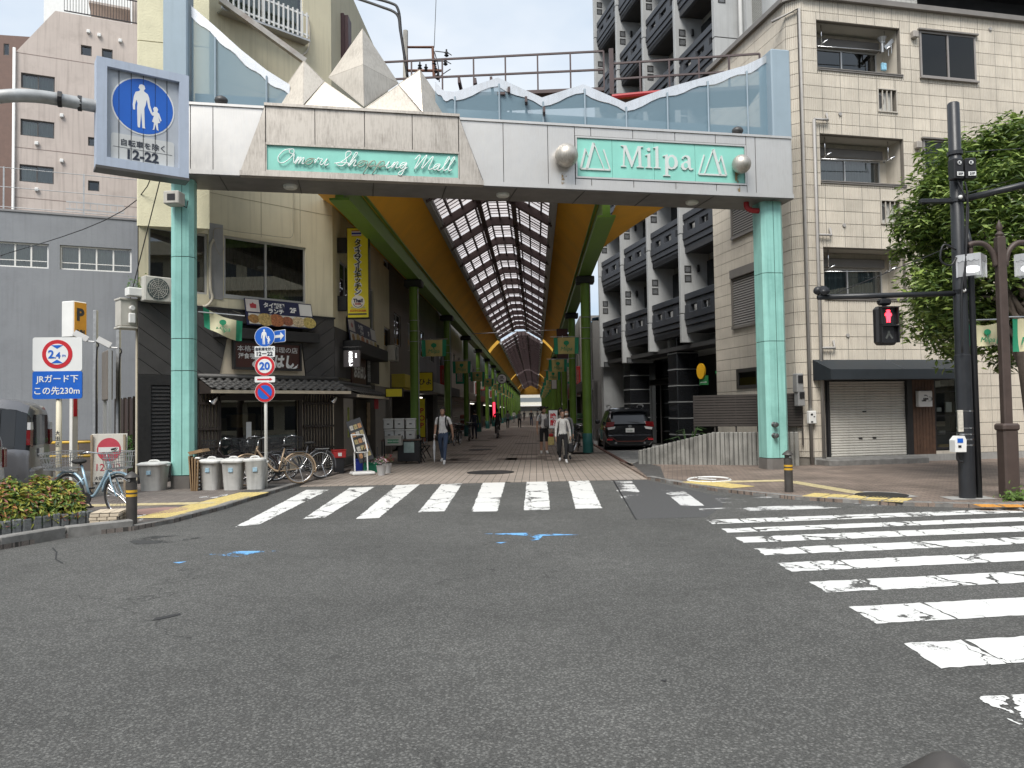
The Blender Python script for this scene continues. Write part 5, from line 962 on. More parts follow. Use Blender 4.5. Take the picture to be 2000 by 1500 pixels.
# pillars: chamfered shaft in jointed lengths on a grey plinth
def octa(r, c): return [(r,-r+c),(r,r-c),(r-c,r),(-r+c,r),(-r,r-c),(-r,-r+c),(-r+c,-r),(r-c,-r)]
for k, (x, pys) in enumerate(((0,(931,725,663,505)), (LK,(892,668,537)))):
    pc = link('pillar', None, gate, (x,0,0)); rr = .235 if k == 0 else .29; zs = [0.34] + [FK.uv(360 if k == 0 else 1512, p)[1] for p in pys[1:]] + [zb]
    mb = MB(); mb.slab([(a*1.04,b*1.04) for a, b in octa(rr,.09)], 0, .33); part('plinth', mb, mat('grey_plinth', (.15,.14,.13), .7, var=.15), pc)
    mb = MB(); mb.slab(octa(rr-.02,.08), .33, zb); part('core', mb, BLACK, pc)
    for a, b in zip(zs, zs[1:]):
        mb = MB(); mb.slab(octa(rr,.09), a+.008, b-.008); part('shaft_panel', mb, TEAL, pc)
    mb = MB(); mb.box(-.006,-rr-.003,.34,.006,-rr+.01,zb); part('seam', mb, mat('teal_seam', (.03,.1,.09), .6), pc)
    # pylon above the beam
    ztop = 13.2 if k == 0 else FK.uv(1518,103,YB+.3)[1]; xa, xb = (FK.uv(318,120,YB+.1)[0]-x, FK.uv(366,120,YB+.1)[0]-x) if k == 0 else (FK.uv(1508,180,YB+.1)[0]-x, FK.uv(1545,180,YB+.1)[0]-x)
    mb = MB(); mb.bbox(xa, YB+.1, zt+.02, xb, YB+.75, ztop, .03); part('pylon', mb, BLUEGREY, pc)
pcR = [c for c in gate.children if c.name.startswith('pillar')][-1]
for py in (829, 850):                                            # fire hose inlets on the right pillar
    z = FK.uv(1500,py)[1]; mb = MB(); mb.lathe([(.07,0),(.07,.03),(.05,.04),(.05,.1),(.06,.11),(.06,.16),(.02,.18)], 14, (-.14,-.26,z), Matrix.Rotation(R(90),3,'X')); part('hose_inlet', mb, mat('inlet_metal', (.18,.18,.18), .4, .8, var=.2), pcR, smooth=50)
mb = MB(); mb.tube([(.32,-.05,2.9),(.32,-.05,zb-.1)], .035, 8); part('red_pipe', mb, mat('fire_red', (.35,.02,.025), .45, var=.1), pcR, smooth=True)
mb = MB(); mb.tube(smooth_pts([(-.62,-.1,zb),(-.6,-.1,zb-.15),(-.45,-.1,zb-.22),(-.2,-.1,zb-.22)],4), .07, 8); part('red_pipe', mb, mat('fire_red', (.35,.02,.025)), pcR, smooth=True)
# beam carcass and soffit
xa, xb = FK.uv(318,250,YB)[0], FK.uv(1547,320,YB)[0]
mb = MB(); mb.box(xa+.01, YB+.03, zb+.06, xb-.01, .55, zt-.04); part('beam_core', mb, mat('joint_dark', (.05,.048,.045), .8), gate)
mb = MB(); mb.box(xa, YB-.02, zb-.02, xb, .6, zb+.055); part('soffit', mb, SOFF, gate)
mb = MB(); mb.box(xa, YB-.05, zb+.0, xb, YB+.02, zb+.1); part('lower_lip', mb, SS, gate)
mb = MB(); mb.box(xa, YB-.03, zt-.035, xb, YB+.35, zt+.02); part('top_cap', mb, SS, gate)
for k in range(9): x = xa+(xb-xa)*(k+.7)/9; mb = MB(); mb.box(x-.01,YB-.0,zb-.026,x+.01,.6,zb-.018); part('soffit_joint', mb, BLACK, gate)
zl, zh = zb+.105, zt-.04
def clad(poly, m=SS, y=YB, t=.03, name='cladding_panel'): mb = MB(); mb.prism(poly, y, y+t); return part(name, mb, m, gate)
def rectp(p0, p1, z0=None, z1=None, g=.008):
    x0, x1 = p0+g, p1-g; return [(x0, z0 if z0 is not None else zl), (x1, z0 if z0 is not None else zl), (x1, z1 if z1 is not None else zh), (x0, z1 if z1 is not None else zh)]
X = lambda px, py=290: FK.uv(px, py, YB)[0]
for a, b in ((318,372),(372,416)): clad(rectp(X(a), X(b)))
clad([(X(416)+.008,zl),(X(470,345)-.01,zl),(X(519,207)-.02,zh),(X(416)+.008,zh)])
clad([(X(943,362)+.02,zl),(X(983)-.008,zl),(X(983)-.008,zh),(X(897,232)+.02,zh)])
clad(rectp(X(983), X(1070))); sm = rc(FK, (1115,268), (1436,358), YB); sm = (sm[0], FK.uv(1276,351,YB)[1], sm[2], FK.uv(1276,277,YB)[1])
clad(rectp(X(1070), sm[0]-.05)); clad(rectp(sm[2]+.05, X(1475))); clad(rectp(X(1475), X(1546)))
xs = [sm[0]-.05] + [X(p, 270) for p in (1154,1236,1318,1397)] + [sm[2]+.05]
for a, b in zip(xs, xs[1:]): clad(rectp(a, b, sm[3]+.055, zh)); clad(rectp(a, b, zl, sm[1]-.055))
mb = MB(); mb.box(xb-.02, YB, zl, xb, .55, zh); part('end_panel', mb, SS, gate); mb = MB(); mb.box(xa, YB, zl, xa+.02, .55, zh); part('end_panel', mb, SS, gate)
# projecting middle block with the neon name
YC = YB-.16; Xc = lambda px, py: FK.uv(px, py, YC)[0]
x0, x1 = Xc(519,280), Xc(896,300); zt2 = FK.uv(708,215,YC)[1]; xw0, xw1 = Xc(470,345), Xc(943,360)
mb = MB(); mb.prism([(xw0,zb-.0),(xw1,zb-.0),(x1+.02,zt2),(x0-.02,zt2)], YC+.03, YB+.02); part('middle_block', mb, mat('joint_dark', (.05,.048,.045)), gate)
for pl_ in ([(xw0,zb+.08),(x0-.012,zb+.08),(x0-.012,zt2-.03)], [(x1+.012,zb+.08),(xw1,zb+.08),(x1+.012,zt2-.03)]): clad(pl_, SSD, YC)
mb = MB(); mb.box(xw0-.02, YC-.03, zb-.03, xw1+.02, YB, zb+.075); part('lower_lip', mb, SSD, gate)
mb = MB(); mb.box(x0-.03, YC-.04, zt2-.03, x1+.03, YB+.3, zt2+.03); part('top_cap', mb, SSD, gate)
zs1 = FK.uv(708,292,YC)[1]; zs0 = FK.uv(708,340,YC)[1]; jx = [x0] + [Xc(p, 240) for p in (615,712,805)] + [x1]
for a, b in zip(jx, jx[1:]):
    clad(rectp(a, b, zs1+.05, zt2-.035), SSD, YC); clad(rectp(a, b, zb+.085, zs0-.04), SSD, YC)
mb = MB(); mb.box(x0+.01, YC+.015, zs0, x1-.01, YC+.03, zs1); nm = part('neon_panel', mb, TEALSIGN, gate)
mb = MB(); mb.box(x0, YC-.03, zs1, x1, YC+.03, zs1+.045); mb.box(x0, YC-.02, zs0-.035, x1, YC+.03, zs0); mb.box(x0, YC-.02, zs0, x0+.02, YC+.03, zs1); mb.box(x1-.02, YC-.02, zs0, x1, YC+.03, zs1); part('frame', mb, SSD, nm)
LET = {'O':([(.9,2.0),(.35,1.75),(0,.95),(.12,.25),(.55,.1),(1.05,.7),(1.3,1.5),(1.15,1.98),(.85,1.85),(.95,1.45),(1.35,1.35)],1.5),'m':([(0,.1),(.22,.92),(.28,.8),(.14,0),(.42,.85),(.54,.85),(.42,.05),(.7,.85),(.82,.8),(.74,.12),(.95,.2)],1.0),'o':([(.6,.85),(.2,.8),(.04,.4),(.15,.05),(.45,.08),(.64,.45),(.6,.85),(.85,.8)],.85),'r':([(0,.2),(.22,.98),(.32,.8),(.62,.85),(.5,.3),(.6,.05),(.8,.2)],.8),'i':([(0,.3),(.25,.95),(.12,.2),(.25,0),(.5,.25)],.5),
'S':([(-.25,.35),(.3,.55),(.95,1.6),(.85,2.05),(.55,1.9),(.6,1.25),(.78,.6),(.5,.05),(.1,.1),(0,.4),(.5,.5),(1.0,.45)],1.0),'h':([(0,.2),(.5,1.7),(.38,1.95),(.25,1.5),(.05,0),(.4,.85),(.55,.8),(.45,.1),(.7,.2)],.75),'p':([(0,.2),(.28,.95),(-.15,-.85),(.3,.75),(.58,.9),(.66,.45),(.38,.05),(.25,.2),(.8,.25)],.8),'n':([(0,.2),(.24,.92),(.1,0),(.4,.85),(.55,.8),(.45,.1),(.7,.2)],.72),'g':([(.6,.85),(.2,.8),(.05,.3),(.3,.05),(.6,.8),(.42,-.7),(.18,-.85),(.1,-.55),(.75,.25)],.8),'a':([(.6,.85),(.2,.8),(.04,.3),(.2,.05),(.45,.3),(.62,.88),(.5,.15),(.65,0),(.85,.25)],.85),'l':([(0,.2),(.48,1.65),(.38,1.95),(.2,1.2),(.14,.3),(.25,.02),(.5,.2)],.5),'M':([(-.1,1.3),(.2,1.95),(.35,1.7),(.1,0),(.85,1.9),(.95,1.7),(.75,.1),(1.5,1.8),(1.6,1.5),(1.42,.3),(1.55,.05),(1.8,.25)],1.8)}
NEON = mat('neon_tube', (.8,.84,.82), .25, var=.05); NEON_OLD = mat('burnt_neon_tube', (.3,.34,.28), .4, var=.3, scale=8)
hs = (zs1-zs0)*.3; wd_ = (x1-x0); words_ = (('Omori', .055, .26), ('Shopping', .355, .37), ('Mall', .755, .205)); bz = zs0 + (zs1-zs0)*.26
for wi, (wrd, u, uw) in enumerate(words_):
    xx = x0 + wd_*u; pts = []; kx = wd_*uw/(sum(LET[c][1] for c in wrd)*hs)
    for ci, ch in enumerate(wrd):
        P, adv = LET[ch]; q = [(xx + (px_ + pz*.18)*hs*.98*kx, YC-.035, bz+pz*hs) for px_, pz in P]
        old = (wrd, ci) in (('Omori',2),('Shopping',2),('Shopping',3),('Shopping',4))
        mb = MB(); mb.tube(smooth_pts(([pts[-1]] if pts else []) + q, 4), .0115, 6); part('neon_letter', mb, NEON_OLD if old else NEON, nm, smooth=True)
        for f in (.25,.75): k = q[int(len(q)*f)]; mb = MB(); mb.tube([k,(k[0],YC+.02,k[2]-.03)], .007, 5); part('tube_support', mb, BLACK, nm)
        pts = q; xx += adv*hs*kx
# Milpa sign
mp_ = link('name_panel', None, gate); cuts = [sm[0]] + [FK.uv(p,315,YB)[0] for p in (1196,1278,1358)] + [sm[2]]
for a, b in zip(cuts, cuts[1:]): mb = MB(); mb.box(a+.004,YB+.01,sm[1]+.004,b-.004,YB+.03,sm[3]-.004); part('sign_face', mb, TEALSIGN, mp_)
mb = MB(); mb.box(sm[0]-.04,YB-.02,sm[3],sm[2]+.04,YB+.03,sm[3]+.04); mb.box(sm[0]-.04,YB-.02,sm[1]-.04,sm[2]+.04,YB+.03,sm[1]); mb.box(sm[0]-.04,YB-.02,sm[1],sm[0],YB+.03,sm[3]); mb.box(sm[2],YB-.02,sm[1],sm[2]+.04,YB+.03,sm[3]); part('frame', mb, SS, mp_)
def glyph(poly, ox, oz, s, nm_='letter'): mb = MB(); mb.prism([(ox+x*s, oz+z*s) for x, z in poly], YB-.02, YB+.009); part(nm_, mb, mat('sign_white', (.62,.66,.64), .4, var=.05), mp_)
cs = (sm[3]-sm[1]); bz = sm[1]+cs*.3; mxx = FK.uv(1212,310,YB)[0]; s = cs*.56
M_ = [(0,0),(.26,0),(.26,.035),(.17,.06),(.21,.78),(.5,0),(.54,0),(.85,.8),(.87,.06),(.76,.035),(.76,0),(1.12,0),(1.12,.035),(1.0,.06),(.98,.94),(1.1,.965),(1.1,1),(.84,1),(.56,.26),(.28,1),(.02,1),(.02,.965),(.15,.93),(.1,.06),(0,.035)]
glyph(M_, mxx, bz, s)
i_ = [(0,0),(.34,0),(.34,.03),(.24,.06),(.24,.68),(.2,.68),(.0,.6),(.0,.57),(.1,.58),(.1,.06),(0,.03)]; glyph(i_, mxx+s*1.2, bz, s); glyph([(.17+.085*math.cos(a*.5236), .87+.085*math.sin(a*.5236)) for a in range(12)], mxx+s*1.2, bz, s)
glyph([(0,0),(.34,0),(.34,.03),(.24,.06),(.24,1.04),(.2,1.04),(0,.97),(0,.94),(.1,.94),(.1,.06),(0,.03)], mxx+s*1.6, bz, s)
po = [(0,-.34),(.36,-.34),(.36,-.31),(.25,-.28),(.25,.02),(.4,-.02),(.58,.02),(.72,.16),(.74,.36),(.66,.57),(.5,.68),(.36,.66),(.25,.56),(.24,.68),(.2,.68),(0,.6),(0,.57),(.11,.58),(.11,-.28),(0,-.31)]
glyph(po, mxx+s*2.06, bz, s); mb = MB(); mb.prism([(mxx+s*(2.06+.42+.15*math.cos(a*.5236)), bz+s*(.32+.25*math.sin(a*.5236))) for a in range(12)], YB-.024, YB-.021); part('letter_counter', mb, TEALSIGN, mp_)
ao = [(.05,.52),(.1,.62),(.24,.69),(.4,.66),(.48,.56),(.49,.1),(.56,.06),(.62,.08),(.62,.04),(.5,-.02),(.4,.02),(.36,.1),(.22,-.02),(.08,0),(0,.12),(.04,.28),(.2,.38),(.35,.43),(.34,.54),(.24,.62),(.14,.58),(.13,.5)]
glyph(ao, mxx+s*2.95, bz, s); mb = MB(); mb.prism([(mxx+s*(2.95+.24+.1*math.cos(a*.5236)), bz+s*(.2+.13*math.sin(a*.5236))) for a in range(12)], YB-.024, YB-.021); part('letter_counter', mb, TEALSIGN, mp_)
for px, flip in ((1160,1), (1393,-1)):                           # three-peak marks either side of the name
    cx = FK.uv(px,315,YB)[0]; u = cs*.36; base = sm[1]+cs*.2
    tri = lambda ax, w, h: [(cx+flip*(ax-w*.42)*u, base), (cx+flip*(ax+w*.58)*u, base), (cx+flip*(ax)*u, base+h*u)]
    def edge(p, q, t): mb = MB(); mb.bar((p[0],YB-.005,p[1]),(q[0],YB-.005,q[1]), t, .03, up=(0,1,0)); part('peak_stroke', mb, mat('sign_white', (.62,.66,.64)), mp_)
    for ax, w, h, l, r_ in ((-.62,.9,1.45,.05,.012),(0,1.3,1.9,.075,.02),(.72,.8,1.45,.0,.03)):
        a, b, c = tri(ax, w, h)
        if l: edge(a, c, l*cs)
        edge(c, (c[0]+(b[0]-c[0])*(.35 if ax < 0 else 1), c[1]+(b[1]-c[1])*(.35 if ax < 0 else 1)), max(r_, .012)*cs*1.2)
        s0 = a if ax <= 0 else (a[0]+(b[0]-a[0])*.45, a[1]); edge(s0, b if ax >= 0 else (a[0]+(b[0]-a[0])*.55, a[1]), .045*cs)
for px, py, r in ((1107,303,21.5), (1449,320,18)):
    x, z = FK.uv(px, py, YB-.22); rr = r*19/1500; mb = MB(); mb.sphere((x,YB-.2,z), rr, 24, 16); sp = part('metal_sphere', mb, SPH, gate, smooth=True)
    mb = MB(); mb.tube([(x,YB,z),(x,YB-.1,z)], rr*.5, 12); part('sphere_mount', mb, SOFF, sp)
    mb = MB(); mb.add([(x-.07,YB-.003,z-rr*.4),(x+.07,YB-.003,z-rr*.4),(x+.05,YB-.003,zl),(x-.08,YB-.003,zl)], [(0,1,2,3)]); part('rust_stain', mb, worn_paint('rust_stain', (.32,.22,.1), .8, big=3), sp)
for px, py in ((567,352),(982,371),(1351,383)):
    p = FK.uv(px, py, .0)[0]; mb = MB(); mb.lathe([(.16,0),(.16,-.04),(.13,-.07),(.01,-.075)], 16, (p,-.0,zb-.02)); part('downlight', mb, mat('downlight_dome', (.6,.6,.55), .3), gate, smooth=50)
# pyramid crown
def V3(px, py, y): a = FK.uv(px, py, y); return (a[0], y, a[1])
def facets(name, V, F):
    pr_ = link(name, None, gate); c = sum((Vector(v) for v in V), Vector())/len(V)
    for f in F:
        P = [Vector(V[i]) for i in f]; g = sum(P, Vector())/len(P); P = [g + (p-g)*.992 for p in P]; n = (P[1]-P[0]).cross(P[2]-P[0]).normalized()
        if n.dot(g-c) < 0: n = -n; P = P[::-1]
        k = len(P); mb = MB(); mb.add([p for p in P]+[p-n*.02 for p in P], [tuple(range(k)), tuple(range(2*k-1,k-1,-1))]+[(i,k+i,k+(i+1)%k,(i+1)%k) for i in range(k)]); part('facet', mb, SSP, pr_)
big = [V3(708,55,.0), V3(641,151,.05), V3(779,163,.05), V3(711,209,-.62), V3(709,126,-.5), (FK.uv(710,180,.7)[0], .75, FK.uv(710,180,.7)[1])]
facets('pyramid', big, [(0,1,4),(0,4,2),(1,3,4),(4,3,2),(0,5,1),(0,2,5),(1,5,3),(2,3,5)])
lf = [V3(593,117,-.05), V3(533,203,.0), V3(592,205,-.55), V3(634,158,-.1), (FK.uv(600,190,.5)[0], .5, zt+.03)]
facets('pyramid', lf, [(0,1,2),(0,2,3),(0,4,1),(0,3,4)])
rt = [V3(820,135,-.05), V3(880,224,.0), V3(826,220,-.55), V3(778,164,-.1), (FK.uv(830,200,.5)[0], .5, zt+.03)]
facets('pyramid', rt, [(0,1,2),(0,2,3),(0,4,1),(0,3,4)])
facets('pyramid', [V3(594,206,-.56), V3(634,159,-.3), V3(709,211,-.64), (FK.uv(650,200,.3)[0], .3, zt)], [(0,1,2),(1,2,3),(0,1,3)])
facets('pyramid', [V3(712,211,-.64), V3(778,165,-.3), V3(825,221,-.56), (FK.uv(770,200,.3)[0], .3, zt)], [(0,1,2),(1,2,3),(0,1,3)])
# mesh screens with scalloped silver trim and slim posts
YS = -.15
def screen_run(pts, low, posts):
    """pts: top line of the trim in pixels, low: pixels of the wavy lower edge of the trim"""
    sr = link('screen', None, gate); T = FK.poly(pts, YS); Lw_ = FK.poly(low, YS)
    n = len(T); mb = MB()
    mb.prism(T + Lw_[::-1], YS-.02, YS+.0); part('silver_trim', mb, SILVER, sr)
    for i in range(len(Lw_)-1):
        a, b = Lw_[i], Lw_[i+1]
        mb = MB(); mb.add([(a[0],YS,zt),(b[0],YS,zt),(b[0],YS,b[1]+.03),(a[0],YS,a[1]+.03)], [(0,1,2,3)]); part('mesh_panel', mb, SCREEN, sr)
    for px, py in posts:
        x, z = FK.uv(px, py, YS); mb = MB(); mb.tube([(x,YS-.04,zt),(x,YS-.04,z)], .022, 6); part('screen_post', mb, BLUEGREY, sr)
    mb = MB(); mb.box(min(t[0] for t in T), YS+.35, zt, max(t[0] for t in T), YS+.38, zt+.5); part('rear_upstand', mb, BLUEGREY, sr)
def wave(top, amp, drop, n=5):
    out = []; tot = []
    for a, b in zip(top, top[1:]):
        for k in range(n): t = k/n; out.append((a[0]+(b[0]-a[0])*t, a[1]+(b[1]-a[1])*t + drop + amp*math.sin(t*math.pi*2)))
    out.append((top[-1][0], top[-1][1]+drop)); return out
top = [(888,180),(972,152),(1058,191),(1139,165),(1221,201),(1305,171),(1380,150),(1455,128),(1508,103)]
tl = [(850,160),(866,178)] + top; screen_run(tl, wave(tl, 3, 17), [(888,190),(974,165),(1060,200),(1141,175),(1222,210),(1302,182),(1381,160),(1457,140)])
tl = [(374,12),(420,52),(470,97),(520,137),(566,166)]; screen_run(tl, wave(tl, 3, 21), [(421,75),(521,150)])
for px, py in ((430,190),(1445,250)):
    x, z = FK.uv(px, py, YB); t = link('gate_floodlight', None, gate, (x, YB+.12, zt+.14)); mb = MB(); mb.sphere((0,0,0), .13, 14, 8, (1.1,1,.8)); mb.tube([(0,0,-.14),(0,0,-.05)], .02); part('lamp_housing', mb, mat('dark_lamp', (.06,.06,.06), .45), t, smooth=True)
for z_, xx in ((.0,0),): pass
x, z = FK.uv(350,390,-.35); t = thing('horn_speaker', 'small ivory box speaker clamped high on the first teal pillar', 'speaker', FK.w(-.1,-.36,z), FK.a + R(-14)); mb = MB(); mb.bbox(-.17,-.2,-.14,.17,.1,.14,.02); part('box', mb, mat('ivory_metal', (.5,.48,.43)), t); mb = MB(); mb.box(-.08,-.206,-.07,.09,-.199,.07); part('grille', mb, BLACK, t); mb = MB(); mb.tube([(.1,.0,-.1),(.2,.1,-.16),(.22,.12,0)], .012); part('bracket', mb, BLACK, t)
# ================================================================= arcade canopy
GREEN = mat('arcade_green', (.15,.27,.04), .45, var=.12, scale=2, streak=.25, streak_c=(.05,.1,.02)); ORANGE = mat('orange_canvas', (.8,.4,.03), .7, var=.12, scale=.5, bump=.2, bscale=6); STEELB = mat('purple_brown_steel', (.07,.045,.045), .5, var=.15, scale=4)
def poly_mat():
    m = bpy.data.materials.new('ribbed_polycarbonate'); m.use_nodes = True; t = m.node_tree; t.nodes.clear(); N = t.nodes.new; Lk = t.links.new
    pos = N('ShaderNodeNewGeometry').outputs['Position']; n1 = N('ShaderNodeTexNoise'); n1.inputs['Scale'].default_value = 2.2; n1.inputs['Detail'].default_value = 6; n1.inputs['Roughness'].default_value = .7; Lk(pos, n1.inputs['Vector'])
    mp_ = N('ShaderNodeMapping'); mp_.inputs['Scale'].default_value = (.3,6,.3); Lk(pos, mp_.inputs[0]); n2 = N('ShaderNodeTexNoise'); n2.inputs['Scale'].default_value = 1.6; n2.inputs['Detail'].default_value = 3; Lk(mp_.outputs[0], n2.inputs['Vector'])
    r = N('ShaderNodeValToRGB'); r.color_ramp.elements[0].position = .38; r.color_ramp.elements[0].color = (.2,.17,.17,1); r.color_ramp.elements[1].position = .6; r.color_ramp.elements[1].color = (.52,.47,.47,1)
    ad = N('ShaderNodeMath'); ad.operation = 'MULTIPLY_ADD'; Lk(n2.outputs[0], ad.inputs[0]); ad.inputs[1].default_value = .55; hl = N('ShaderNodeMath'); hl.operation = 'MULTIPLY'; hl.inputs[1].default_value = .45; Lk(n1.outputs[0], hl.inputs[0]); Lk(hl.outputs[0], ad.inputs[2]); Lk(ad.outputs[0], r.inputs[0])
    tr = N('ShaderNodeBsdfTransparent'); tl = N('ShaderNodeBsdfTranslucent'); Lk(r.outputs[0], tr.inputs[0]); tl.inputs[0].default_value = (.85,.79,.78,1); mx_ = N('ShaderNodeMixShader'); mx_.inputs[0].default_value = .55; Lk(tr.outputs[0], mx_.inputs[1]); Lk(tl.outputs[0], mx_.inputs[2])
    o = N('ShaderNodeOutputMaterial'); Lk(mx_.outputs[0], o.inputs[0]); MATS['ribbed_polycarbonate'] = m; return m
POLY = poly_mat()
canopy = at_frame('arcade_canopy', 'long arcade roof with orange soffits, green beams and a ribbed skylight', 'arcade roof', ARC)
Y0, Y1 = 17.9, 232; CW = 3.25; SECT = [(Y0,72.5),(75.5,139),(142,194),(197,Y1)]
ZB, ZG, ZR, XG = 6.66, 8.45, 9.55, 2.0
col_me = None; cols_y = [29+10.9*k for k in range(19)]
q = MB(); q.lathe([(.2,0),(.2,.34),(.205,.36),(.205,.72),(.19,.74)], 14); pm_b = q.mesh('column_base', mat('teal_column_base', (.03,.14,.13), .5, var=.15), 40)
q = MB(); q.lathe([(.18,.74),(.18,6.38)], 14); pm_s = q.mesh('shaft', GREEN, 40)
q = MB(); q.bbox(-.34,-.3,6.38,.34,.3,6.64,.03); pm_c = q.mesh('capital', mat('black_capital', (.02,.022,.02), .6), False)
q = MB(); q.tube([(.17,-.14,.4),(.17,-.14,6.3)], .02, 6); [q.tube([(.2*math.cos(a*.785), .2*math.sin(a*.785), z) for a in range(8)], .012, 5, closed=True) for z in (4.3,4.7,5.1)]; pm_k = q.mesh('conduit', STEEL)
for y in cols_y:
    for s_ in (-1, 1):
        c = link('column', None, canopy, (s_*CW, y, 0))
        for nm, me in (('column_base', pm_b), ('shaft', pm_s), ('capital', pm_c), ('conduit', pm_k)): link(nm, me, c)
for s_ in (-1, 1):
    bm = link('edge_beam', None, canopy); YS0 = Y0 if s_ < 0 else 20.1
    edges = [YS0] + cols_y[1::2] + [Y1]
    for a, b in zip(edges, edges[1:]):
        mb = MB(); mb.box(s_*CW-.1, a, ZB+.06, s_*CW+.1, b-.01, ZB+.62); part('web', mb, GREEN, bm); mb = MB(); mb.box(s_*CW-.24, a, ZB, s_*CW+.24, b-.01, ZB+.055); part('lower_flange', mb, GREEN, bm)
        mb = MB(); mb.box(s_*CW-.2, a, ZB+.63, s_*CW+.2, b-.01, ZB+.68); part('upper_flange', mb, GREEN, bm)
    for a, b in SECT:
        a = max(a, YS0); n = 7; prof = []
        for k in range(n+1):
            t = k/n; prof.append((s_*(CW-.12 - (CW-.12-XG-.1)*t), ZB+.62 + (ZG-ZB-.62)*(t**.8)))
        L_ = []; ny = max(2, int((b-a)/3)); mb = MB(); vs = []
        for j in range(ny+1):
            yy = a + (b-a)*j/ny
            for x, z in prof: vs.append((x, yy, z + .02*math.sin(j*2.1)*math.sin(3.14*abs(x)/3)))
        m_ = n+1; fs = [(j*m_+i, j*m_+i+1, (j+1)*m_+i+1, (j+1)*m_+i) for j in range(ny) for i in range(n)]
        mb.add(vs, fs); part('soffit', mb, ORANGE, canopy, smooth=True)
        for yy in (a, b):                                        # rounded end board of each roof length
            mb = MB(); mb.prism([(x, z) for x, z in prof] + [(s_*XG, ZG+.5), (s_*(CW+.1), ZG+.2), (s_*(CW+.1), ZB+.62)], yy-.05, yy+.05); part('end_board', mb, mat('amber_end_board', (.55,.3,.03), .6, var=.1), canopy)
        mb = MB(); mb.box(s_*XG-.13, a, ZG-.14, s_*XG+.13, b, ZG-.02); mb.box(s_*XG-.05, a, ZG-.22, s_*XG+.09, b, ZG-.142); part('gutter', mb, ALU, canopy)
        mb = MB(); mb.add([(s_*XG,a,ZG+.1),(s_*(CW+.3),a,ZB+.95),(s_*(CW+.3),b,ZB+.95),(s_*XG,b,ZG+.1)], [(0,1,2,3)]); part('roof_sheet', mb, mat('roof_sheet', (.18,.16,.15), .6), canopy)
mb = MB(); mb.add([(-CW-.24,Y0,ZB+.3),(-CW-1.35,Y0,ZB+1.0),(-CW-.95,60,ZB+.8),(-CW-.24,60,ZB+.3)], [(0,1,2,3)]); part('outer_soffit', mb, ORANGE, canopy)
mb = MB(); P = [(CW+.24,20.1,ZB+.3),(CW+2.3,20.4,ZB+.75),(CW+1.2,23.5,ZB+.6),(CW+.24,26,ZB+.32)]; mb.add(P, [(0,1,2,3)]); part('outer_soffit', mb, ORANGE, canopy)
# skylight: rafters, purlins, bars and panes
def ridge_z(x): ax = abs(x); return ZR - .04 if ax < .35 else ZR - (ZR-ZG-.1)*(ax-.35)/(XG-.35)
prof = [(-XG,ridge_z(XG)),(-.35,ridge_z(.35)),(.35,ridge_z(.35)),(XG,ridge_z(XG))]
rb = MB(); top_ = [(x, z-.06) for x, z in prof]; bot_ = [(x, z-.36) for x, z in prof]; rb.prism(top_ + bot_[::-1], -.05, .05); rb.prism([(x, z+.0) for x, z in bot_] + [(x, z-.03) for x, z in bot_[::-1]], -.1, .1); raf = rb.mesh('rafter', STEELB)
gb = MB(); gb.prism([(x, z+.0) for x, z in prof] + [(x, z-.05) for x, z in prof[::-1]], -.02, .02); gbm = gb.mesh('glazing_bar', STEELB); gb = MB(); gb.prism([(x, z+.0) for x, z in prof] + [(x, z-.03) for x, z in prof[::-1]], -.012, .012); gbs = gb.mesh('glazing_bar', STEELB)
tr_ = MB(); [tr_.tube([(x,0,ridge_z(x)-.3),(x,3.6,ridge_z(x)-.3)], .03, 5) for x in (-.42,.42)]
nraf = 0; rest = MB(); stripx = [-XG,-1.2,-.38,.38,1.2,XG]; pane_me = {}
for i in range(5):
    xa, xb = stripx[i]+.02, stripx[i+1]-.02; pane_me[i] = MB().add([(xa,.03,ridge_z(xa)+.0),(xb,.03,ridge_z(xb)),(xb,1.17,ridge_z(xb)),(xa,1.17,ridge_z(xa))], [(0,3,2,1)]).mesh('pane', POLY)
np_ = 0
for a, b in SECT:
    y = a + (.4 if a > 30 else 2.2)
    while y < b - .2:
        link('rafter', raf, canopy, (0, y, 0))
        for k in range(3):
            if y + 1.2*k > b: break
            if k: link('glazing_bar', gbm, canopy, (0, y+1.2*k, 0))
            if y < 120: [link('glazing_bar', gbs, canopy, (0, y+1.2*k+f, 0)) for f in (.4,.8)]
            for i in range(5):
                if np_ < 295: link('pane', pane_me[i], canopy, (0, y+1.2*k, 0)); np_ += 1
                else: v = [tuple(q.co) for q in pane_me[i].vertices]; rest.add([(p[0], p[1]+y+1.2*k, p[2]) for p in v], [(0,3,2,1)])
        y += 3.6
    for x in (-1.62,-1.2,-.8,-.38,0,.38,.8,1.2,1.62): mb = MB(); mb.box(x-.03, a, ridge_z(x)-.14, x+.03, b, ridge_z(x)-.01); part('purlin', mb, STEELB, canopy)
    for x in (-.62,.62): mb = MB(); mb.box(x-.09, a, ridge_z(x)-.3, x+.09, b, ridge_z(x)-.24); part('cable_tray', mb, STEELB, canopy)
if rest.v: part('far_panes', rest, POLY, canopy, kind='stuff')
mb = MB(); mb.box(-CW,Y1,ZB-.1,CW,Y1+.1,ZG+.9); part('end_board', mb, mat('amber_end_board', (.55,.3,.03)), canopy)
mb = MB(); mb.tube([(-2.6,47,ZB-.25),(2.9,47,ZB-.1)], .025, 6); part('cross_wire', mb, STEEL, canopy)
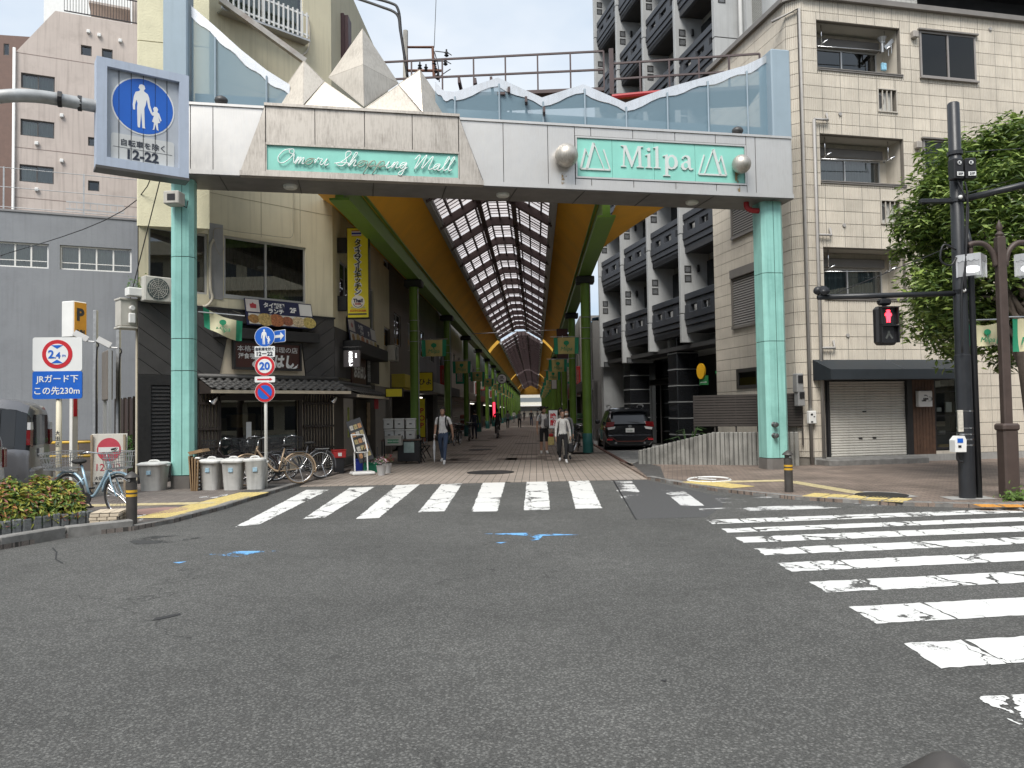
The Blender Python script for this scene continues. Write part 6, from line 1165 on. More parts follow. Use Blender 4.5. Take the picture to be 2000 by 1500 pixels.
# catwalk with brown railing on the roof
cw = thing('roof_catwalk', 'brown steel catwalk railing on top of the arcade roof behind the gate', 'railing', ARC.o, ARC.a); zc = 8.75
def catrail(P, Q, h, n, mid=True):
    P, Q = Vector(P), Vector(Q)
    for f in ((1,.5) if mid else (1,)): mb = MB(); mb.bar(P+Vector((0,0,h*f)), Q+Vector((0,0,h*f)), .05); part('rail', mb, STEELB, cw)
    for k in range(n+1): p = P.lerp(Q, k/n); mb = MB(); mb.bar(p, p+Vector((0,0,h)), .045); part('post', mb, STEELB, cw)
def onarc(px, py, y):   # place across the street at distance y along it
    d = ray(px, py); c = Vector((0,0,CAMZ)); o = ARC.o + ARC.uy*y; t = (o-c).dot(ARC.uy)/d.dot(ARC.uy); h = c+d*t-ARC.o; return (h.dot(ARC.ux), y, h.z)
A1, A2 = onarc(745,190,22.5), onarc(1180,172,21.5); catrail(A1, A2, onarc(1180,100,21.5)[2]-A2[2], 7)
A3, A4 = onarc(1195,185,21.4), onarc(1485,168,20.6); catrail(A3, A4, onarc(1485,105,20.6)[2]-A4[2], 5)
mb = MB(); mb.obox((Vector(A1)+Vector(A2))/2+Vector((0,.5,-.06)), (Vector(A2)-Vector(A1))/2, (0,.6,0), (0,0,.05)); part('deck', mb, STEELB, cw); mb = MB(); mb.obox((Vector(A3)+Vector(A4))/2+Vector((0,.5,-.06)), (Vector(A4)-Vector(A3))/2, (0,.6,0), (0,0,.05)); part('deck', mb, STEELB, cw)
mb = MB(); mb.bar(A3, (A3[0],A3[1],A3[2]+1.3), .12); part('gate_post', mb, STEELB, cw); mb = MB(); B1, B2 = onarc(1195,190,21), onarc(1300,180,21); mb.tube([B1,B2], .08, 8); part('red_pipe', mb, mat('fire_red', (.35,.02,.025)), cw)
tp = at_frame('transformer_frame', 'rusty pipe frame with insulators and drooping cables above the arcade roof', 'power fittings', ARC); RUST = mat('rusty_pipe', (.16,.075,.05), .7, var=.3, scale=8)
mb = MB(); P = [onarc(*p, 27) for p in ((795,160),(794,92),(845,92),(848,150))]; mb.tube(P, .06, 7); mb.tube([onarc(795,138,27), onarc(862,138,27)], .05, 7); part('pipe_frame', mb, RUST, tp)
for px, py in ((820,128),(832,132),(848,120),(851,135),(855,148),(872,103),(870,120)):
    mb = MB(); mb.lathe([(.03,-.15),(.09,-.1),(.04,-.05),(.08,0),(.03,.05),(.03,.12)], 8, onarc(px,py,27)); part('insulator', mb, BLACK, tp)
for pts in (((690,-5),(740,12),(775,28),(782,60),(790,110),(796,150)), ((700,-10),(760,5),(778,20),(784,70),(795,140)), ((850,100),(872,103),(882,108)), ((850,120),(870,120),(881,125)), ((858,150),(872,140),(880,135)), ((848,100),(856,130),(858,160))):
    mb = MB(); mb.tube(smooth_pts([onarc(*p, 26.5) for p in pts], 5), .05 if pts[0][0] < 720 else .018, 5); part('cable', mb, BLACK, tp, smooth=True)
mb = MB(); mb.tube([onarc(848,93,27), onarc(852,-10,27)], .012, 5); part('cable', mb, BLACK, tp)
mb = MB(); mb.tube([onarc(792,165,27), onarc(792,60,27)], .09, 8); part('mast', mb, mat('ivory_metal', (.5,.48,.43)), tp)

# ================================================================= shop houses along the arcade
def shop_house(side, y0, y1, h, wallc, label, kind, signc=(.5,.5,.5), xoff=0.0, lit=0.0):
    if side < 0: F = Fr(ARC.w(-4.35+xoff,y0,0), ARC.w(-4.35+xoff,y1,0))
    else: F = Fr(ARC.w(4.1+xoff,y1,0), ARC.w(4.1+xoff,y0,0))
    t = at_frame('shop_house', label, 'building', F, 'shop houses along the arcade'); w = F.L; wm = mat('shop_wall_%d' % (abs(hash(wallc)) % 99991), wallc, .8, var=.12, scale=1, streak=.25, streak_c=tuple(c*.5 for c in wallc))
    n = max(1, int(w/3)); holes = [(w*(k+.5)/n-.75, zz, w*(k+.5)/n+.75, zz+1.3) for k in range(n) for zz in (4.4, 7.3) if zz+1.6 < h]
    mb = MB(); mb.wall(0, w, 3.1, h, holes, .12); mb.add([(0,0,0),(0,6,0),(0,6,h),(0,0,h)], [(0,3,2,1)]); mb.add([(w,0,0),(w,6,0),(w,6,h),(w,0,h)], [(0,1,2,3)]); mb.add([(0,0,h),(w,0,h),(w,6,h),(0,6,h)], [(0,1,2,3)]); part('wall', mb, wm, t)
    for q in holes: window(t, *q, .05, 2, ALU, DARKGLASS, None, room=True, depth=.4)
    if kind == 'shutter':
        n2 = 16; mb = MB(); 
        for k in range(n2): z = .1+2.5*k/n2; mb.add([(.4,.12,z),(w-.4,.12,z),(w-.4,.08,z+.07),(.4,.08,z+.07),(w-.4,.12,z+2.5/n2),(.4,.12,z+2.5/n2)], [(0,1,2,3),(3,2,4,5)])
        part('roller_shutter', mb, mat('grey_shutter', (.3,.3,.29), .5, .2, var=.1), t)
    else:
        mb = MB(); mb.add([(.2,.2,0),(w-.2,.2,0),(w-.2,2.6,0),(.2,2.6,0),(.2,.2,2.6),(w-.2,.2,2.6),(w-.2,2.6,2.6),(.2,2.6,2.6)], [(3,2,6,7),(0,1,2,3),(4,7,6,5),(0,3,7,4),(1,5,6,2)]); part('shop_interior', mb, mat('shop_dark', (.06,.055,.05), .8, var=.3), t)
        if lit:
            mb = MB(); mb.box(w*.3,.5,2.4,w*.7,.7,2.45); part('ceiling_lamp', mb, mat('shop_lamp', (1,.93,.8), .5, emit=lit, var=0), t)
        for k in range(3):
            mb = MB(); x = .5+(w-1)*(k+.2)/3; mb.bbox(x,.35+.2*k,0,x+(w-1)*.22,.9+.2*k,.7+.35*(k%2)); part('counter', mb, mat('shop_goods_%d' % k, ((.2,.12,.08),(.22,.2,.18),(.12,.14,.12))[k], .7, var=.5, scale=9), t)
    mb = MB(); mb.box(0,-.02,0,.2,.2,3.1); mb.box(w-.2,-.02,0,w,.2,3.1); mb.box(.2,.0,2.6,w-.2,.2,3.1); part('shop_frame', mb, wm, t)
    mb = MB(); mb.bbox(.15,-.55,2.62,w-.15,.0,3.15,.02); sg = part('sign_fascia', mb, mat('fascia_%d' % (abs(hash(signc)) % 99991), signc, .5, var=.08), t)
    return t, F
RED = mat('sign_red', (.45,.03,.03), .45, var=.05)
shop_house(-1, 29.9, 36.6, 8.8, (.17,.15,.13), 'brown-grey arcade house right after the cream corner house', 'open', (.55,.45,.05), lit=1)
shop_house(-1, 36.6, 44.0, 8.6, (.2,.2,.2), 'grey clad arcade house with drainpipe, second past the cream house', 'open', (.3,.3,.28), lit=2)
shop_house(-1, 44.0, 52.0, 8.4, (.13,.13,.14), 'dark arcade house with tall windows, third past the cream house', 'shutter', (.05,.05,.06))
shop_house(-1, 52.0, 66.0, 8.2, (.46,.42,.36), 'pale beige panelled arcade house with blank upper wall', 'shutter', (.4,.37,.32), lit=2)
shop_house(-1, 66.0, 82.0, 8.2, (.2,.18,.16), 'brown arcade house beyond the pale beige one', 'open', (.3,.06,.05), lit=3)
shop_house(-1, 82.0, 120.0, 7.6, (.22,.21,.2), 'long grey arcade house row in the middle distance, restaurant side', 'open', (.1,.25,.15), lit=3)
shop_house(-1, 120.0, 175.0, 7.6, (.25,.2,.18), 'long tan arcade house row far along, restaurant side', 'open', (.5,.1,.05), lit=3)
shop_house(-1, 175.0, 236.0, 7.6, (.2,.2,.22), 'farthest arcade house row, restaurant side', 'shutter', (.1,.1,.3))
shop_house(1, 39.5, 47.0, 6.2, (.15,.145,.14), 'dim grey shop house under a blue tarpaulin roof past the parked car', 'shutter', (.16,.15,.15), xoff=.2)
shop_house(1, 47.0, 58.0, 7.4, (.24,.22,.2), 'brown-grey arcade house with red sign, after the tarpaulin roof', 'open', (.25,.03,.03), lit=1)
shop_house(1, 58.0, 74.0, 7.2, (.2,.2,.19), 'grey arcade house third on the parked car side', 'open', (.35,.05,.05), lit=2)
shop_house(1, 74.0, 110.0, 7.6, (.22,.19,.17), 'long brown arcade house row on the parked car side', 'open', (.05,.2,.1), lit=3)
shop_house(1, 110.0, 170.0, 7.6, (.18,.18,.2), 'long slate arcade house row on the parked car side', 'open', (.4,.4,.1), lit=3)
shop_house(1, 170.0, 236.0, 7.6, (.22,.2,.2), 'farthest arcade house row on the parked car side', 'shutter', (.1,.1,.1))
mb = MB(); P = [ARC.w(4.35,39.6,6.2), ARC.w(7.5,39.6,6.5), ARC.w(7.5,46,6.5), ARC.w(4.35,46,6.2)]; n = 10; vs = []
for i in range(n+1):
    for j in range(4): p = P[0].lerp(P[3], i/n).lerp(P[1].lerp(P[2], i/n), j/3); vs.append((p.x, p.y, p.z+.16+.09*math.sin(i*2.2+j*1.7)))
mb.add(vs, [(i*4+j, i*4+j+1, i*4+j+5, i*4+j+4) for i in range(n) for j in range(3)]); tag(part('tarpaulin', mb, mat('blue_tarp', (.2,.38,.6), .5, var=.25, scale=6), None, smooth=True), 'crumpled pale blue tarpaulin lying on the low roof past the parked car', 'tarpaulin')
# hall at the end of the street
Fe = Fr(ARC.w(-30,246,0), ARC.w(30,246,0)); e = at_frame('end_building', 'pale office block with ribbon windows closing the end of the arcade', 'building', Fe); mb = MB(); mb.box(0,0,0,60,10,9.5); part('wall', mb, mat('end_wall', (.5,.48,.42), .8, var=.1), e)
for z in (1.6, 4.6, 7.2): mb = MB(); mb.box(2,-.1,z,58,-.01,z+1.3); part('ribbon_window', mb, plain('end_glass', (.15,.17,.18), .15), e)
mb = MB(); mb.box(22,-3,3.2,38,-.01,3.6); part('canopy', mb, WHITE, e)
# ================================================================= houses across the street, behind the viewer (mirrored in the windows)
for k, (x0, x1, h, c, lab) in enumerate(((-34,-9,13,(.55,.5,.4),'cream balcony apartments across the street, facing the corner house'),(-8,7,10,(.4,.36,.32),'brown flats across the street, facing the arcade gate'),(8,30,15,(.5,.5,.48),'pale flats across the street, facing the tiled house'),(0,0,16,(.6,.55,.42),'cream balcony flats far down the cross street'))):
    F = Fr((x1,-15),(x0,-15)) if k < 3 else Fr((36,20),(36,-13)); b = at_frame('opposite_house', lab, 'building', F, 'houses across the street'); w = F.L; wm = mat('opposite_wall_%d' % k, c, .8, var=.1, streak=.2)
    mb = MB(); mb.box(0,0,0,w,6,h); part('wall', mb, wm, b)
    for j in range(int(h/3)):
        mb = MB(); mb.box(.5,-1.1,3*j+2.7,w-.5,-.002,3*j+2.9); part('balcony_slab', mb, wm, b); mb = MB(); mb.box(.5,-1.1,3*j+2.9,w-.5,-1.02,3*j+3.8); part('parapet', mb, wm, b)
        for i in range(int(w/3)): mb = MB(); mb.box(.8+3*i,-.02,3*j+.4,2.9+3*i,-.001,3*j+2.3); part('window', mb, plain('opposite_glass', (.04,.045,.05), .1), b)

# ================================================================= road signs
SBLUE = mat('sign_blue', (.01,.11,.5), .4, var=.04); SRED = mat('sign_ring_red', (.5,.02,.03), .4, var=.04); SWHITE = mat('sign_white_sheet', (.72,.73,.72), .4, var=.04); POST = mat('white_post', (.68,.67,.63), .45, var=.08, streak=.3, streak_c=(.35,.33,.3)); INK = mat('sign_ink', (.02,.025,.04), .5, var=0)
MAN = [(-.1,-1),(-.02,-1),(.03,-.3),(.08,-1),(.2,-1),(.18,-.92),(.16,-.1),(.22,.1),(.26,.35),(.32,-.0),(.44,-.28),(.5,-.22),(.4,.1),(.36,.45),(.3,.6),(.16,.68),(.14,.74),(.2,.82),(.16,.96),(.06,1),(-.04,.96),(-.08,.82),(-.02,.74),(-.04,.68),(-.2,.6),(-.27,.4),(-.32,.0),(-.3,-.22),(-.22,-.22),(-.22,.0),(-.17,.25),(-.12,.1),(-.14,-.1),(-.12,-.9)]
KID = [(.5,-1),(.58,-.97),(.62,-.72),(.68,-.97),(.76,-1),(.74,-.92),(.72,-.65),(.82,-.62),(.74,-.35),(.84,-.55),(.88,-.5),(.78,-.2),(.7,-.14),(.74,-.02),(.68,.08),(.58,.08),(.52,-.02),(.56,-.14),(.5,-.2),(.44,-.26),(.48,-.34),(.56,-.34),(.48,-.62),(.56,-.65),(.54,-.9)]
def pictogram(parent, s, y, m=SWHITE, ox=-.12, oz=0):
    for nm, P in (('adult_figure', MAN), ('child_figure', KID)): mb = MB(); mb.prism([(ox*s+x*s, oz+z*s) for x, z in P], y-.003, y); part(nm, mb, m, parent)
def disc(r, y0, y1, n=36, ex=1.0): mb = MB(); mb.prism([(r*ex*math.cos(2*math.pi*k/n), r*math.sin(2*math.pi*k/n)) for k in range(n)], y0, y1); return mb
def rplate(w, h, y0, y1, r=.03):
    P = []
    for cx, cz, a0 in ((w/2-r,h/2-r,0),(-w/2+r,h/2-r,90),(-w/2+r,-h/2+r,180),(w/2-r,-h/2+r,270)): P += [(cx+r*math.cos(R(a0+k*30)), cz+r*math.sin(R(a0+k*30))) for k in range(4)]
    mb = MB(); mb.prism(P, y0, y1); return mb
# big lit box sign hung from a bent pipe
A, B = D(188,216,13.8), D(368,240,14.7); F = Fr(A, B); z1 = D(188,110,13.8).z; z0 = D(188,322,13.8).z; W, H = F.L, z1-z0
t = thing('pedestrian_box_sign', 'large grey box sign with blue pedestrian disc hung from a bent pipe', 'traffic sign', F.w(W/2,0,(z0+z1)/2), F.a); FRM = mat('pale_blue_frame', (.42,.48,.58), .45, var=.06, streak=.25, streak_c=(.25,.27,.3))
mb = MB(); fw = .17; mb.box(-W/2,-.04,-H/2,-W/2+fw,.3,H/2); mb.box(W/2-fw,-.04,-H/2,W/2,.3,H/2); mb.box(-W/2+fw,-.04,H/2-fw*.9,W/2-fw,.3,H/2); mb.box(-W/2+fw,-.04,-H/2,W/2-fw,.3,-H/2+fw); part('frame', mb, FRM, t)
mb = MB(); mb.box(-W/2+fw,.06,-H/2+fw,W/2-fw,.28,H/2-fw*.9); part('panel', mb, mat('grey_sign_panel', (.42,.45,.49), .4, var=.06), t)
for k in range(1,6): x = -W/2+fw+(W-2*fw)*k/6; mb = MB(); mb.box(x-.005,.048,-H/2+fw,x+.005,.062,H/2-fw*.9); part('panel_seam', mb, BLACK, t)
g = link('blue_disc', None, t, (0,.056,H*.13)); rr = (W-2*fw)*.42; part('disc_ring', disc(rr*1.05,-.004,.002), SWHITE, g); part('disc_face', disc(rr,-.008,-.002), SBLUE, g); pictogram(g, rr*.8, -.01)
g = link('time_plate', None, t, (0,.056,-H*.29)); part('plate_face', rplate((W-2*fw)*.88, H*.25, -.004, .002, .05), mat('plate_grey_white', (.55,.56,.55), .4, var=.05), g); text('自転車を除く', .135, g, (0,-.008,.1), INK, bold=.001); text('12-22', .25, g, (0,-.008,-.11), INK, bold=.008); mb = MB(); mb.box(-W*.32,-.008,-.005,W*.32,-.004,.0); part('plate_rule', mb, INK, g)
mb = MB(); mb.box(-W/2-.01,-.05,-H/2-.05,W/2+.01,.32,-H/2-.002); part('bottom_tray', mb, ALUDARK, t)
pk = thing('sign_pipe', 'thick galvanised bent pipe reaching in from the edge to carry the box sign', 'pole', (*D(-90,900,12.6).xy, 0)); GALV = mat('weathered_galvanised', (.42,.43,.43), .5, .5, var=.2, scale=3, grime=.5, streak_c=(.2,.15,.1))
ob = pk.location; P = [Vector((0,0,0)), Vector((0,0,5.6))] + [D(px,py,d)-ob for px, py, d in ((-70,225,12.7),(-30,196,12.9),(20,187,13.1),(80,189,13.4),(140,199,13.7),(200,210,14.0))]; P[0].x = P[0].y = 0; mb = MB(); mb.tube([P[0],P[1]]+smooth_pts(P[2:],4), .115, 14); part('pipe', mb, GALV, pk, smooth=True)
for px, py, d in ((117,194,13.55),(156,202,13.8)): c = D(px,py,d)-ob; mb = MB(); mb.tube([c-Vector((.03,.015,0)), c+Vector((.03,.015,0))], .14, 12); part('clamp', mb, BLACK, pk)
# height limit sign
d = 13.6; c = D(113,719,d); t = thing('height_limit_sign', 'white and blue sign with red 2.4 m ring and JR underpass distance', 'traffic sign', (c.x, d, 0), R(6)); w = .83; zt_, zm, zb_ = D(113,659,d).z, D(113,725,d).z, D(113,779,d).z
mb = MB(); mb.tube([(0,.05,0),(0,.05,zb_+.3)], .048, 12); pp = part('post', mb, mat('ivory_post', (.6,.55,.42), .5, var=.1), t, smooth=True); text('大田区', .09, pp, (0,-.002,1.25), INK, vertical=True, line=1.1)
g = link('white_panel', None, t, (0,0,(zt_+zm)/2)); part('panel_face', rplate(w, zt_-zm, -.02, .01, .04), SWHITE, g); part('red_ring', disc(.255,-.026,-.021), SRED, g); part('ring_field', disc(.185,-.03,-.027), SWHITE, g)
for s in (1,-1): mb = MB(); mb.prism([(-.1,.16*s),(.1,.16*s),(0,.095*s)], -.034, -.031); part('blue_wedge', mb, SBLUE, g)
text('2', .2, g, (-.1,-.034,.0), SBLUE, bold=.005); text('.4', .15, g, (.005,-.034,-.02), SBLUE, bold=.004); text('m', .085, g, (.115,-.034,-.03), SBLUE)
g = link('blue_panel', None, t, (0,0,(zm+zb_)/2)); part('panel_face', rplate(w, zm-zb_, -.02, .01, .04), SBLUE, g); text('JRガード下', .145, g, (0,-.024,.1), SWHITE, bold=.002); text('この先230m', .15, g, (0,-.024,-.1), SWHITE, bold=.002)
# parking sign on a white post
d = 19.5; c = D(144,800,d); t = thing('parking_sign', 'orange P 24H parking box sign on a tall white post', 'sign', (c.x, d, 0), R(72)); za, zb_ = D(140,660,d).z, D(140,590,d).z
mb = MB(); mb.bbox(-.09,-.05,0,.09,.05,za,.01); part('post', mb, POST, t); mb = MB(); mb.box(-.05,-.06,za-2.0,.05,-.051,za-1.3); part('red_strip', mb, SRED, t); mb = MB(); mb.bbox(-.2,-.2,za,.2,.2,zb_,.02); g = part('box', mb, WHITE, t); 
mb = MB(); mb.box(-.18,-.21,za+.03,.18,-.201,zb_-.03); part('orange_face', mb, mat('parking_orange', (.7,.33,.03)), g); text('P', .42, g, (0,-.215,za+.58), INK, bold=.02); text('24H', .14, g, (0,-.215,za+.14), INK, bold=.008)
# cameras on poles
CASE = mat('camera_white', (.65,.65,.65), .4, var=.05)
for px, pt, pb, lab in ((186,606,900,'grey pole with white security camera nearest the parking sign'),(231,634,900,'grey pole with white security camera nearest the corner house')):
    d = 18.6; c = D(px,800,d); zt_ = D(px,pt,d).z; zc = D(px,668 if px < 200 else 680,d).z; t = thing('camera_pole', lab, 'security camera', (c.x,d,0), 0, 'car park camera poles'); mb = MB(); mb.bbox(-.045,-.045,0,.045,.045,zt_,.01); part('pole', mb, STEEL, t)
    mb = MB(); mb.tube([(0,-.04,zc),(-.2,-.06,zc+.02),(-.22,-.06,zc+.1)], .02, 6); part('bracket', mb, CASE, t); mb = MB(); mb.obox((-.3,-.1,zc+.14), (.13,.06,-.08), (.03,-.05,.0), (.03,.02,.06)); part('camera', mb, CASE, t); mb = MB(); mb.tube(smooth_pts([(.05,-.05,zc),(.1,-.05,zc-.1),(.05,-.05,zc-.5),(.05,-.05,0)],4), .018, 6); part('conduit', mb, BLACK, t)
d = 18.2; c = D(208,730,d); t = thing('notice_case', 'grey upright notice case on two legs in the car park', 'notice board', (c.x,d,0), R(-55)); za, zb_ = D(208,782,d).z, D(208,686,d).z; mb = MB(); mb.bbox(-.42,-.05,za,.42,.08,zb_,.02); part('case', mb, mat('taupe_case', (.16,.14,.12), .5, var=.1), t)
for x in (-.4,.4): mb = MB(); mb.box(x-.05,-.02,0,x+.05,.05,zb_+.02); part('leg', mb, ALU, t)
# no entry board
a = G(178,972,SW); t = thing('no_entry_board', 'leaning white no entry board with red disc and 12-22 behind the bicycle', 'traffic sign', (*G(211,966,SW).xy, SW), R(4)); mb = MB(); mb.bbox(-.35,-.012,.25,.35,.012,1.22,.006); g = part('board', mb, mat('aged_board', (.62,.6,.54), .5, var=.06, streak=.25), t, rot=(R(-3),0,0))
part('red_disc', disc(.235,-.018,-.013), mat('faded_red', (.5,.06,.09), .5, var=.08), g, loc=(0,0,.9)); mb = MB(); mb.box(-.2,-.024,.85,.2,-.019,.95); part('white_bar', mb, SWHITE, g); text('12  22', .2, g, (0,-.016,.55), mat('faded_red', (.5,.06,.09))); text('大田区 路作成', .085, g, (0,-.016,.33), INK)
for x in (-.32,.32): mb = MB(); mb.bar((x,.02,0),(x,.0,1.2),.04); part('leg', mb, mat('rusty_leg', (.35,.28,.2), .7, var=.3), t)
# sign mast in front of the restaurant
p = G(519,954,SW); d = p.y; t = thing('sign_mast', 'white mast stacking pedestrian, 20 limit and no parking discs before the restaurant', 'traffic sign', (p.x,d,SW)); zf = lambda py: D(519,py,d).z-SW
mb = MB(); mb.tube([(0,.03,0),(0,.03,zf(645))], .034, 12); part('post', mb, POST, t, smooth=True); r = .215
def ringed(z, cols, nm):
    g = link(nm, None, t, (0,-.02,z))
    for k, (rr, m) in enumerate(cols): part('disc_layer' if k else 'disc_plate', disc(rr,-.006*(k+1),-.006*k-.001), m, g)
    return g
g = ringed(zf(658), ((r,SWHITE),(r*.95,SBLUE)), 'pedestrian_disc'); pictogram(g, r*.75, -.014)
g = link('time_plate', None, t, (0,-.02,zf(687))); part('plate_face', rplate(.43,.23,-.008,0,.02), SWHITE, g); text('自転車を除く', .075, g, (0,-.012,.055), INK, bold=.002, sx=.92); text('12－22', .12, g, (0,-.012,-.045), INK, bold=.004)
g = ringed(zf(715), ((r,SWHITE),(r*.96,SRED),(r*.7,SWHITE)), 'speed_limit_disc'); text('20', .22, g, (0,-.022,0), SBLUE, bold=.008)
g = link('arrow_plate', None, t, (0,-.02,zf(741))); part('plate_face', rplate(.43,.125,-.008,0,.02), SWHITE, g); mb = MB(); mb.prism([(-.16,-.014),(.1,-.014),(.1,-.035),(.16,0),(.1,.035),(.1,.014),(-.16,.014)], -.014, -.009); part('red_arrow', mb, SRED, g)
g = ringed(zf(766), ((r,SWHITE),(r*.96,SRED),(r*.7,SBLUE)), 'no_parking_disc'); mb = MB(); mb.bar((-r*.5,-.022,r*.5),(r*.5,-.022,-r*.5),.045,.006,up=(0,1,0)); part('red_slash', mb, SRED, g)
g = link('one_way_plate', None, t, (.28,.12,zf(656)), (0,0,R(-40))); part('plate_face', rplate(.42,.26,-.008,0,.02), SWHITE, g); part('blue_field', rplate(.4,.24,-.012,-.009,.02), SBLUE, g); mb = MB(); mb.prism([(-.16,-.03),(.04,-.03),(.04,-.085),(.17,0),(.04,.085),(.04,.03),(-.16,.03)], -.018, -.013); part('white_arrow', mb, SWHITE, g)

# ================================================================= bollards
BOL = mat('bollard_brown_grey', (.055,.05,.046), .5, var=.15, scale=8); BYEL = mat('bollard_band', (.62,.36,.03), .45, var=.1)
def bollard(px, py, label, top=None):
    p = G(px, py, SW) if top is None else G(px, py, .82); h = .76
    t = thing('bollard', label, 'bollard', (p.x, p.y, SW), rnd.uniform(-.3,.3), 'roundcap bollards'); mb = MB(); mb.lathe([(.075,0),(.075,h-.16),(.06,h-.155)], 18); part('post', mb, BOL, t, smooth=40)
    for z in (h-.3, h-.36): mb = MB(); mb.lathe([(.0765,z),(.0765,z+.035)], 18); part('reflective_band', mb, BYEL, t, smooth=40)
    mb = MB(); mb.lathe([(.06,h-.16),(.062,h-.09),(.105,h-.085),(.1,h-.07),(.03,h-.012),(.004,h)], 20); part('cap', mb, BOL, t, smooth=50)
    mb = MB(); mb.tube([(0,-.06,h-.125),(0,-.075,h-.125)], .022, 10); part('cap_ring', mb, CHROME, t)
bollard(257, 1024, 'brown bollard with yellow bands beside the blue bicycle wheel'); bollard(1541, 961, 'brown bollard with yellow bands before the far teal pillar'); bollard(1845, 1468, 'bollard whose dark pointed cap just shows at the bottom edge', True)

# ================================================================= hedge planter
hp = thing('hedge_planter', 'low hedge of yellow-green and reddish leaves in a granite block bed', 'hedge', (0,0,0)); kb = [Vector((p.x,p.y,0)) for p in (G(-200,1090),G(0,1058),G(100,1043),G(182,1031))]
def leafmesh(n, sampler, size, mats, seed):
    r = random.Random(seed); mb = MB(); 
    for k in range(n):
        c, nrm = sampler(r); s = size*r.uniform(.6,1.25); u = nrm.orthogonal().normalized(); a = r.uniform(0,6.28); v = nrm.cross(u); u, v = u*math.cos(a)+v*math.sin(a), v*math.cos(a)-u*math.sin(a)
        mb.m = r.choices(range(len(mats)), [m[1] for m in mats])[0]
        mb.add([c-u*s, c-v*s*.34-u*s*.1+nrm*s*.1, c+u*s-nrm*s*.12, c+v*s*.34-u*s*.1+nrm*s*.1], [(0,1,2),(0,2,3)])
    return mb
def leaf(name, c, tr=.25):
    if name in MATS: return MATS[name]
    m, t, b = nodes_of(name); MATS[name] = m; N = t.nodes.new; Lk = t.links.new; pos = N('ShaderNodeNewGeometry').outputs['Position']; n1 = N('ShaderNodeTexNoise'); n1.inputs['Scale'].default_value = 9; Lk(pos, n1.inputs['Vector'])
    r1 = N('ShaderNodeMapRange'); r1.inputs[3].default_value = .6; r1.inputs[4].default_value = 1.45; Lk(n1.outputs[0], r1.inputs[0]); mu = N('ShaderNodeVectorMath'); mu.operation = 'SCALE'; mu.inputs[0].default_value = c; Lk(r1.outputs[0], mu.inputs['Scale']); Lk(mu.outputs[0], b.inputs['Base Color']); b.inputs['Roughness'].default_value = .45
    tl = N('ShaderNodeBsdfTranslucent'); Lk(mu.outputs[0], tl.inputs[0]); mxs = N('ShaderNodeMixShader'); mxs.inputs[0].default_value = tr; Lk(b.outputs[0], mxs.inputs[1]); Lk(tl.outputs[0], mxs.inputs[2]); Lk(mxs.outputs[0], t.nodes['Material Output'].inputs[0]); return m
def hs(r):
    u = r.random()*3; i = min(2, int(u)); base = kb[i].lerp(kb[i+1], u-i); dr = (kb[3]-kb[0]).normalized(); nb = Vector((-dr.y, dr.x, 0)); a = r.uniform(-.15, 1.0)*math.pi*.62; q = r.random()**.35
    end = 1 - max(0, (u-2.75)/.25)*.3; p = base + nb*(.52 - .55*math.cos(a)*q*end) + Vector((0,0,.2 + .53*max(0,math.sin(a))*q*end + .06*math.sin(u*9)*math.sin(a) + r.uniform(-.03,.03)))
    n = (nb*-math.cos(a) + Vector((0,0,math.sin(a)+.4)) + Vector((r.uniform(-.7,.7),r.uniform(-.7,.7),r.uniform(-.5,.7)))).normalized(); return p, n
LM = [(leaf('leaf_yellow_green', (.36,.37,.06)),6),(leaf('leaf_green', (.15,.23,.04)),5),(leaf('leaf_deep', (.04,.09,.02)),3),(leaf('leaf_orange', (.4,.19,.06)),1.8),(leaf('leaf_pink', (.36,.13,.1)),1.4)]
part('foliage', leafmesh(10000, hs, .05, LM, 5), [m[0] for m in LM], hp)
mb = MB(); dr = (kb[3]-kb[0]).normalized(); nb = Vector((-dr.y,dr.x,0)); mb.slab([kb[0]+nb*.1, kb[3]+nb*.1-dr*.15, kb[3]+nb*.85-dr*.15, kb[0]+nb*.85], .05, .36); part('twig_core', mb, mat('dark_twigs', (.02,.022,.012), .9, var=.4, scale=30), hp)
stones([kb[i]-nb*.03 for i in range(4)], hp, 'granite_block', GRANITE, .125, .12, .05, .27, .012, .015)
bk = thing('brick_edging', 'small stepped block of cream bricks at the end of the hedge bed', 'brick edging', (*G(207,1028,SW).xy, SW), R(12)); BRK = mat('cream_brick', (.55,.47,.36), .8, var=.12, scale=20)
mb = MB(); mb.box(-.19,-.08,0,.19,.42,.185); part('mortar', mb, mat('mortar_dark', (.1,.09,.08), .9), bk)
for row in range(4):
    for i in range(3):
        x = -.19+.13*i+(.0 if row % 2 else -.03); x0, x1 = max(-.195,x+.004), min(.195,x+.124)
        if x1-x0 > .02: mb = MB(); mb.bbox(x0,-.095,.004+row*.047,x1,-.03,.044+row*.047,.003); part('brick', mb, BRK, bk)
        if row == 3:
            for j in range(4): mb = MB(); mb.bbox(-.195+.13*i,-.03+.115*j,.187,-.075+.13*i,.08+.115*j,.2,.003); part('brick', mb, BRK, bk)
    for j in range(2): mb = MB(); mb.bbox(.19,-.03+.23*j-.1*(row%2),.004+row*.047,.2,.19+.23*j-.1*(row%2),.044+row*.047,.003); part('brick', mb, BRK, bk)

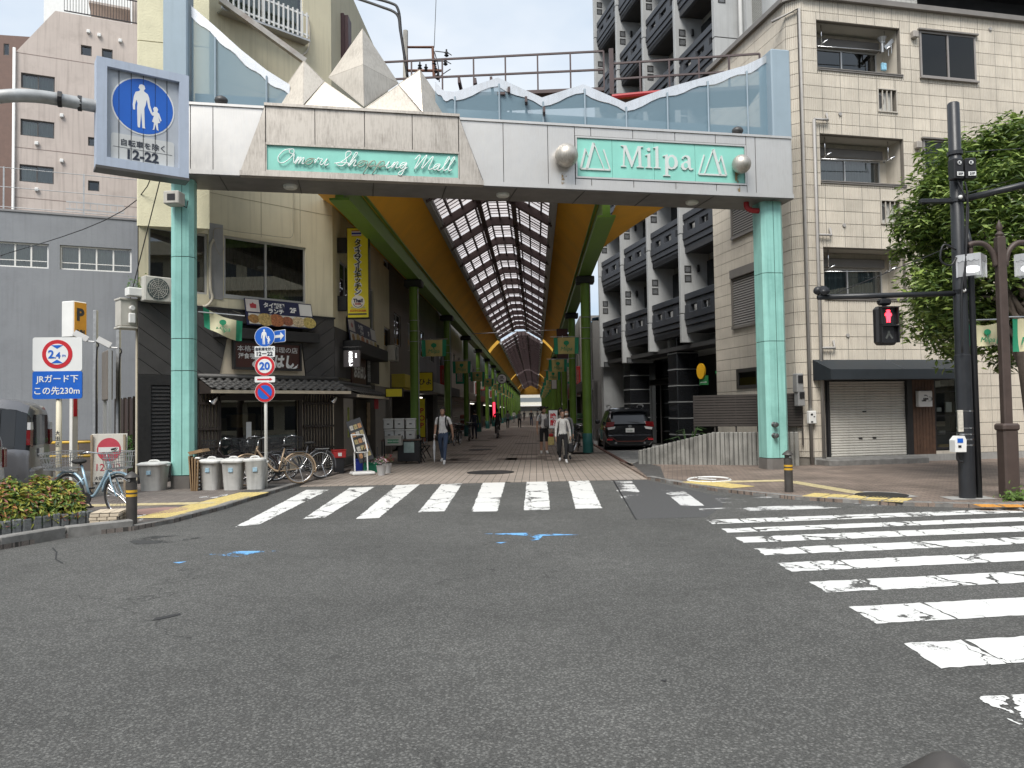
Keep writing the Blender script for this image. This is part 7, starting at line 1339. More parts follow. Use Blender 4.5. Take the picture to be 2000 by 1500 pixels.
# ================================================================= traffic signal pole
POLE = mat('charcoal_pole', (.022,.024,.028), .38, var=.15, scale=5); p = G(1890,973,SW); t = thing('signal_pole', 'tall charcoal pole carrying a pedestrian signal arm, control boxes and cables', 'signal pole', (p.x,p.y,SW)); zf = lambda py, dd=0: D(1875,py,p.y+dd).z-SW
HT = zf(203); mb = MB(); mb.lathe([(.125,0),(.125,2.35),(.112,2.36),(.092,HT),(.075,HT+.02)], 20); part('shaft', mb, POLE, t, smooth=40); mb = MB(); mb.sheet([(-.38,-.22),(.36,-.22),(.42,.25),(-.33,.25)], .006); part('base_slab', mb, CONCRETE, t)
mb = MB(); mb.tube([(.19,.0,0),(.19,.0,4.2),(.12,0,4.5)], .05, 10); part('cable_duct', mb, POLE, t, smooth=True)
za = zf(573); mb = MB(); mb.tube([(-.1,0,za),(-2.42,-.15,za-.05)], .045, 10); arm = part('signal_arm', mb, POLE, t, smooth=True)
mb = MB(); mb.sphere((-2.42,-.15,za+.06), .07, 12, 8); mb.lathe([(.02,-.1),(.09,.03)], 12, (-2.34,-.2,za+.04), Matrix.Rotation(R(60),3,'X')); part('audible_horn', mb, BLACK, arm, smooth=True)
mb = MB(); mb.tube([(-.1,0,zf(480)),(-2.1,-.12,za+.02)], .008, 5); part('stay_wire', mb, BLACK, t)
g = link('pedestrian_signal', None, t, (D(1726,640,p.y).x-p.x,-.15,zf(635)), (0,0,R(6))); w, h = .36, .64
mb = MB(); mb.bbox(-w/2,-.0,-h/2,w/2,.18,h/2,.05); part('housing', mb, BLACK, g); mb = MB(); mb.tube([(0,.09,h/2),(0,.09,za-zf(635)-.02)], .035, 8); mb.bbox(-.1,.02,h/2+.02,.1,.16,h/2+.13,.03); part('hanger', mb, BLACK, g)
for s in (1,-1):
    mb = MB(); z = s*h*.235; o = .135; mb.box(-o-.02,-.09,z+o,o+.02,.0,z+o+.018); mb.box(-o-.02,-.07,z-o,-o,.0,z+o); mb.box(o,-.07,z-o,o+.02,0,z+o); v = part('visor', mb, BLACK, g); mb = MB(); mb.box(-o,-.012,z-o,o,-.001,z+o); part('lens', mb, mat('dark_lens', (.02,.02,.022), .25, var=.2), v)
mb = MB(); mb.prism([(x*.3, h*.235+zz*.105) for x, zz in ((-.1,-1),(-.02,-1),(.0,-.2),(.02,-1),(.1,-1),(.13,0),(.17,.0),(.2,.1),(.18,.45),(.1,.55),(.1,.8),(.13,.85),(.05,1),(-.05,1),(-.13,.85),(-.1,.8),(-.1,.55),(-.18,.45),(-.2,.1),(-.17,0),(-.13,0))], -.018, -.013); part('red_man', mb, mat('lit_red_man', (1,.03,.05), .5, emit=2.2, var=0), g)
mb = MB(); mb.bar((-.05,-.015,-h*.34),(.0,-.015,-h*.2),.03,.004,up=(0,1,0)); mb.bar((.06,-.015,-h*.34),(.0,-.015,-h*.2),.03,.004,up=(0,1,0)); mb.bar((.0,-.0152,-h*.2),(.0,-.0152,-h*.14),.04,.004,up=(0,1,0)); part('unlit_man', mb, mat('unlit_grey', (.09,.095,.09), .5), g)
for px, ry in ((1858,8),(1883,-6)):
    x = D(px,335,p.y).x-p.x; g = link('control_box', None, t, (x-.02,-.16,zf(337)), (0,0,R(ry))); mb = MB(); mb.bbox(-.085,-.08,-.17,.085,.08,.17,.012); part('case', mb, BLACK, g); part('round_label', disc(.035,-.096,-.091,16), SWHITE, g, loc=(0,0,.09)); text('K', .05, g, (0,-.099,.09), INK, bold=.003); mb = MB(); mb.box(-.05,-.096,-.13,.07,-.091,-.06); part('square_label', mb, SWHITE, g); text('21P', .05, g, (.01,-.099,-.095), INK, bold=.002)
za2 = zf(392); mb = MB(); mb.tube([(0,0,za2),(1.6,-.5,za2+.28)], .055, 10); part('vehicle_signal_arm', mb, POLE, t, smooth=True); mb = MB(); mb.bbox(-.62,-.06,za2-.04,-.05,.04,za2+.03,.01); part('stub_arm', mb, POLE, t)
for py in (300,392,570,570): z = zf(py); mb = MB(); mb.lathe([(.12,z-.03),(.12,z+.03)], 16); part('band', mb, POLE, t)
for py in (390,570): mb = MB(); mb.sphere((-.03,-.16,zf(py)), .035, 10, 6); part('white_stud', mb, WHITE, t, smooth=True)
for pts in (((.05,-.16,zf(360)),(.08,-.17,zf(390)),(.05,-.17,zf(430)),(.0,-.18,zf(520)),(-.08,-.18,zf(575)),(-.1,-.17,zf(690))), ((-.08,-.16,zf(355)),(.0,-.2,zf(385)),(.08,-.18,zf(410)),(.03,-.18,zf(480)),(-.04,-.18,zf(570))), ((-.1,-.1,zf(490)),(-.3,-.1,zf(480)),(-.36,-.1,zf(510)),(-.2,-.1,zf(520)),(-.1,-.1,zf(505)))): mb = MB(); mb.tube(smooth_pts(pts,5), .016, 6); part('cable', mb, BLACK, t, smooth=True)
for py in (803,836,848,858,869): z = zf(py); mb = MB(); mb.lathe([(.128,z-.012),(.128,z+.012)], 20); part('steel_strap', mb, CHROME, t)
mb = MB(); mb.bbox(-.2,-.17,zf(843),-.12,-.13,zf(801),.005); g = part('address_plate', mb, mat('plate_cream', (.55,.52,.45), .5, var=.2, scale=25), t)
g = link('push_button_box', None, t, (-.19,-.12,zf(866))); mb = MB(); mb.prism([(-.1,-.13),(.08,-.13),(.09,.06),(.06,.13),(-.04,.13),(-.1,.06)], -.08, .08); part('case', mb, WHITE, g); mb = MB(); mb.box(-.06,-.086,.02,.03,-.081,.09); part('blue_panel', mb, SBLUE, g); mb = MB(); mb.box(-.05,-.086,-.06,.0,-.081,-.02); part('button', mb, BLACK, g); mb = MB(); mb.tube(smooth_pts([(-.02,0,-.13),(-.02,0,-.26),(.06,.0,-.3)],4), .02, 8); part('lead', mb, BLACK, g, smooth=True)
for pts in (((1885,297,0),(2000,290,1),(2100,280,2)), ((1800,400,0),(1880,380,0),(2050,330,2))):
    mb = MB(); mb.tube([D(a,b,p.y+c)-Vector((p.x,p.y,SW)) for a, b, c in pts], .008, 5); part('span_wire', mb, BLACK, t)

# ================================================================= brown lamp post with two lanterns
LB = mat('brown_lamp_paint', (.07,.05,.043), .5, var=.15, scale=6); p = G(1972,973,SW); t = thing('lantern_post', 'brown square lamp post with two clear lanterns on curved arms', 'street lamp', (p.x,p.y,SW)); zf = lambda py: D(1965,py,p.y).z-SW
mb = MB(); mb.bbox(-.12,-.12,0,.12,.12,1.12,.03); mb.bbox(-.14,-.14,1.1,.14,.14,1.22,.03); part('base', mb, LB, t); mb = MB(); mb.bbox(-.07,-.07,1.2,.07,.07,zf(462),.02); part('shaft', mb, LB, t); mb = MB(); mb.lathe([(.06,zf(462)),(.07,zf(458)),(.03,zf(452)),(.055,zf(444)),(.0,zf(428))], 10); part('finial', mb, LB, t, smooth=50)
for s in (-1, 1):
    z = zf(490); P = smooth_pts([(s*.08,0,zf(520)),(s*.13,0,z-.02),(s*.27,0,z+.12),(s*.44,0,z+.13),(s*.52,0,z+.1)],5); mb = MB(); mb.tube(P, .045, 8); part('arm', mb, LB, t, smooth=True)
    g = link('lantern', None, t, (s*.48,0,zf(521)), (0,0,R(45))); u = .17; mb = MB()
    for i, j in ((-1,-1),(1,-1),(1,1),(-1,1)): mb.box(i*u-.012,j*u-.012,-.17,i*u+.012,j*u+.012,.19)
    mb.box(-u,-u,.17,u,u,.2); part('lantern_frame', mb, mat('silver_lantern', (.6,.6,.6), .35, .6), g); mb = MB()
    for k in range(4):
        M = Matrix.Rotation(R(90*k),3,'Z'); mb.add([M @ Vector(v) for v in ((-u,-u,-.16),(u,-u,-.16),(u,-u,.17),(-u,-u,.17))], [(0,1,2,3)])
    part('glass', mb, veil('lantern_glass', (.75,.76,.78), .45, .2), g); mb = MB()
    for k in range(4):
        M = Matrix.Rotation(R(90*k),3,'Z')
        for i in range(4): mb.add([M @ Vector(v) for v in ((-u+i*.085,-u-.008,.17),(-u+i*.085+.083,-u-.008,.17),(-u+i*.085+.083,-u-.008,.1),(-u+i*.085+.042,-u-.008,.075),(-u+i*.085,-u-.008,.1))], [(0,1,2,3,4)])
    part('scalloped_skirt', mb, mat('silver_lantern', (.6,.6,.6)), g); mb = MB(); mb.sphere((0,0,-.03), .1, 12, 8, (1.3,1.3,.6)); part('bulb', mb, mat('lamp_bulb', (.95,.96,1), .3, emit=.8, var=0), g, smooth=True); mb = MB(); mb.tube([(0,0,.2),(0,0,.32)], .03, 8); part('hanger', mb, LB, g)

# ================================================================= cloth banners
BG = mat('banner_green', (.02,.26,.14), .7, var=.08); BC = mat('banner_cream', (.5,.42,.16), .7, var=.08); BL_ = mat('banner_pale', (.6,.56,.36), .7, var=.06); BE = mat('banner_emblem', (.02,.28,.13), .7, var=0)
def banner(name, label, loc, rz, w, h, group='milpa banners', fold=.05, pale=False, rod=True, sag=.0, txt='Milpa', tilt=0.0):
    t = thing(name, label, 'banner', loc, rz, group); n = 12; yf = lambda u, v: fold*math.sin(u*7+v*2)*v + .02*math.sin(u*15)
    for nm, a, b, m in (('green_end', 0, .16, BG), ('cloth', .16, .84, BL_ if pale else BC), ('green_end', .84, 1, BG)):
        mb = MB(); vs = []; k = max(2, int(n*(b-a)))
        for i in range(k+1):
            u = a+(b-a)*i/k
            for j in range(5): v = j/4; vs.append(((u-.5)*w*(1-.05*v), yf(u,v), -h*v - sag*math.sin(u*math.pi)*.6 + tilt*(u-.5)))
        mb.add(vs, [(i*5+j, i*5+j+1, i*5+j+6, i*5+j+5) for i in range(k) for j in range(4)]); part(nm, mb, m, t, smooth=True)
    part('emblem_crown', disc(.14*h,-.012-fold*.6,-.006-fold*.6,16,1.2), BE, t, loc=(0,0,-.33*h-sag*.6)); mb = MB(); mb.box(-.03*h,-.012-fold*.6,-.55*h-sag*.6,.03*h,-.006-fold*.6,-.4*h-sag*.6); part('emblem_trunk', mb, BE, t)
    text(txt, h*.34, t, (0,-.012-fold*.6,-.72*h-sag*.6), BE, shear=.25)
    if rod: mb = MB(); mb.tube([(-w*.62,.0,.03),(w*.55,.0,.03+tilt*.2)], .014, 6); part('rod', mb, STEEL, t)
    return t
c = D(1918,630,13.2); banner('street_banner', 'cream and green tree-emblem banner sagging between signal pole and lamp post', (c.x,13.1,c.z), R(3), .66, .36, pale=True, sag=.1, tilt=.06)
c = D(2012,622,13.0); banner('street_banner', 'pale Milpa banner cut off by the frame edge beyond the lamp post', (c.x,13.0,c.z), 0, .6, .56, pale=True)
c = D(432,612,16.4); t = banner('pillar_banner', 'pale green-ended Milpa banner hanging askew from the first teal pillar', (c.x,16.5,c.z), R(20), .8, .42, pale=True, fold=.22, tilt=-.3, sag=.1)
for k, y in enumerate(cols_y[:9]):
    for s_ in (-1, 1):
        lab = ('%s arcade banner on the %s column, %s side' % (('first','second','third','fourth','fifth','sixth','seventh','eighth','ninth')[k] + (' nearest' if k == 0 else ''), 'green', 'restaurant' if s_ < 0 else 'parked car'))
        b = banner('arcade_banner', lab, ARC.w(s_*(CW-.75), y-.1, 4.25 if k else 4.35), ARC.a, .95, .62, 'arcade column banners', fold=.04)
# ================================================================= street tree
TR = thing('street_tree', 'dense leafy broadleaf street tree behind the signal pole', 'tree', (*G(2030,955,SW).xy, SW)); tb0 = TR.location; BARK = mat('bark', (.09,.07,.055), .9, var=.3, scale=12, bump=.6, bscale=25)
cen = D(1968,500,15.2)-tb0; mb = MB(); mb.tube([(0,0,0),(-.05,0,1.2),(-.15,.05,2.4),cen+Vector((0,0,.6))], [.17,.14,.12,.05], 10); rb = random.Random(3); limbs = []
for k in range(16):
    a = rb.uniform(0,6.28); z0 = rb.uniform(1.9,3.6); st_ = Vector((-.12,.04,z0)); en = cen + Vector((math.cos(a)*1.5, math.sin(a)*1.3, rb.uniform(-1.1,1.7))); limbs.append((st_,en)); mb.tube(smooth_pts([st_, st_.lerp(en,.5)+Vector((0,0,.2)), en],4), [.06,.055,.05,.045,.04,.035,.03,.02,.012], 6)
part('trunk', mb, BARK, TR, smooth=True)
clumps = []
for k in range(260):
    v = Vector((rb.gauss(0,1), rb.gauss(0,1), rb.gauss(0,1))).normalized()*rb.uniform(.35,1.0)**.6; c = cen + Vector((v.x*2.1, v.y*1.8, v.z*2.35 + (.25 if v.z > 0 else 0)))
    if v.z < -.75 and v.x > 0: continue
    clumps.append((c, rb.uniform(.28,.5)))
def ts(r):
    c, s = r.choice(clumps); v = Vector((r.gauss(0,1), r.gauss(0,1), r.gauss(0,.8))).normalized()*s*r.random()**.4; n = (v.normalized()*.5 + Vector((r.uniform(-.6,.6), r.uniform(-.6,.6), .9))).normalized(); return c+v, n
LT = [(leaf('tree_leaf_mid', (.13,.2,.045)),5),(leaf('tree_leaf_deep', (.06,.105,.025)),3),(leaf('tree_leaf_light', (.28,.37,.09)),5)]
part('crown', leafmesh(42000, ts, .092, LT, 9), [m[0] for m in LT], TR)
# ================================================================= bicycles
def bicycle(label, p, heading, colr, basket=True, rear=False, lean=R(4), tyre=RUBBER, fend=None, child=False):
    fm = mat('bike_paint_%02d%02d%02d' % tuple(int(c*99) for c in colr), colr, .35, .3, var=.05); fend = fend or fm
    t = thing('bicycle', label, 'bicycle', p, heading, 'bicycles'); t.rotation_euler = (lean, 0, heading); r = .33; wb = .55
    for s, nm in ((-1,'rear_wheel'),(1,'front_wheel')):
        w = link(nm, None, t, (s*wb,0,r)); n = 32
        mb = MB(); mb.tube([(r*.955*math.cos(2*math.pi*k/n),0,r*.955*math.sin(2*math.pi*k/n)) for k in range(n)], .02, 8, closed=True); part('tyre', mb, tyre, w, smooth=True)
        mb = MB(); mb.tube([(r*.88*math.cos(2*math.pi*k/n),0,r*.88*math.sin(2*math.pi*k/n)) for k in range(n)], .01, 6, closed=True); part('rim', mb, CHROME, w, smooth=True)
        mb = MB(); [mb.tube([(.02*math.cos(a+.9),.025*(-1)**k,.02*math.sin(a+.9)),(r*.88*math.cos(a),0,r*.88*math.sin(a))], .0022, 4, cap=False) for k, a in ((k, 2*math.pi*k/28) for k in range(28))]; mb.tube([(0,-.05,0),(0,.05,0)], .022, 10); part('spokes', mb, CHROME, w)
        mb = MB(); a0, a1 = (25,195) if s < 0 else (30,170); mb.tube([((r+.035)*math.cos(R(a0+(a1-a0)*k/14)),0,(r+.035)*math.sin(R(a0+(a1-a0)*k/14))) for k in range(15)], .022, 6); part('mudguard', mb, fend, t, smooth=True, loc=(s*wb,0,r))
    bb = (-.1,0,.29); hd = (.36,0,.78); st = (-.2,0,.62); mb = MB(); mb.tube(smooth_pts([hd,(.2,0,.55),(.02,0,.34),bb],4), .026, 8); mb.tube([bb,(-.24,0,.8)], .018, 8); mb.tube([(-.21,0,.66),(.33,0,.66)], .016, 8) if not child else None
    for y in (-.05,.05): mb.tube([bb,(-wb,y,r)], .011, 6); mb.tube([(-.2,0,.6),(-wb,y,r)], .009, 6)
    part('frame', mb, fm, t, smooth=True)
    mb = MB(); mb.tube([(.34,0,.86),(.39,0,.7)], .022, 8)
    for y in (-.06,.06): mb.tube(smooth_pts([(.39,y*.6,.7),(.46,y,.5),(wb,y,r)],4), .012, 6)
    part('fork', mb, fm, t, smooth=True)
    mb = MB(); mb.tube([(.35,0,.8),(.32,0,1.0)], .013, 6); mb.tube(smooth_pts([(.14,-.28,1.02),(.24,-.26,1.04),(.33,-.1,1.0),(.33,.1,1.0),(.24,.26,1.04),(.14,.28,1.02)],5), .012, 8); part('handlebar', mb, CHROME, t, smooth=True)
    for y in (-.28,.28): mb = MB(); mb.tube([(.1,y,1.015),(.2,y*.97,1.03)], .018, 8); part('grip', mb, RUBBER, t)
    mb = MB(); mb.sphere((-.29,0,.86), .13, 12, 6, (1.05,.75,.32)); mb.tube([(-.25,0,.78),(-.27,0,.86)], .014, 6); part('saddle', mb, RUBBER, t, smooth=True)
    mb = MB(); mb.lathe([(.01,-.01),(.09,-.01),(.09,.01),(.01,.01)], 18, (-.1,-.06,.29), Matrix.Rotation(R(90),3,'X')); mb.bar((-.1,-.08,.29),(.02,-.08,.17),.018); mb.bar((-.1,.08,.29),(-.22,.08,.41),.018); mb.box(-.03,-.16,.15,.07,-.08,.175); mb.box(-.27,.08,.4,-.17,.16,.425); mb.tube([(-.1,-.08,.29),(-.1,.08,.29)], .015, 6); part('crank', mb, BLACK, t)
    def bask(nm, c, w, l, h):
        b = MB()
        for f in (0,.35,.7,1):
            k = .8+.2*f; z = c[2]+h*f; P = [(c[0]-l/2*k,-w/2*k,z),(c[0]+l/2*k,-w/2*k,z),(c[0]+l/2*k,w/2*k,z),(c[0]-l/2*k,w/2*k,z)]; [b.bar(P[i],P[(i+1)%4],.008 if 0 < f < 1 else .013) for i in range(4)]
        for i in range(8):
            u = -.5+i/7
            for e in (-1,1): b.bar((c[0]+u*l*.8,e*w*.4,c[2]),(c[0]+u*l,e*w*.5,c[2]+h),.006); b.bar((c[0]+e*l*.4,u*w*.8,c[2]),(c[0]+e*l*.5,u*w,c[2]+h),.006)
            b.bar((c[0]+u*l*.8,-w*.4,c[2]),(c[0]+u*l*.8,w*.4,c[2]),.006)
        part(nm, b, STEEL if colr[2] > .4 else BLACK, t)
    if basket: bask('front_basket', (.56,0,.76), .36, .3, .25)
    if rear: bask('rear_basket', (-.68,0,.74), .42, .5, .26)
    mb = MB(); mb.bar((-.75,0,.71),(-.4,0,.71),.1,.015); mb.tube([(-.7,.05,.7),(-wb,.06,r)], .006, 5); part('carrier', mb, CHROME, t)
    mb = MB(); mb.tube([(-wb,.06,r),(-wb-.06,.16,.02)], .009, 6); part('kickstand', mb, CHROME, t)
    return t
p = G(160,1008,SW); q = G(237,1010,SW); dd = (q-G(95,1003,SW)); hb = math.atan2(dd.y, dd.x); bicycle('pale blue city bicycle with front and rear wire baskets behind the hedge', q - Vector((math.cos(hb),math.sin(hb),0))*.55, hb, (.35,.5,.6), rear=True, child=True)
def bike_at(px, py, ang, *a, **k): g = G(px, py, SW); bicycle(a[0], g + Vector((math.cos(ang),math.sin(ang),0))*.55, ang, *a[1:], **k)
bike_at(585, 944, R(205), 'champagne city bicycle with tan tyres parked before the lattice', (.45,.33,.22), tyre=mat('tan_tyre', (.2,.15,.1), .7), rear=False, child=True)
bike_at(560, 936, R(208), 'black electric bicycle with dark baskets beside the champagne one', (.03,.03,.035), rear=True)
bike_at(628, 934, R(214), 'dark grey bicycle with dark basket closest to the restaurant corner', (.1,.1,.11))
bike_at(512, 946, R(202), 'black bicycle with a brown grip behind the grey bins', (.04,.03,.03), rear=False)
for k, (x, y, a, lab) in enumerate(((-2.5,37,80,'dark bicycle parked by the second arcade column'),(-2.9,39,70,'dark bicycle just beyond the second arcade column'),(-2.4,42.5,95,'bicycle with wheels in the dark before the beige house'),(2.95,30.5,85,'bicycle parked behind the first far-side column'),(3.0,33,95,'second bicycle parked along the car side columns'))):
    c = ARC.w(x,y,.02); bicycle(lab, c, R(a), (.05,.05,.055), rear=k % 2 == 0)

# ================================================================= cars
def car(name, label, p, heading, L, W, H, paint, st, rear, lamp=SRED, plate='', cat='car', ride=.2, wr=.33):
    """lofted body; st: stations from the rear (x, z_belt, z_roof, roof half width, body half width) as fractions"""
    t = thing(name, label, cat, p, heading); secs = []
    for x, zb_, zr_, wr_, wb_ in st:
        w, r = W/2*wb_, W/2*wr_; zb2, zr2 = H*zb_, H*zr_; g = zr2-zb2
        secs.append([(x*L, s*yy, zz) for s in (1,) for yy, zz in ((w*.86,ride),(w*.98,ride+.12),(w,ride+.35),(w*.99,zb2-.12),(w*.95,zb2),(r+(w*.95-r)*.1,zb2+g*.82 if g > .05 else zb2+.005),(r*.8,zr2+.0 if g > .05 else zb2+.02),(0,zr2+.02 if g > .05 else zb2+.03))])
    mb = MB(); n = 15; vs = []
    for sct in secs: vs += sct + [(x,-y,z) for x, y, z in sct[-2::-1]]
    fs = []; gl = []
    for i in range(len(secs)-1):
        for k in range(n-1):
            f = (i*n+k, (i+1)*n+k, (i+1)*n+k+1, i*n+k+1); gh = min(st[i][2]-st[i][1], st[i+1][2]-st[i+1][1])
            if k in (4,9) and gh > .12: gl.append(f)
            elif k in (5,6,7,8) and ((st[i+1][2]-st[i][2] > .12) or (st[i][2]-st[i+1][2] > .12)): gl.append(f)
            else: fs.append(f)
    fs.append(tuple(range(n))); fs.append(tuple(range(len(vs)-1, len(vs)-n-1, -1))); mb.add(vs, [f[::-1] for f in fs]); part('body', mb, paint, t, smooth=38)
    CG = MATS.get('car_glass') or plain('car_glass', (.02,.023,.027), .06)
    for f in gl:
        P = [Vector(vs[i]) for i in f]; c = sum(P, Vector())/4; P = [c+(q-c)*.985 for q in P]; mb = MB(); mb.add(P, [(3,2,1,0)]); part('window', mb, CG, t)
    mb = MB(); mb.box(.12*L,-W*.46,.12,.88*L,W*.46,ride+.02); part('underside', mb, BLACK, t)
    for x in (.19*L,.8*L):
        for s in (-1,1):
            mb = MB(); mb.lathe([(wr*.62,-.1),(wr*.97,-.1),(wr,-.06),(wr,.06),(wr*.97,.1),(wr*.62,.1)], 24, M=Matrix.Rotation(R(90),3,'X')); w = part('wheel', mb, RUBBER, t, smooth=50, loc=(x,s*(W/2-.1),wr)); mb = MB(); mb.lathe([(.02,-.105),(wr*.6,-.08),(wr*.62,.08),(.02,.105)], 12, M=Matrix.Rotation(R(90),3,'X')); part('rim', mb, ALU, w)
            mb = MB(); mb.lathe([(wr*1.14,-.02),(wr*1.14,.02),(wr*.9,.02)], 24, M=Matrix.Rotation(R(90),3,'X')); part('wheel_arch', mb, BLACK, t, loc=(x,s*(W/2-.012),wr+.02))
    if not plate and 'plate' in rear: mb = MB(); mb.box(rear.get('px',-.05),-.165,rear['plate']-.08,rear.get('px',-.05)+.02,.165,rear['plate']+.08); part('number_plate', mb, WHITE, t)
    for s in (-1,1):
        mb = MB(); mb.prism([(y*s,z) for y, z in rear['lamp']], -.0, .06); mb.xf(Matrix.Rotation(R(-90),4,'Z')); part('tail_lamp', mb, mat('tail_lamp_red', (.16,.008,.01), .15, var=.1, coat=.6), t, loc=(rear.get('lx',-.025),0,0))
        if 'clear' in rear: mb = MB(); mb.prism([(y*s,z) for y, z in rear['clear']], -.0, .05); mb.xf(Matrix.Rotation(R(-90),4,'Z')); part('reverse_lamp', mb, mat('clear_lamp', (.6,.6,.6), .15, var=.05), t, loc=(rear.get('lx',-.025),0,0))
    y0, y1, z0, z1 = rear['glass']; mb = MB(); mb.add([(rear['gx'][0],y0,z0),(rear['gx'][0],y1,z0),(rear['gx'][1],y1*.86,z1),(rear['gx'][1],y0*.86,z1)], [(3,2,1,0)]); part('rear_window', mb, plain('rear_glass', (.03,.034,.04), .03), t)
    z0, z1 = rear['bumper']; mb = MB(); mb.bbox(-.07,-W*.47,z0,.25,W*.47,z1,.05); part('bumper', mb, rear.get('bm', paint), t)
    if plate: mb = MB(); mb.box(rear.get('px',-.05),-.165,rear['plate']-.08,rear.get('px',-.05)+.02,.165,rear['plate']+.08); g = part('number_plate', mb, WHITE, t); text(plate, .085, g, (rear.get('px',-.05)-.004,0,rear['plate']-.015), mat('plate_green', (.02,.12,.06), .5, var=0), rot=(0,0,R(-90)), bold=.003)
    return t
BLK = mat('black_car_paint', (.012,.013,.016), .2, var=.05, coat=1.0); GRYP = mat('gunmetal_car_paint', (.17,.17,.18), .3, .4, var=.05, coat=.8); SILV = mat('silver_car_paint', (.5,.51,.5), .3, .5, var=.04, coat=.8)
suvst = [(.0,.56,.565,.7,.9),(.02,.58,.6,.74,.96),(.1,.6,.94,.72,.99),(.14,.6,.985,.74,1),(.4,.59,1,.75,1),(.44,.59,1,.75,1),(.56,.59,.99,.74,1),(.6,.58,.97,.73,1),(.72,.57,.6,.7,.99),(.95,.47,.49,.6,.95),(1,.38,.4,.5,.82)]
hd = math.atan2(adir.y, adir.x)
p = D(1231,880,29.6); su = car('parked_suv', 'black sport utility car with roof rails parked beside the arcade, seen from behind', (p.x,p.y,.03), hd, 4.6, 1.85, 1.66, BLK, suvst, {'lamp':[(.58,1.12),(.9,1.1),(.92,.9),(.62,.93)],'clear':[(.55,.93),(.86,.89),(.84,.8),(.6,.83)],'lx':-.045,'glass':(-.68,.68,1.02,1.42),'gx':(.04,.3),'bumper':(.3,.62),'plate':.78,'px':-.06,'bm':BLK}, plate='11-23')
mb = MB(); mb.bar((-.085,-.5,.36),(-.085,.5,.36),.02,.025); mb.bar((-.085,.5,.36),(-.085,.68,.5),.02,.025); mb.bar((-.085,-.5,.36),(-.085,-.68,.5),.02,.025); mb.bar((-.085,.68,.5),(-.085,.85,.5),.02,.025); mb.bar((-.085,-.68,.5),(-.085,-.85,.5),.02,.025); part('orange_trim', mb, mat('orange_trim', (.14,.03,.02), .4), su)
for s in (-1,1):
    mb = MB(); mb.tube(smooth_pts([(.8,s*.62,1.66),(.95,s*.64,1.74),(2.3,s*.64,1.75),(2.5,s*.62,1.66)],4), .02, 6); part('roof_rail', mb, STEEL, su); mb = MB(); mb.tube([(-.1,s*.55,.3),(.2,s*.55,.3)], .045, 10); part('exhaust', mb, CHROME, su); mb = MB(); mb.box(-.076,s*.78-.1,.4,-.071,s*.78+.1,.46); part('reflector', mb, SRED, su)
mb = MB(); mb.bar((.1,.05,1.1),(.05,-.38,1.06),.02); part('wiper', mb, BLACK, su); mb = MB(); mb.prism([(-.8,1.43),(.8,1.43),(.74,1.52),(-.74,1.52)], 0, .2); mb.xf(Matrix.Rotation(R(-90),4,'Z')); part('spoiler', mb, BLK, su, loc=(.18,0,.08)); part('badge', disc(.05,-.055,-.05,18,1.5), CHROME, su, rot=(0,0,R(-90)), loc=(0,0,.93))
for s in (1,-1): mb = MB(); mb.bbox(2.75,s*1.0-.08,1.0,2.85,s*1.0+.1,1.16,.03); part('mirror', mb, BLK, su)
vanst = [(0,.52,.88,.76,.95),(.012,.53,.93,.78,.985),(.05,.54,.97,.78,1),(.1,.54,.99,.78,1),(.34,.54,1,.78,1),(.37,.54,1,.78,1),(.6,.54,1,.77,1),(.63,.54,.99,.77,1),(.8,.53,.92,.72,1),(.93,.5,.53,.66,.97),(1,.36,.38,.5,.85)]
p = D(78,900,14.5); car('parked_minivan', 'gunmetal minivan in the car park, its rear corner beside the height sign', (p.x,p.y,0), R(200), 4.6, 1.75, 1.98, GRYP, vanst, {'lamp':[(.66,1.4),(.88,1.4),(.9,1.14),(.7,1.1)],'clear':[(.68,1.54),(.87,1.54),(.88,1.41),(.66,1.41)],'lx':-.03,'glass':(-.64,.64,1.12,1.68),'gx':(-.012,-.008),'bumper':(.4,.72),'plate':.98,'px':-.03,'bm':GRYP}, plate='', wr=.34)
sedst = [(0,.56,.57,.6,.9),(.03,.62,.64,.62,.97),(.12,.64,.66,.62,1),(.24,.65,.94,.6,1),(.3,.65,.98,.62,1),(.46,.64,1,.63,1),(.5,.64,1,.63,1),(.6,.63,.97,.62,1),(.74,.62,.64,.6,1),(.95,.52,.53,.55,.94),(1,.4,.41,.5,.85)]
SR = {'lamp':[(.45,.92),(.84,.94),(.86,.78),(.5,.8)],'lx':-.03,'glass':(-.55,.55,.98,1.32),'gx':(.62,1.1),'bumper':(.28,.58),'plate':.74,'px':-.04}
p = D(196,880,25); car('parked_sedan', 'dark sedan backed against the brown fence in the car park', (p.x,p.y-1.2,0), R(100), 4.7, 1.8, 1.5, BLK, sedst, SR, plate='')
p = D(122,870,27); car('parked_sedan', 'silver sedan half hidden behind the height limit sign', (p.x-.6,p.y,0), R(112), 4.7, 1.8, 1.5, SILV, sedst, SR)
p = D(-18,930,12.3); car('parked_hatchback', 'white hatchback whose rear end just enters at the frame edge', (p.x,p.y,0), R(200), 3.9, 1.65, 1.5, mat('white_car_paint', (.62,.63,.62), .25, var=.03, coat=.8), vanst, {'lamp':[(.62,1.1),(.8,1.1),(.8,.8),(.64,.8)],'lx':-.03,'glass':(-.58,.58,.9,1.26),'gx':(-.012,-.008),'bumper':(.3,.6),'plate':.7})
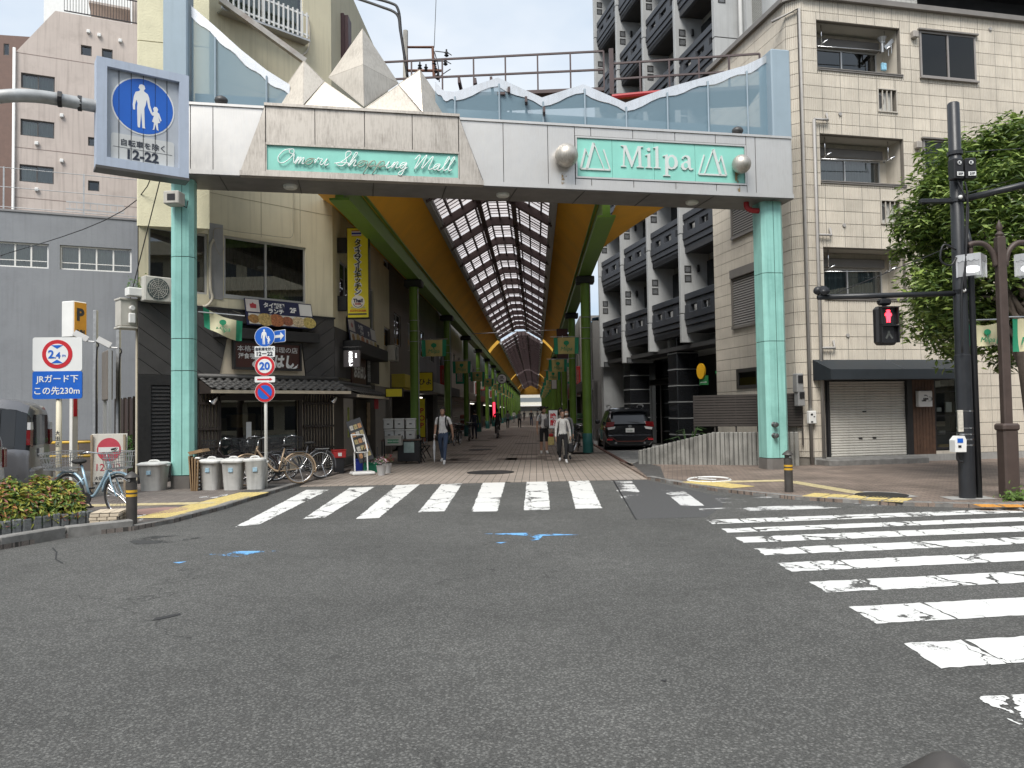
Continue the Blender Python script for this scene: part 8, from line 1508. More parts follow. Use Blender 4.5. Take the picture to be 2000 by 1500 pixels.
# yellow guard bars and brown fence of the car park
t = thing('guard_rail', 'low yellow two-bar guard rail in the car park', 'railing', (*D(150,900,20).xy,0), R(8)); YG = mat('rail_yellow', (.6,.38,.05), .45, var=.1)
for z in (.62,.98): mb = MB(); mb.tube([(-1.2,0,z),(1.0,0,z)], .035, 8); part('bar', mb, YG, t, smooth=True)
for x in (-1.1,0,.95): mb = MB(); mb.tube([(x,0,0),(x,0,.98)], .035, 8); part('post', mb, YG, t, smooth=True)
a, b = D(226,800,21.5), D(262,800,19.2); F = Fr(a, b); t = at_frame('brown_fence', 'dark brown sheet fence between the car park and the corner house', 'fence', F); zt_ = F.uv(240,780)[1]; n = 4
for k in range(n): mb = MB(); mb.box(F.L*k/n+.01,0,.05,F.L*(k+1)/n-.01,.03,zt_); part('panel', mb, mat('brown_sheet', (.05,.03,.025), .5, var=.15), t)
for k in range(n+1): mb = MB(); mb.box(F.L*k/n-.03,-.03,0,F.L*k/n+.03,.05,zt_+.04); part('post', mb, LATT, t)

# ================================================================= bins and clutter before the restaurant
BIN = mat('grey_bin_plastic', (.5,.5,.48), .6, var=.1, scale=5, streak=.5, streak_c=(.17,.17,.16))
def bin_(px, py, w, h, label, tilt=0.0, squash=1.0):
    t = thing('rubbish_bin', label, 'bin', G(px, py, SW), rnd.uniform(-.2,.2), 'grey plastic bins'); n = 20
    def ring(r, z, ex=4): return [(r*math.copysign(abs(math.cos(2*math.pi*k/n))**(2/ex), math.cos(2*math.pi*k/n)), r*math.copysign(abs(math.sin(2*math.pi*k/n))**(2/ex), math.sin(2*math.pi*k/n)), z) for k in range(n)]
    def loft(rs): 
        mb = MB(); vs = []; [vs.extend(ring(*q)) for q in rs]; fs = [(i*n+k, i*n+(k+1)%n, (i+1)*n+(k+1)%n, (i+1)*n+k) for i in range(len(rs)-1) for k in range(n)]; fs += [tuple(range(n-1,-1,-1)), tuple(range((len(rs)-1)*n, len(rs)*n))]; return mb.add(vs, fs)
    part('body', loft([(w*.37,0),(w*.375,.03),(w*.46,h*.86),(w*.47,h*.87)]), BIN, t, smooth=40)
    mb = loft([(w*.5,h*.85),(w*.515,h*.87),(w*.51,h*.91),(w*.4,h*.95),(w*.1,h*.96)]); mb.tube(smooth_pts([(-w*.2,0,h*.94),(-w*.12,0,h*1.0),(w*.12,0,h*1.0),(w*.2,0,h*.94)],3), .02, 6); part('lid', mb, mat('grey_bin_lid', (.62,.62,.6), .6, var=.08, scale=5, streak=.3), t, smooth=40, rot=(tilt,tilt*.6,0))
    mb = MB(); mb.bbox(-.04,-w*.475,h*.55,.05,-w*.42,h*.68,.004); part('label_sticker', mb, mat('bin_sticker', (.3,.45,.55), .5, var=.3, scale=30), t)
    for s in (-1,1): mb = MB(); mb.bbox(s*w*.5-.03,-.06,h*.8,s*w*.5+.03,.06,h*.86,.01); part('handle', mb, BIN, t)
bin_(301,957,.58,.62,'round-shouldered grey bin standing alone before the black louvres'); bin_(414,956,.46,.68,'grey bin next to the crate stack, first of the row of three',R(3)); bin_(456,956,.46,.68,'grey bin in the middle of the row of three',R(2)); bin_(500,955,.46,.68,'grey bin at the mast, last of the row of three, lid askew',R(-4))
CARD = mat('cardboard', (.3,.2,.11), .85, var=.15)
for k in range(4): t = tag(part('flat_cardboard', MB().bbox(-.012,-.26,0,.012,.26,.72-.03*k,.003), CARD, None, loc=G(377+k*3.5,957,SW), rot=(0,R(2*(k-2)),R(15))), '%s flattened cardboard sheet leaning by the first teal pillar' % ('outermost','second','third','innermost')[k], 'cardboard', 'flattened cardboard by the pillar')
t = thing('egg_tray_stack', 'standing stack of white foam trays between cardboard and bins', 'trays', G(389,956,SW), R(12))
for k in range(9): mb = MB(); mb.bbox(-.055,-.22,.005+k*.08,.055,.22,.05+k*.08,.02); part('tray', mb, WHITE, t)
mb = MB(); mb.obox((0,0,.8), (.14,0,.03), (0,.2,0), (-.02,0,.03)); tag(part('crumpled_carton', mb, CARD, None, loc=G(389,956,SW)), 'small brown carton lying on top of the foam trays', 'carton')
def front(px, py): return G(px, py, .014)
# menu board leaning, folded white stand, small boxes, pots
t = thing('menu_board', 'tall black leaning menu board with rows of dish photos', 'menu board', front(724,925), R(12)); g = link('board', None, t, (0,0,.05), (R(-14),R(-18),0)); mb = MB(); mb.bbox(-.2,-.015,.3,.2,.015,1.5,.006); part('panel', mb, BLACK, g)
for k in range(5):
    for j in range(3): mb = MB(); mb.box(-.15+.11*j,-.02,.42+k*.2,-.06+.11*j,-.016,.55+k*.2); part('dish_photo', mb, mat('menu_photo_%d' % ((k+j)%3), ((.4,.2,.08),(.45,.42,.36),(.35,.28,.12))[(k+j)%3], .5, var=.5, scale=25), g)
for x in (-.2,.2): mb = MB(); mb.bar((x,.1,0),(x*.9,.0,.7),.025); part('leg', mb, BLACK, t)
t = thing('folding_stand', 'white tube sign stand with bent frame and weighted foot', 'stand', front(706,927), R(25))
for x in (-.17,.17): mb = MB(); mb.tube(smooth_pts([(x,.0,.05),(x,.05,.55),(x,.0,.62),(x-.0,.34,.98),(x,.4,1.03)],3), .02, 6); part('leg', mb, WHITE, t, smooth=True)
mb = MB(); mb.tube([(-.17,.4,1.03),(.17,.4,1.03)], .02, 6); mb.tube([(-.17,.03,.58),(.17,.03,.58)], .015, 6); part('cross_tube', mb, WHITE, t, smooth=True); mb = MB(); mb.bbox(-.3,-.32,0,.3,.1,.09,.03); part('foot', mb, WHITE, t)
def boxy(name, label, cat, px, py, w, d, h, m, rz=0, z=0.0, grp=None, lift=0.0):
    p = front(px, py); t = thing(name, label, cat, (p.x,p.y,p.z+lift), rz, grp); mb = MB(); mb.bbox(-w/2,-d/2,0,w/2,d/2,h*.86,.012); part('tub', mb, m, t); mb = MB(); mb.bbox(-w/2-.012,-d/2-.012,h*.86,w/2+.012,d/2+.012,h,.012); part('lid', mb, m, t); return t
t = boxy('ashtray_box', 'small red box on a black stand by the lattice corner', 'box', 662,925, .34,.2,.22, RED, R(30), lift=.42); mb = MB(); mb.box(-.05,-.107,.05,.05,-.101,.14); part('white_mark', mb, WHITE, t); mb = MB(); mb.bbox(-.12,-.08,-.42,.12,.08,0,.01); part('stand', mb, BLACK, t)
boxy('blue_tub', 'deep blue plastic tub in the restaurant entrance', 'tub', 701,922, .26,.26,.36, mat('tub_blue', (.01,.03,.25), .4), .2); boxy('green_box', 'green plastic box beside the flower pots', 'box', 726,922, .38,.26,.26, mat('tub_green', (.03,.3,.16), .4), -.1)
for k, (px, py, lab) in enumerate(((745,928,'white flower pot nearest the paving, pink white blooms'),(756,924,'white flower pot behind, deep red blooms'))):
    t = thing('flower_pot', lab, 'flower pot', front(px,py), 0, 'flower pots'); mb = MB(); mb.lathe([(.09,0),(.13,.24),(.14,.25),(.12,.25),(.11,.2)], 16); part('pot', mb, mat('pot_white', (.5,.5,.5), .4, var=.1), t, smooth=40)
    def fs_(r): v = Vector((r.gauss(0,.08),r.gauss(0,.07),.3+abs(r.gauss(0,.07)))); return v, Vector((r.uniform(-1,1),r.uniform(-1,1),.7)).normalized()
    FM = [(leaf('pot_leaf', (.05,.12,.03)),4),(leaf('pot_bloom_%d' % k, ((.6,.45,.5),(.35,.03,.05))[k]),5)]; part('blooms', leafmesh(160, fs_, .035, FM, k), [m[0] for m in FM], t)
tb = thing('work_table', 'brown-topped dark table with a taped notice past the menu board', 'table', front(785,905), ARC.a + R(4)); mb = MB(); mb.bbox(-.62,-.35,.72,.62,.35,.76,.01); part('table_top', mb, mat('table_brown', (.12,.08,.06), .5), tb)
for x in (-.58,.58):
    for y in (-.3,.3): mb = MB(); mb.box(x-.02,y-.02,0,x+.02,y+.02,.72); part('leg', mb, BLACK, tb)
mb = MB(); mb.bbox(-.1,-.34,.08,.58,-.3,.7,.005); part('front_panel', mb, BLACK, tb); mb = MB(); mb.box(.1,-.346,.35,.42,-.341,.68); part('notice', mb, mat('notice_green', (.35,.45,.42), .6, var=.15, scale=12), tb)
c = tb.location; wbx = mat('box_white', (.5,.5,.48), .5, var=.05)
for j, (x, z, lab) in enumerate(((-.38,.76,'white lidded box, lower one next to the carton'),(-.05,.76,'white lidded box, lower one in the middle'),(.3,.76,'white lidded box, lower one beside the green column'),(-.4,1.1,'white lidded box, upper one next to the restaurant'),(-.05,1.1,'white lidded box, upper one in the middle'),(.3,1.1,'white lidded box, upper one beside the green column'))):
    q = c + Matrix.Rotation(ARC.a+R(4),3,'Z') @ Vector((x,.0,z)); t = thing('storage_box', lab, 'box', q, ARC.a+R(4)+rnd.uniform(-.05,.05), 'white storage boxes on the table'); mb = MB(); mb.bbox(-.15,-.18,0,.15,.18,.28,.02); part('tub', mb, wbx, t); mb = MB(); mb.bbox(-.165,-.195,.27,.165,.195,.325,.015); part('lid', mb, wbx, t); mb = MB(); mb.box(-.04,-.186,.13,.04,-.181,.17); part('label', mb, ALUDARK, t)
t = boxy('carton', 'grey carton with green print in front of the stacked boxes', 'carton', 770,908, .5,.3,.3, mat('grey_carton', (.35,.34,.31), .7), ARC.a, lift=.6); mb = MB(); mb.box(-.17,-.156,.07,.17,-.151,.19); part('green_print', mb, mat('print_green', (.05,.2,.1), .6), t); text('FRESH GOOD', .06, t, (0,-.16,.13), WHITE)
for k, (px, py) in enumerate(((812,903),(826,895))):
    t = thing('folding_chair', 'black folding chair %s the work table' % ('right at' if k == 0 else 'second from'), 'chair', front(px,py), R(70), 'folding chairs by the table'); mb = MB(); mb.bbox(-.2,-.2,.42,.2,.2,.45,.01); part('seat', mb, BLACK, t); mb = MB(); mb.bbox(-.2,.24,.6,.2,.26,.82,.008); part('backrest', mb, BLACK, t)
    for s in (-.2,.2):
        mb = MB(); mb.bar((s,-.22,0),(s,.26,.82),.025); part('leg', mb, BLACK, t); mb = MB(); mb.bar((s,.25,0),(s,-.18,.43),.025); part('leg', mb, BLACK, t)
# hanging red noren, posters, wall lamps in the entrance
t = thing('red_noren', 'three short red cloth strips hanging by the restaurant entrance', 'cloth', FA.w(3.4,-.5,FA.uv(725,785,-.5)[1]), FA.a)
for k in range(3): mb = MB(); mb.bbox(-.3+.2*k,-.01,-.22,-.12+.2*k,.01,.22,.004); part('strip', mb, mat('noren_red', (.4,.04,.05), .8), t)
for k, (px, py, w, h, c, lab) in enumerate(((720,818,.5,1.1,(.35,.25,.15),'menu poster of dishes on the dark entrance wall'),(681,825,.2,.9,(.35,.4,.1),'narrow yellow-green poster strip beside the entrance'))):
    x, z = FA.uv(px,py,-.04); tag(part('poster', MB().box(-w/2,-.01,-h/2,w/2,0,h/2), mat('poster_%d' % k, c, .6, var=.5, scale=9), None, loc=FA.w(x,-.03,z), rot=(0,0,FA.a)), lab, 'poster')
# arcade signs
def arc_sign(name, label, px0, py0, px1, py1, y, m, txt, tm, size, vertical=True, sub=None):
    a, b = D(px0,py0,y), D(px1,py1,y); t = thing(name, label, 'sign', ((a.x+b.x)/2,y,(a.z+b.z)/2), ARC.a*.5); w, h = b.x-a.x, a.z-b.z; mb = MB(); mb.bbox(-w/2,0,-h/2,w/2,.18,h/2,.02); part('case', mb, BLACK, t); mb = MB(); mb.box(-w/2+.03,-.008,-h/2+.03,w/2-.03,-.001,h/2-.03); part('face', mb, m, t)
    if txt: text(txt, size, t, (0,-.014,0), tm, vertical=vertical, bold=.006, line=1.0); return t
arc_sign('hanging_sign', 'dark red upright sign with pale characters on the car side of arcade', 1087,642,1110,700, 38, SIGN_BROWN, '大福', SWHITE, .4)
arc_sign('hanging_sign', 'yellow fascia sign with red and black print past the first green column', 815,727,846,764, 33.5, YEL, 'ひよ', INK, .3, False)
arc_sign('hanging_sign', 'small yellow and white sign board over the white boxes', 752,758,787,776, 25.2, YEL, '', INK, .17, False)
arc_sign('hanging_sign', 'yellow snack poster board behind the first green column', 816,778,832,855, 31.5, YEL, 'POP', RED, .3, True)
arc_sign('hanging_sign', 'white upright sign with orange mark high on the car side', 1076,700,1088,760, 52, SWHITE, '', RED, .35)
t = arc_sign('hanging_sign', 'glowing red upright sign deep in the arcade, restaurant side', 962,785,968,815, 72, mat('lit_red_sign', (.8,.03,.06), .5, emit=1.2, var=0), '', SWHITE, .5)
SL = (('書','red'),('茶','green'),('本','white'),('花','white'),('肉','red'),('靴','navy'),('鮨','white'),('米','green'))
for k, (ch, cn) in enumerate(SL):
    for s_ in (-1,1):
        y = 43+k*7.5+(3 if s_ > 0 else 0); x = s_*(3.75-.1*(k%2)); z = 3.7+.5*(k%3); w, h = .55, 1.1+.35*(k%2); t = thing('blade_sign', '%s %s blade sign from the gate on the %s side of the arcade' % (('first','second','third','fourth','fifth','sixth','seventh','eighth')[k], cn, 'restaurant' if s_ < 0 else 'parked car'), 'sign', ARC.w(x,y,z), ARC.a, 'blade signs along the arcade'); mb = MB(); mb.bbox(-w/2,0,-h/2,w/2,.16,h/2,.02); part('case', mb, {'red':RED,'green':BG,'white':SWHITE,'navy':NAVY}[cn], t); mb = MB(); mb.box(-w*.32,-.006,-h*.4,w*.32,-.001,h*.3); part('faded_print', mb, mat('faded_print_%d' % (k%3), ((.35,.1,.08),(.4,.38,.3),(.1,.12,.15))[k%3], .6, var=.6, scale=12), t)
for k in range(7):
    y = 33+k*5.3; s_ = (-1,1)[k%2]; cc = ((.3,.1,.06),(.1,.2,.12),(.35,.3,.2),(.12,.12,.3))[k%4]; t = thing('goods_rack', '%s goods rack set out before the shops, %s in line' % (('brown','green','beige','blue')[k%4], ('first','second','third','fourth','fifth','sixth','seventh')[k]), 'rack', ARC.w(s_*3.75,y+6*(s_>0),0), ARC.a, 'goods racks outside the shops')
    for z in (.35,.75,1.15):
        mb = MB(); mb.bbox(-.3,-.5,z-.03,.3,.5,z,.005); part('shelf', mb, STEEL, t)
        for j in range(3): mb = MB(); mb.bbox(-.25,-.45+.31*j,z,.25,-.18+.31*j,z+.16+.06*((k+j)%3),.02); part('goods', mb, mat('goods_%d%d' % (k%4,j), tuple(c*(.7+.4*j) for c in cc), .7, var=.5, scale=14), t)
    for a in (-.3,.3):
        for b in (-.5,.5): mb = MB(); mb.bar((a,b,0),(a,b,1.35),.03); part('leg', mb, STEEL, t)
c = D(980,740,62); t = thing('round_sign', 'round white sign with black print hanging from the arcade beam', 'sign', c); part('rim', disc(.42,0,.12,28), BLACK, t); part('face', disc(.36,-.008,-.001,28), SWHITE, t); mb = MB(); mb.box(-.2,-.012,-.03,.2,-.009,.03); mb.box(-.12,-.012,.1,.12,-.009,.2); mb.box(-.12,-.012,-.2,.12,-.009,-.1); part('print', mb, INK, t)
arc_sign('standing_sign', 'red and white standing price sign between the walkers', 1070,800,1091,838, 26.5, SWHITE, '晩酌', SRED, .22)

# ================================================================= low concrete wall, slat fence, plants on the right
A, B = G(1247,911), G(1562,914); F = Fr(A, B); cwl = at_frame('board_marked_wall', 'low stained concrete wall of vertical ribs rising beside the driveway', 'wall', F); CRIB = mat('stained_concrete', (.26,.255,.235), .85, var=.2, scale=2.5, bump=.4, streak=.95, streak_c=(.05,.05,.045), grime=.8); nr = 36; xk = F.uv(1392,850)[0]; zhi = F.uv(1480,844)[1]; zlo = F.uv(1250,880)[1]
for k in range(nr):
    x0, x1 = F.L*k/nr, F.L*(k+1)/nr; h = zlo + (zhi-zlo)*min(1,((x0+x1)/2)/xk); h2 = zlo+(zhi-zlo)*min(1,x1/xk); mb = MB(); mb.bbox(x0+.006,-.01,0,x1-.006,.24,h,.018); part('rib', mb, CRIB, cwl)
mb = MB(); mb.box(0,.02,0,F.L,.2,zlo*.9); part('wall_core', mb, mat('dark_gap', (.06,.06,.055), .9), cwl)
A2, B2 = F.w(F.uv(1355,800,.7)[0],.7,0), F.w(F.L+.1,.35,0); F2 = Fr(A2, B2); fe = at_frame('slat_fence', 'dark brown horizontal slat fence above the concrete wall', 'fence', F2); z0, z1 = F2.uv(1420,833)[1], F2.uv(1420,771)[1]; ns = 12; SLT = mat('dark_brown_slat', (.045,.037,.032), .55, var=.15)
for k in range(ns): mb = MB(); mb.bbox(0,-.02,z0+(z1-z0)*k/ns+.006,F2.L,.02,z0+(z1-z0)*(k+1)/ns-.006,.004); part('slat', mb, SLT, fe)
for k in range(6): x = F2.L*k/5; mb = MB(); mb.box(x-.02,.021,z0-.5,x+.02,.06,z1); part('post', mb, SLT, fe)
mb = MB(); mb.box(0,.03,z0,F2.L,.035,z1); part('backing', mb, DARK, fe)
t = thing('monstera_plant', 'large-leaved dark green plant behind the sloping concrete wall', 'plant', F.w(F.uv(1345,860,.6)[0],.6,.0)); r = random.Random(4); GL = leaf('big_leaf', (.05,.1,.03), .15)
for k in range(16):
    a, h = r.uniform(0,6.28), r.uniform(.55,1.15); c = Vector((math.cos(a)*r.uniform(.1,.55), math.sin(a)*.25, h)); u = Vector((math.cos(a),math.sin(a),-.3)).normalized(); v = u.cross(Vector((0,0,1))).normalized(); s = r.uniform(.16,.26)
    P = [c-u*s*.4]+[c+u*s*x+v*s*y for x, y in ((-.1,.5),(.1,.3),(.3,.55),(.5,.3),(.75,.35),(1,0),(.75,-.35),(.5,-.3),(.3,-.55),(.1,-.3),(-.1,-.5))]; mb = MB(); mb.add(P, [tuple(range(len(P)))]); mb.tube([(0,0,.3),c-u*s*.4], .012, 5); part('leaf', mb, GL, t)
t = thing('corner_shrub', 'leafy green shrub growing at the foot of the black louvre wall', 'plant', G(254,940)); 
def cs_(r): v = Vector((r.gauss(0,.12),r.gauss(0,.12),.75+r.gauss(0,.2))); return v, Vector((r.uniform(-1,1),r.uniform(-1,.2),.7)).normalized()
part('foliage', leafmesh(260, cs_, .075, [(leaf('shrub_leaf', (.09,.2,.04)),1)], 3), leaf('shrub_leaf', (.09,.2,.04)), t); mb = MB(); mb.tube([(0,0,0),(0,0,.8)], .02); part('stem', mb, BARK, t)
t = thing('window_box', 'white planter box with green sprigs on the corner house band', 'planter', FL.w(-.05,-.1,FL.uv(258,580)[1]), FL.a); mb = MB(); mb.bbox(-.22,-.1,0,.25,.15,.2,.02); part('box', mb, WHITE, t)
def wb_(r): v = Vector((r.uniform(-.2,.22),r.gauss(0,.05),.2+abs(r.gauss(0,.12)))); return v, Vector((r.uniform(-1,1),r.uniform(-1,.2),.7)).normalized()
part('sprigs', leafmesh(140, wb_, .035, [(leaf('sprig_leaf', (.1,.2,.05)),1)], 8), leaf('sprig_leaf', (.1,.2,.05)), t)
t = thing('weed_tuft', 'tuft of green weeds at the foot of the lamp post', 'plant', G(1985,978,SW))
def wt_(r): v = Vector((r.gauss(0,.1),r.gauss(0,.06),abs(r.gauss(0,.08)))); return v, Vector((r.uniform(-1,1),r.uniform(-1,.2),.7)).normalized()
part('foliage', leafmesh(220, wt_, .05, [(leaf('weed_leaf', (.12,.2,.04)),1)], 6), leaf('weed_leaf', (.12,.2,.04)), t)
mb = MB(); mb.prism([(-.06,0),(.06,0),(.03,1.25),(-.03,1.25)], -.02, .02); tag(part('green_board', mb, mat('green_board', (.02,.16,.08), .5), None, loc=(*G(1490,917).xy,0), rot=(0,0,R(40))), 'narrow green board standing between concrete wall and teal pillar', 'board')
for a, b, c, lab in (((0,500,22),(268,390,18),(318,140,16.8),'thin black cable rising past the corner house to the pylon'),((250,600,18),(275,500,17.6),(318,330,16.9),'thin black cable looping down to the meter box')):
    mb = MB(); mb.tube(smooth_pts([D(a[0],a[1],a[2])] + [D(b[0],b[1],b[2]), D(c[0],c[1],c[2])],8), .012, 5); tag(part('overhead_cable', mb, BLACK, None), lab, 'cable', 'overhead cables')
# ================================================================= people: one skinned body each, clothes as regions of it, hair and things carried apart
PEOPLE = []; SKIN = mat('skin', (.45,.27,.19), .55, var=.06); HAIR = mat('black_hair', (.015,.012,.01), .55, var=.3)
def cloth(n, c, r=.85): return mat('cloth_' + n, c, r, var=.16, scale=12, bump=1.0, bscale=16)
def person(label, p, rz, H, top, legs, shoes, sleeve='short', shorts=False, step=.18, armL=(.05,-.05), armR=(.05,.05), woman=False, hair='short', lean=0.0, sit=False, bag=None, group='people walking in the arcade', bendR=.0, bendL=.0, headturn=0.0):
    k = H/1.72; t = thing('person', label, 'person', p, rz, group); t.scale = (k,k,k)
    sw = .16 if woman else .185; hw = .095; V = {}; E = []
    def j(n, co, r, parent=None, reg='top'): V[n] = (Vector(co), r, reg); E.append((parent, n)) if parent else None
    zp = .92 if not sit else .98
    j('pelvis', (0,0,zp), (.135,.1), None, 'legs'); j('waist', (0,-.01-lean*.3,zp+.15), (.115 if woman else .13,.09), 'pelvis'); j('chest', (0,-.01-lean*.7,zp+.34), (.14 if woman else .165,.105), 'waist'); j('throat', (0,-lean,zp+.5), (.065,.06), 'chest'); j('neck', (0,-.015-lean,zp+.57), (.052,.052), 'throat', 'skin')
    for s, nm, arm, bend in ((1,'L',armL,bendL),(-1,'R',armR,bendR)):        # L is at +x, the viewer's right when facing us
        sh = Vector((s*sw, -lean*.9, zp+.47)); j('sh'+nm, sh, (.058,.058), 'throat'); el = sh + Vector((s*(.03+arm[0]*.45), arm[1]*.5+.02, -.29)); j('el'+nm, el, (.043,.043), 'sh'+nm); wr = el + Vector((s*arm[0]*.15, arm[1]-.06-bend, -.245+bend*.8)); j('wr'+nm, wr, (.03,.027), 'el'+nm, 'skin'); j('ha'+nm, wr+Vector((0,-.01-bend*.2,-.07)), (.038,.022), 'wr'+nm, 'skin')
        f = step*s if not sit else 0; hp = Vector((s*hw, 0, zp-.06)); j('hp'+nm, hp, (.088,.092), 'pelvis', 'legs')
        if sit: kn = Vector((s*.12,-.34,zp-.16-.1*s)); an = Vector((s*.12,-.22-.06*s,zp-.56-.12*s))
        else: kn = Vector((s*hw*1.0, -f*.55-.03, .5)); an = Vector((s*hw*.95, -f+.04 if f < 0 else -f, .09 + (.06 if f < -.1 else 0)))
        j('kn'+nm, kn, (.062,.064), 'hp'+nm, 'legs'); j('cf'+nm, kn.lerp(an,.35)+Vector((0,.015,0)), (.052,.056), 'kn'+nm, 'calf'); j('an'+nm, an, (.037,.042), 'cf'+nm, 'calf'); j('to'+nm, an+Vector((s*.02,-.15,-.055)), (.042,.032), 'an'+nm, 'shoe')
    names = list(V); idx = {n: i for i, n in enumerate(names)}; me = bpy.data.meshes.new('body'); me.from_pydata([V[n][0] for n in names], [(idx[a], idx[b]) for a, b in E], [])
    o = link('body_source', me, None); md = o.modifiers.new('s', 'SKIN'); o.modifiers.new('u', 'SUBSURF').levels = 2; sv = me.skin_vertices[0].data
    for i, n in enumerate(names): sv[i].radius = V[n][1]
    sv[0].use_root = True
    PEOPLE.append((o, t, V, E, dict(top=top, legs=legs, shoes=shoes, sleeve=sleeve, shorts=shorts, hair=hair, woman=woman, turn=headturn), zp, lean)); t['_'] = 0; del t['_']
    return t, V
def finish_people():
    bpy.context.view_layer.update(); dg = bpy.context.evaluated_depsgraph_get()
    for o, t, V, E, c, zp, lean in PEOPLE:
        me = bpy.data.meshes.new_from_object(o.evaluated_get(dg)); mats = [SKIN, c['top'], c['legs'], c['shoes'], HAIR, plain('eye_white', (.5,.48,.46), .3), plain('lip', (.32,.13,.11), .5)]
        segs = [(V[a][0], V[b][0], a, b) for a, b in E]
        def region(q):
            best = None
            for a, b, na, nb in segs:
                ab = b-a; u = max(0, min(1, (q-a).dot(ab)/ab.length_squared)); d = (q-a-ab*u).length
                if best is None or d < best[0]: best = (d, na, nb, u)
            _, na, nb, u = best; k = nb[:2]
            if k == 'to' or (k == 'an' and u > .82): return 3
            if k in ('cf','an'): return (0 if not (k == 'cf' and u < .2) else 2) if c['shorts'] else 2
            if k in ('kn','hp'): return 2
            if k in ('ha','wr'): return 1 if (k == 'wr' and c['sleeve'] == 'long' and u < .93) else 0
            if k == 'el': return 1 if (c['sleeve'] == 'long' or u < .62) else 0
            if k == 'ne': return 0 if u > .35 else 1
            if k == 'wa': return 2 if u < .3 else 1
            return 1
        mb = MB(); pol = me.polygons; mb.v = [tuple(v.co) for v in me.vertices]; mb.f = [tuple(p.vertices) for p in pol]; mb.mi = [region(p.center) for p in pol]
        for nm in 'LR':                                          # five fingers on each hand
            h = V['ha'+nm][0]; d = (h-V['wr'+nm][0]).normalized(); s = 1 if nm == 'L' else -1; mb.m = 0
            for q, ln in ((-.024,.068),(-.008,.078),(.008,.074),(.024,.058)): a = h+Vector((0,q,0))+d*.01; mb.tube([a, a+d*ln*.55, a+d*ln*.9+Vector((-s*.02,0,.0))], [.0095,.009,.007], 5)
            a = h+Vector((0,-.03,.03)); mb.tube([a, a+d*.035+Vector((-s*.012,-.018,0)), a+d*.06+Vector((-s*.02,-.016,0))], [.011,.01,.008], 5)
        hc = Vector((0,-.035-lean,zp+.69)); M = Matrix.Rotation(c['turn'],3,'Z'); mb.m = 0; fw = .92 if c['woman'] else 1
        mb.sphere(hc, .1, 16, 12, (.76*fw,.92,1.14)); mb.sphere(hc+M @ Vector((0,-.03,-.055)), .066, 12, 8, (.82*fw,.9,.95))
        mb.add([hc+M @ Vector(v) for v in ((0,-.09,.02),(-.016,-.09,-.028),(.016,-.09,-.028),(0,-.118,-.026))], [(0,1,3),(0,3,2),(1,2,3)])
        for s in (-1,1):
            mb.m = 0; mb.sphere(hc+M @ Vector((s*.078*fw,.005,-.005)), .022, 8, 6, (.4,.8,1.2)); mb.m = 5; mb.sphere(hc+M @ Vector((s*.031,-.083,.012)), .0115, 8, 6, (1.2,.6,.7)); mb.m = 4; mb.sphere(hc+M @ Vector((s*.031,-.09,.012)), .0065, 6, 5); mb.obox(hc+M @ Vector((s*.032,-.088,.032)), M @ Vector((.017,0,-.002*s)), M @ Vector((0,.004,0)), Vector((0,0,.0035)))
        mb.m = 6; mb.obox(hc+M @ Vector((0,-.092,-.058)), M @ Vector((.02,0,0)), M @ Vector((0,.005,0)), Vector((0,0,.005)))
        part('body', mb, mats, t, smooth=True)
        hb = MB(); hb.sphere((0,0,0), .112, 16, 10, (.8*fw,.92,1.06)); keep = []
        lo = {'short':.005,'curly':-.01,'bob':-.1,'long':-.3,'tied':-.01}[c['hair']]
        hb.v = [tuple(hc + M @ (Vector(v)+Vector((0,.014,.024)))) for v in hb.v]
        hb.f, hb.mi = zip(*[(f, 0) for f in hb.f if (lambda q: (q.z > hc.z+.055) or ((M.transposed() @ (q-hc)).y > -.02 and q.z > hc.z-.07))(sum((Vector(hb.v[i]) for i in f), Vector())/len(f))]); hb.f, hb.mi = list(hb.f), list(hb.mi)
        if c['hair'] == 'curly':
            r = random.Random(2); [hb.sphere(hc+Vector((r.gauss(0,.06),.02+r.gauss(0,.05),.075+r.gauss(0,.035))), .034, 6, 5) for _ in range(26)]
        if c['hair'] in ('bob','long'):
            for s in (-1,1): hb.tube([hc+M @ Vector((s*.055,.01,.06)), hc+M @ Vector((s*.085,.02,-.02)), hc+M @ Vector((s*.075,.04,lo))], [.03,.034,.02], 8)
            hb.tube([hc+M @ Vector((0,.06,.04)), hc+M @ Vector((0,.085,-.06)), hc+M @ Vector((0,.08,lo))], [.05,.075,.05], 10)
        part('hair', hb, HAIR, t, smooth=True); bpy.data.objects.remove(o); bpy.data.meshes.remove(me)
WT = cloth('white', (.74,.73,.71)); DEN = cloth('denim', (.05,.075,.13)); BK = cloth('black', (.018,.018,.02)); NV = cloth('navy', (.02,.025,.045)); GY = cloth('grey', (.16,.16,.165)); WSH = cloth('white_shoe', (.7,.7,.7), .5); CRM = cloth('cream', (.45,.42,.36))
def straps(t, V, m, back=True):
    for s in (-1,1): mb = MB(); mb.tube(smooth_pts([(s*.11,.1,1.28),(s*.115,.02,1.46),(s*.11,-.09,1.38),(s*.125,-.12,1.2),(s*.14,-.02,1.06)],4), .022, 6); part('strap', mb, m, t, smooth=True)
    if back: mb = MB(); mb.bbox(-.16,.1,.98,.16,.24,1.42,.05); part('backpack', mb, m, t)
yaw = lambda px: math.atan2((px-1000)/FPX, 1)*-1
p, V = person('man in white polo shirt and blue jeans walking with a clear umbrella', G(866,907,.014), yaw(866)+R(-14), 1.74, WT, DEN, WSH, armL=(.1,.12), armR=(.03,-.06), step=.24, headturn=R(-18)); straps(p, V, BK)
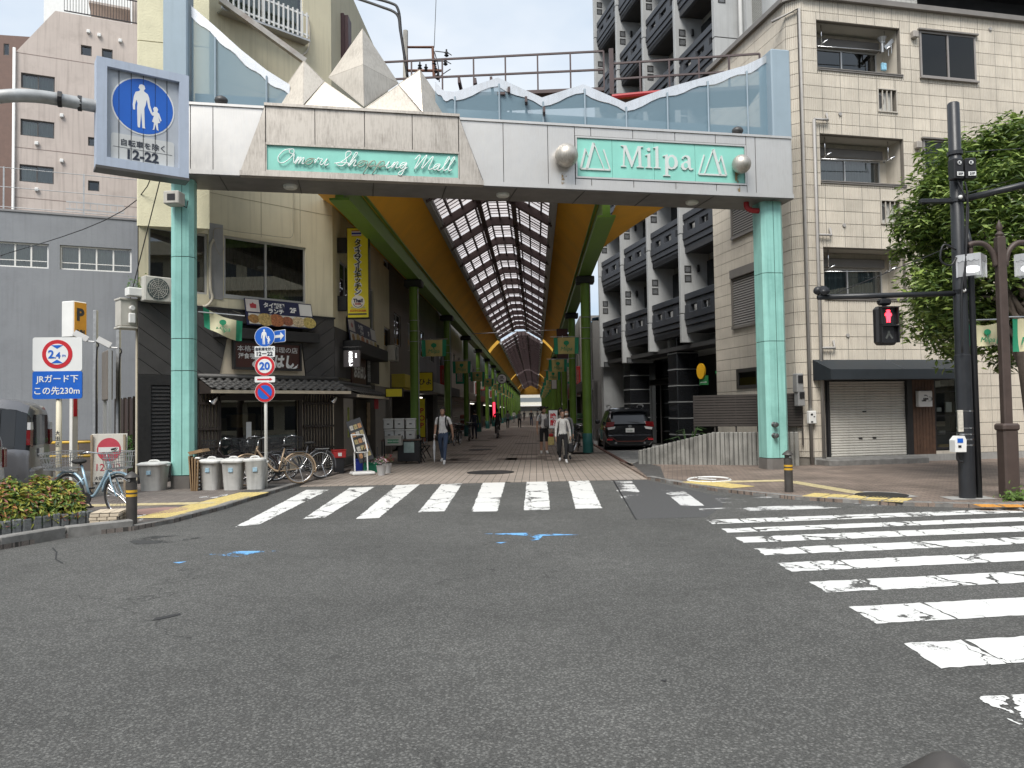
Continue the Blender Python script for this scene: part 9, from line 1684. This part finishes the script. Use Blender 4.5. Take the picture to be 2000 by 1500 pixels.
ub = thing('umbrella', 'furled clear white umbrella held point down by the man in jeans', 'umbrella', p.location + Matrix.Rotation(p.rotation_euler.z,3,'Z') @ (V['haR'][0]*1.012 + Vector((0,-.03,-.03)))); mb = MB(); mb.lathe([(.012,.1),(.012,-.02),(.03,-.04),(.042,-.2),(.02,-.6),(.006,-.7)], 10); part('furled_canopy', mb, veil('clear_vinyl', (.7,.72,.74), .75), ub, smooth=True); mb = MB(); mb.tube(smooth_pts([(0,0,.08),(0,0,.13),(.03,0,.16),(.06,0,.13)],3), .011, 6); part('handle', mb, WHITE, ub)
p, V = person('curly-haired man in white tee and black knee shorts with grey chest bag', G(1063,887,.014), yaw(1063)+R(8), 1.74, WT, BK, WSH, shorts=True, armL=(.06,-.05), armR=(.06,0), bendL=.08, step=.05, hair='curly', headturn=R(40)); straps(p, V, GY, False); mb = MB(); mb.bbox(-.02,-.24,.98,.24,-.12,1.3,.05); part('chest_bag', mb, GY, p); mb = MB(); mb.tube(smooth_pts([(-.16,-.08,1.4),(-.17,.05,1.3),(-.15,.1,1.1)],3), .018, 6); part('blue_strap', mb, cloth('teal_strap', (.02,.2,.35)), p)
p, V = person('woman in white sweater and black trousers carrying a dark bag', G(1100,905,.014), yaw(1100)+R(5), 1.6, cloth('sweater', (.66,.65,.62)), BK, WSH, sleeve='long', armL=(.1,.03), armR=(.07,-.02), step=.12, woman=True, hair='tied')
q = p.location + Matrix.Rotation(p.rotation_euler.z,3,'Z') @ (V['haL'][0]*.93); tb_ = thing('hand_bag', 'dark soft bag hanging from the hand of the woman in white', 'bag', q); mb = MB(); mb.bbox(-.1,-.06,-.42,.1,.07,-.13,.05); part('pouch', mb, BK, tb_); mb = MB(); mb.tube(smooth_pts([(-.07,0,-.14),(-.03,0,.0),(.03,0,.0),(.07,0,-.14)],4), .01, 6); part('handle', mb, BK, tb_)
p, V = person('long-haired woman in grey top half hidden behind the woman in white', G(1108,897,.014), yaw(1108), 1.62, GY, CRM, BK, sleeve='long', woman=True, hair='long', step=.1, headturn=R(20)); mb = MB(); mb.bbox(-.055,-.125,1.53,.055,-.085,1.6,.015); part('face_mask', mb, WHITE, p)
person('woman in grey cardigan behind the chest-bag man, looking down', G(1096,889,.014), yaw(1096)+R(15), 1.68, cloth('beige_grey', (.25,.23,.21)), GY, BK, sleeve='long', woman=True, hair='long', step=.08)
q = G(1077,888,.014); sb = thing('shopping_bag', 'yellow and white paper bag with red top beside the woman in white', 'bag', (q.x,q.y,.36)); mb = MB(); mb.bbox(-.11,-.05,0,.11,.05,.3,.012); part('paper_body', mb, mat('bag_yellow', (.6,.5,.2), .7, var=.3, scale=9), sb); mb = MB(); mb.bbox(-.08,-.04,.3,.08,.04,.42,.03); part('red_wrap', mb, RED, sb)
person('man in dark navy clothes standing before the second column', G(927,858,.014), R(200), 1.68, NV, NV, BK, sleeve='long', step=.03)
g = G(972,855,.014); person('cyclist in black riding away down the arcade', g, R(180)+yaw(972), 1.7, BK, BK, BK, sleeve='long', sit=True, lean=.18, armL=(.06,-.2), armR=(.06,-.2), bendL=.2, bendR=.2); bicycle('dark bicycle ridden away by the cyclist in black', g, R(88), (.04,.04,.045), lean=0)
for px, py, H, tp, lg, rz, lab, hr in ((992,838,1.66,GY,BK,175,'walker in grey jacket walking away past the cyclist','short'),(1004,826,1.66,WT,GY,185,'walker in white shirt deep in the arcade','short'),(1015,836,1.64,GY,BK,5,'pedestrian in grey coming up the middle of the arcade','bob'),(1038,832,1.7,BK,NV,-5,'man in dark open jacket coming up the arcade','short'),(1024,822,1.65,NV,BK,178,'far walker in navy on the restaurant side','short'),(1050,824,1.65,GY,DEN,0,'far pedestrian in grey by the car side columns','bob'),(1059,821,1.66,BK,BK,10,'farthest dark pedestrian by the car side columns','short')):
    person(lab, G(px,py,.014), R(rz), H, tp, lg, BK, sleeve='long', hair=hr, woman=hr == 'bob', step=.15)
finish_people()
build_text()
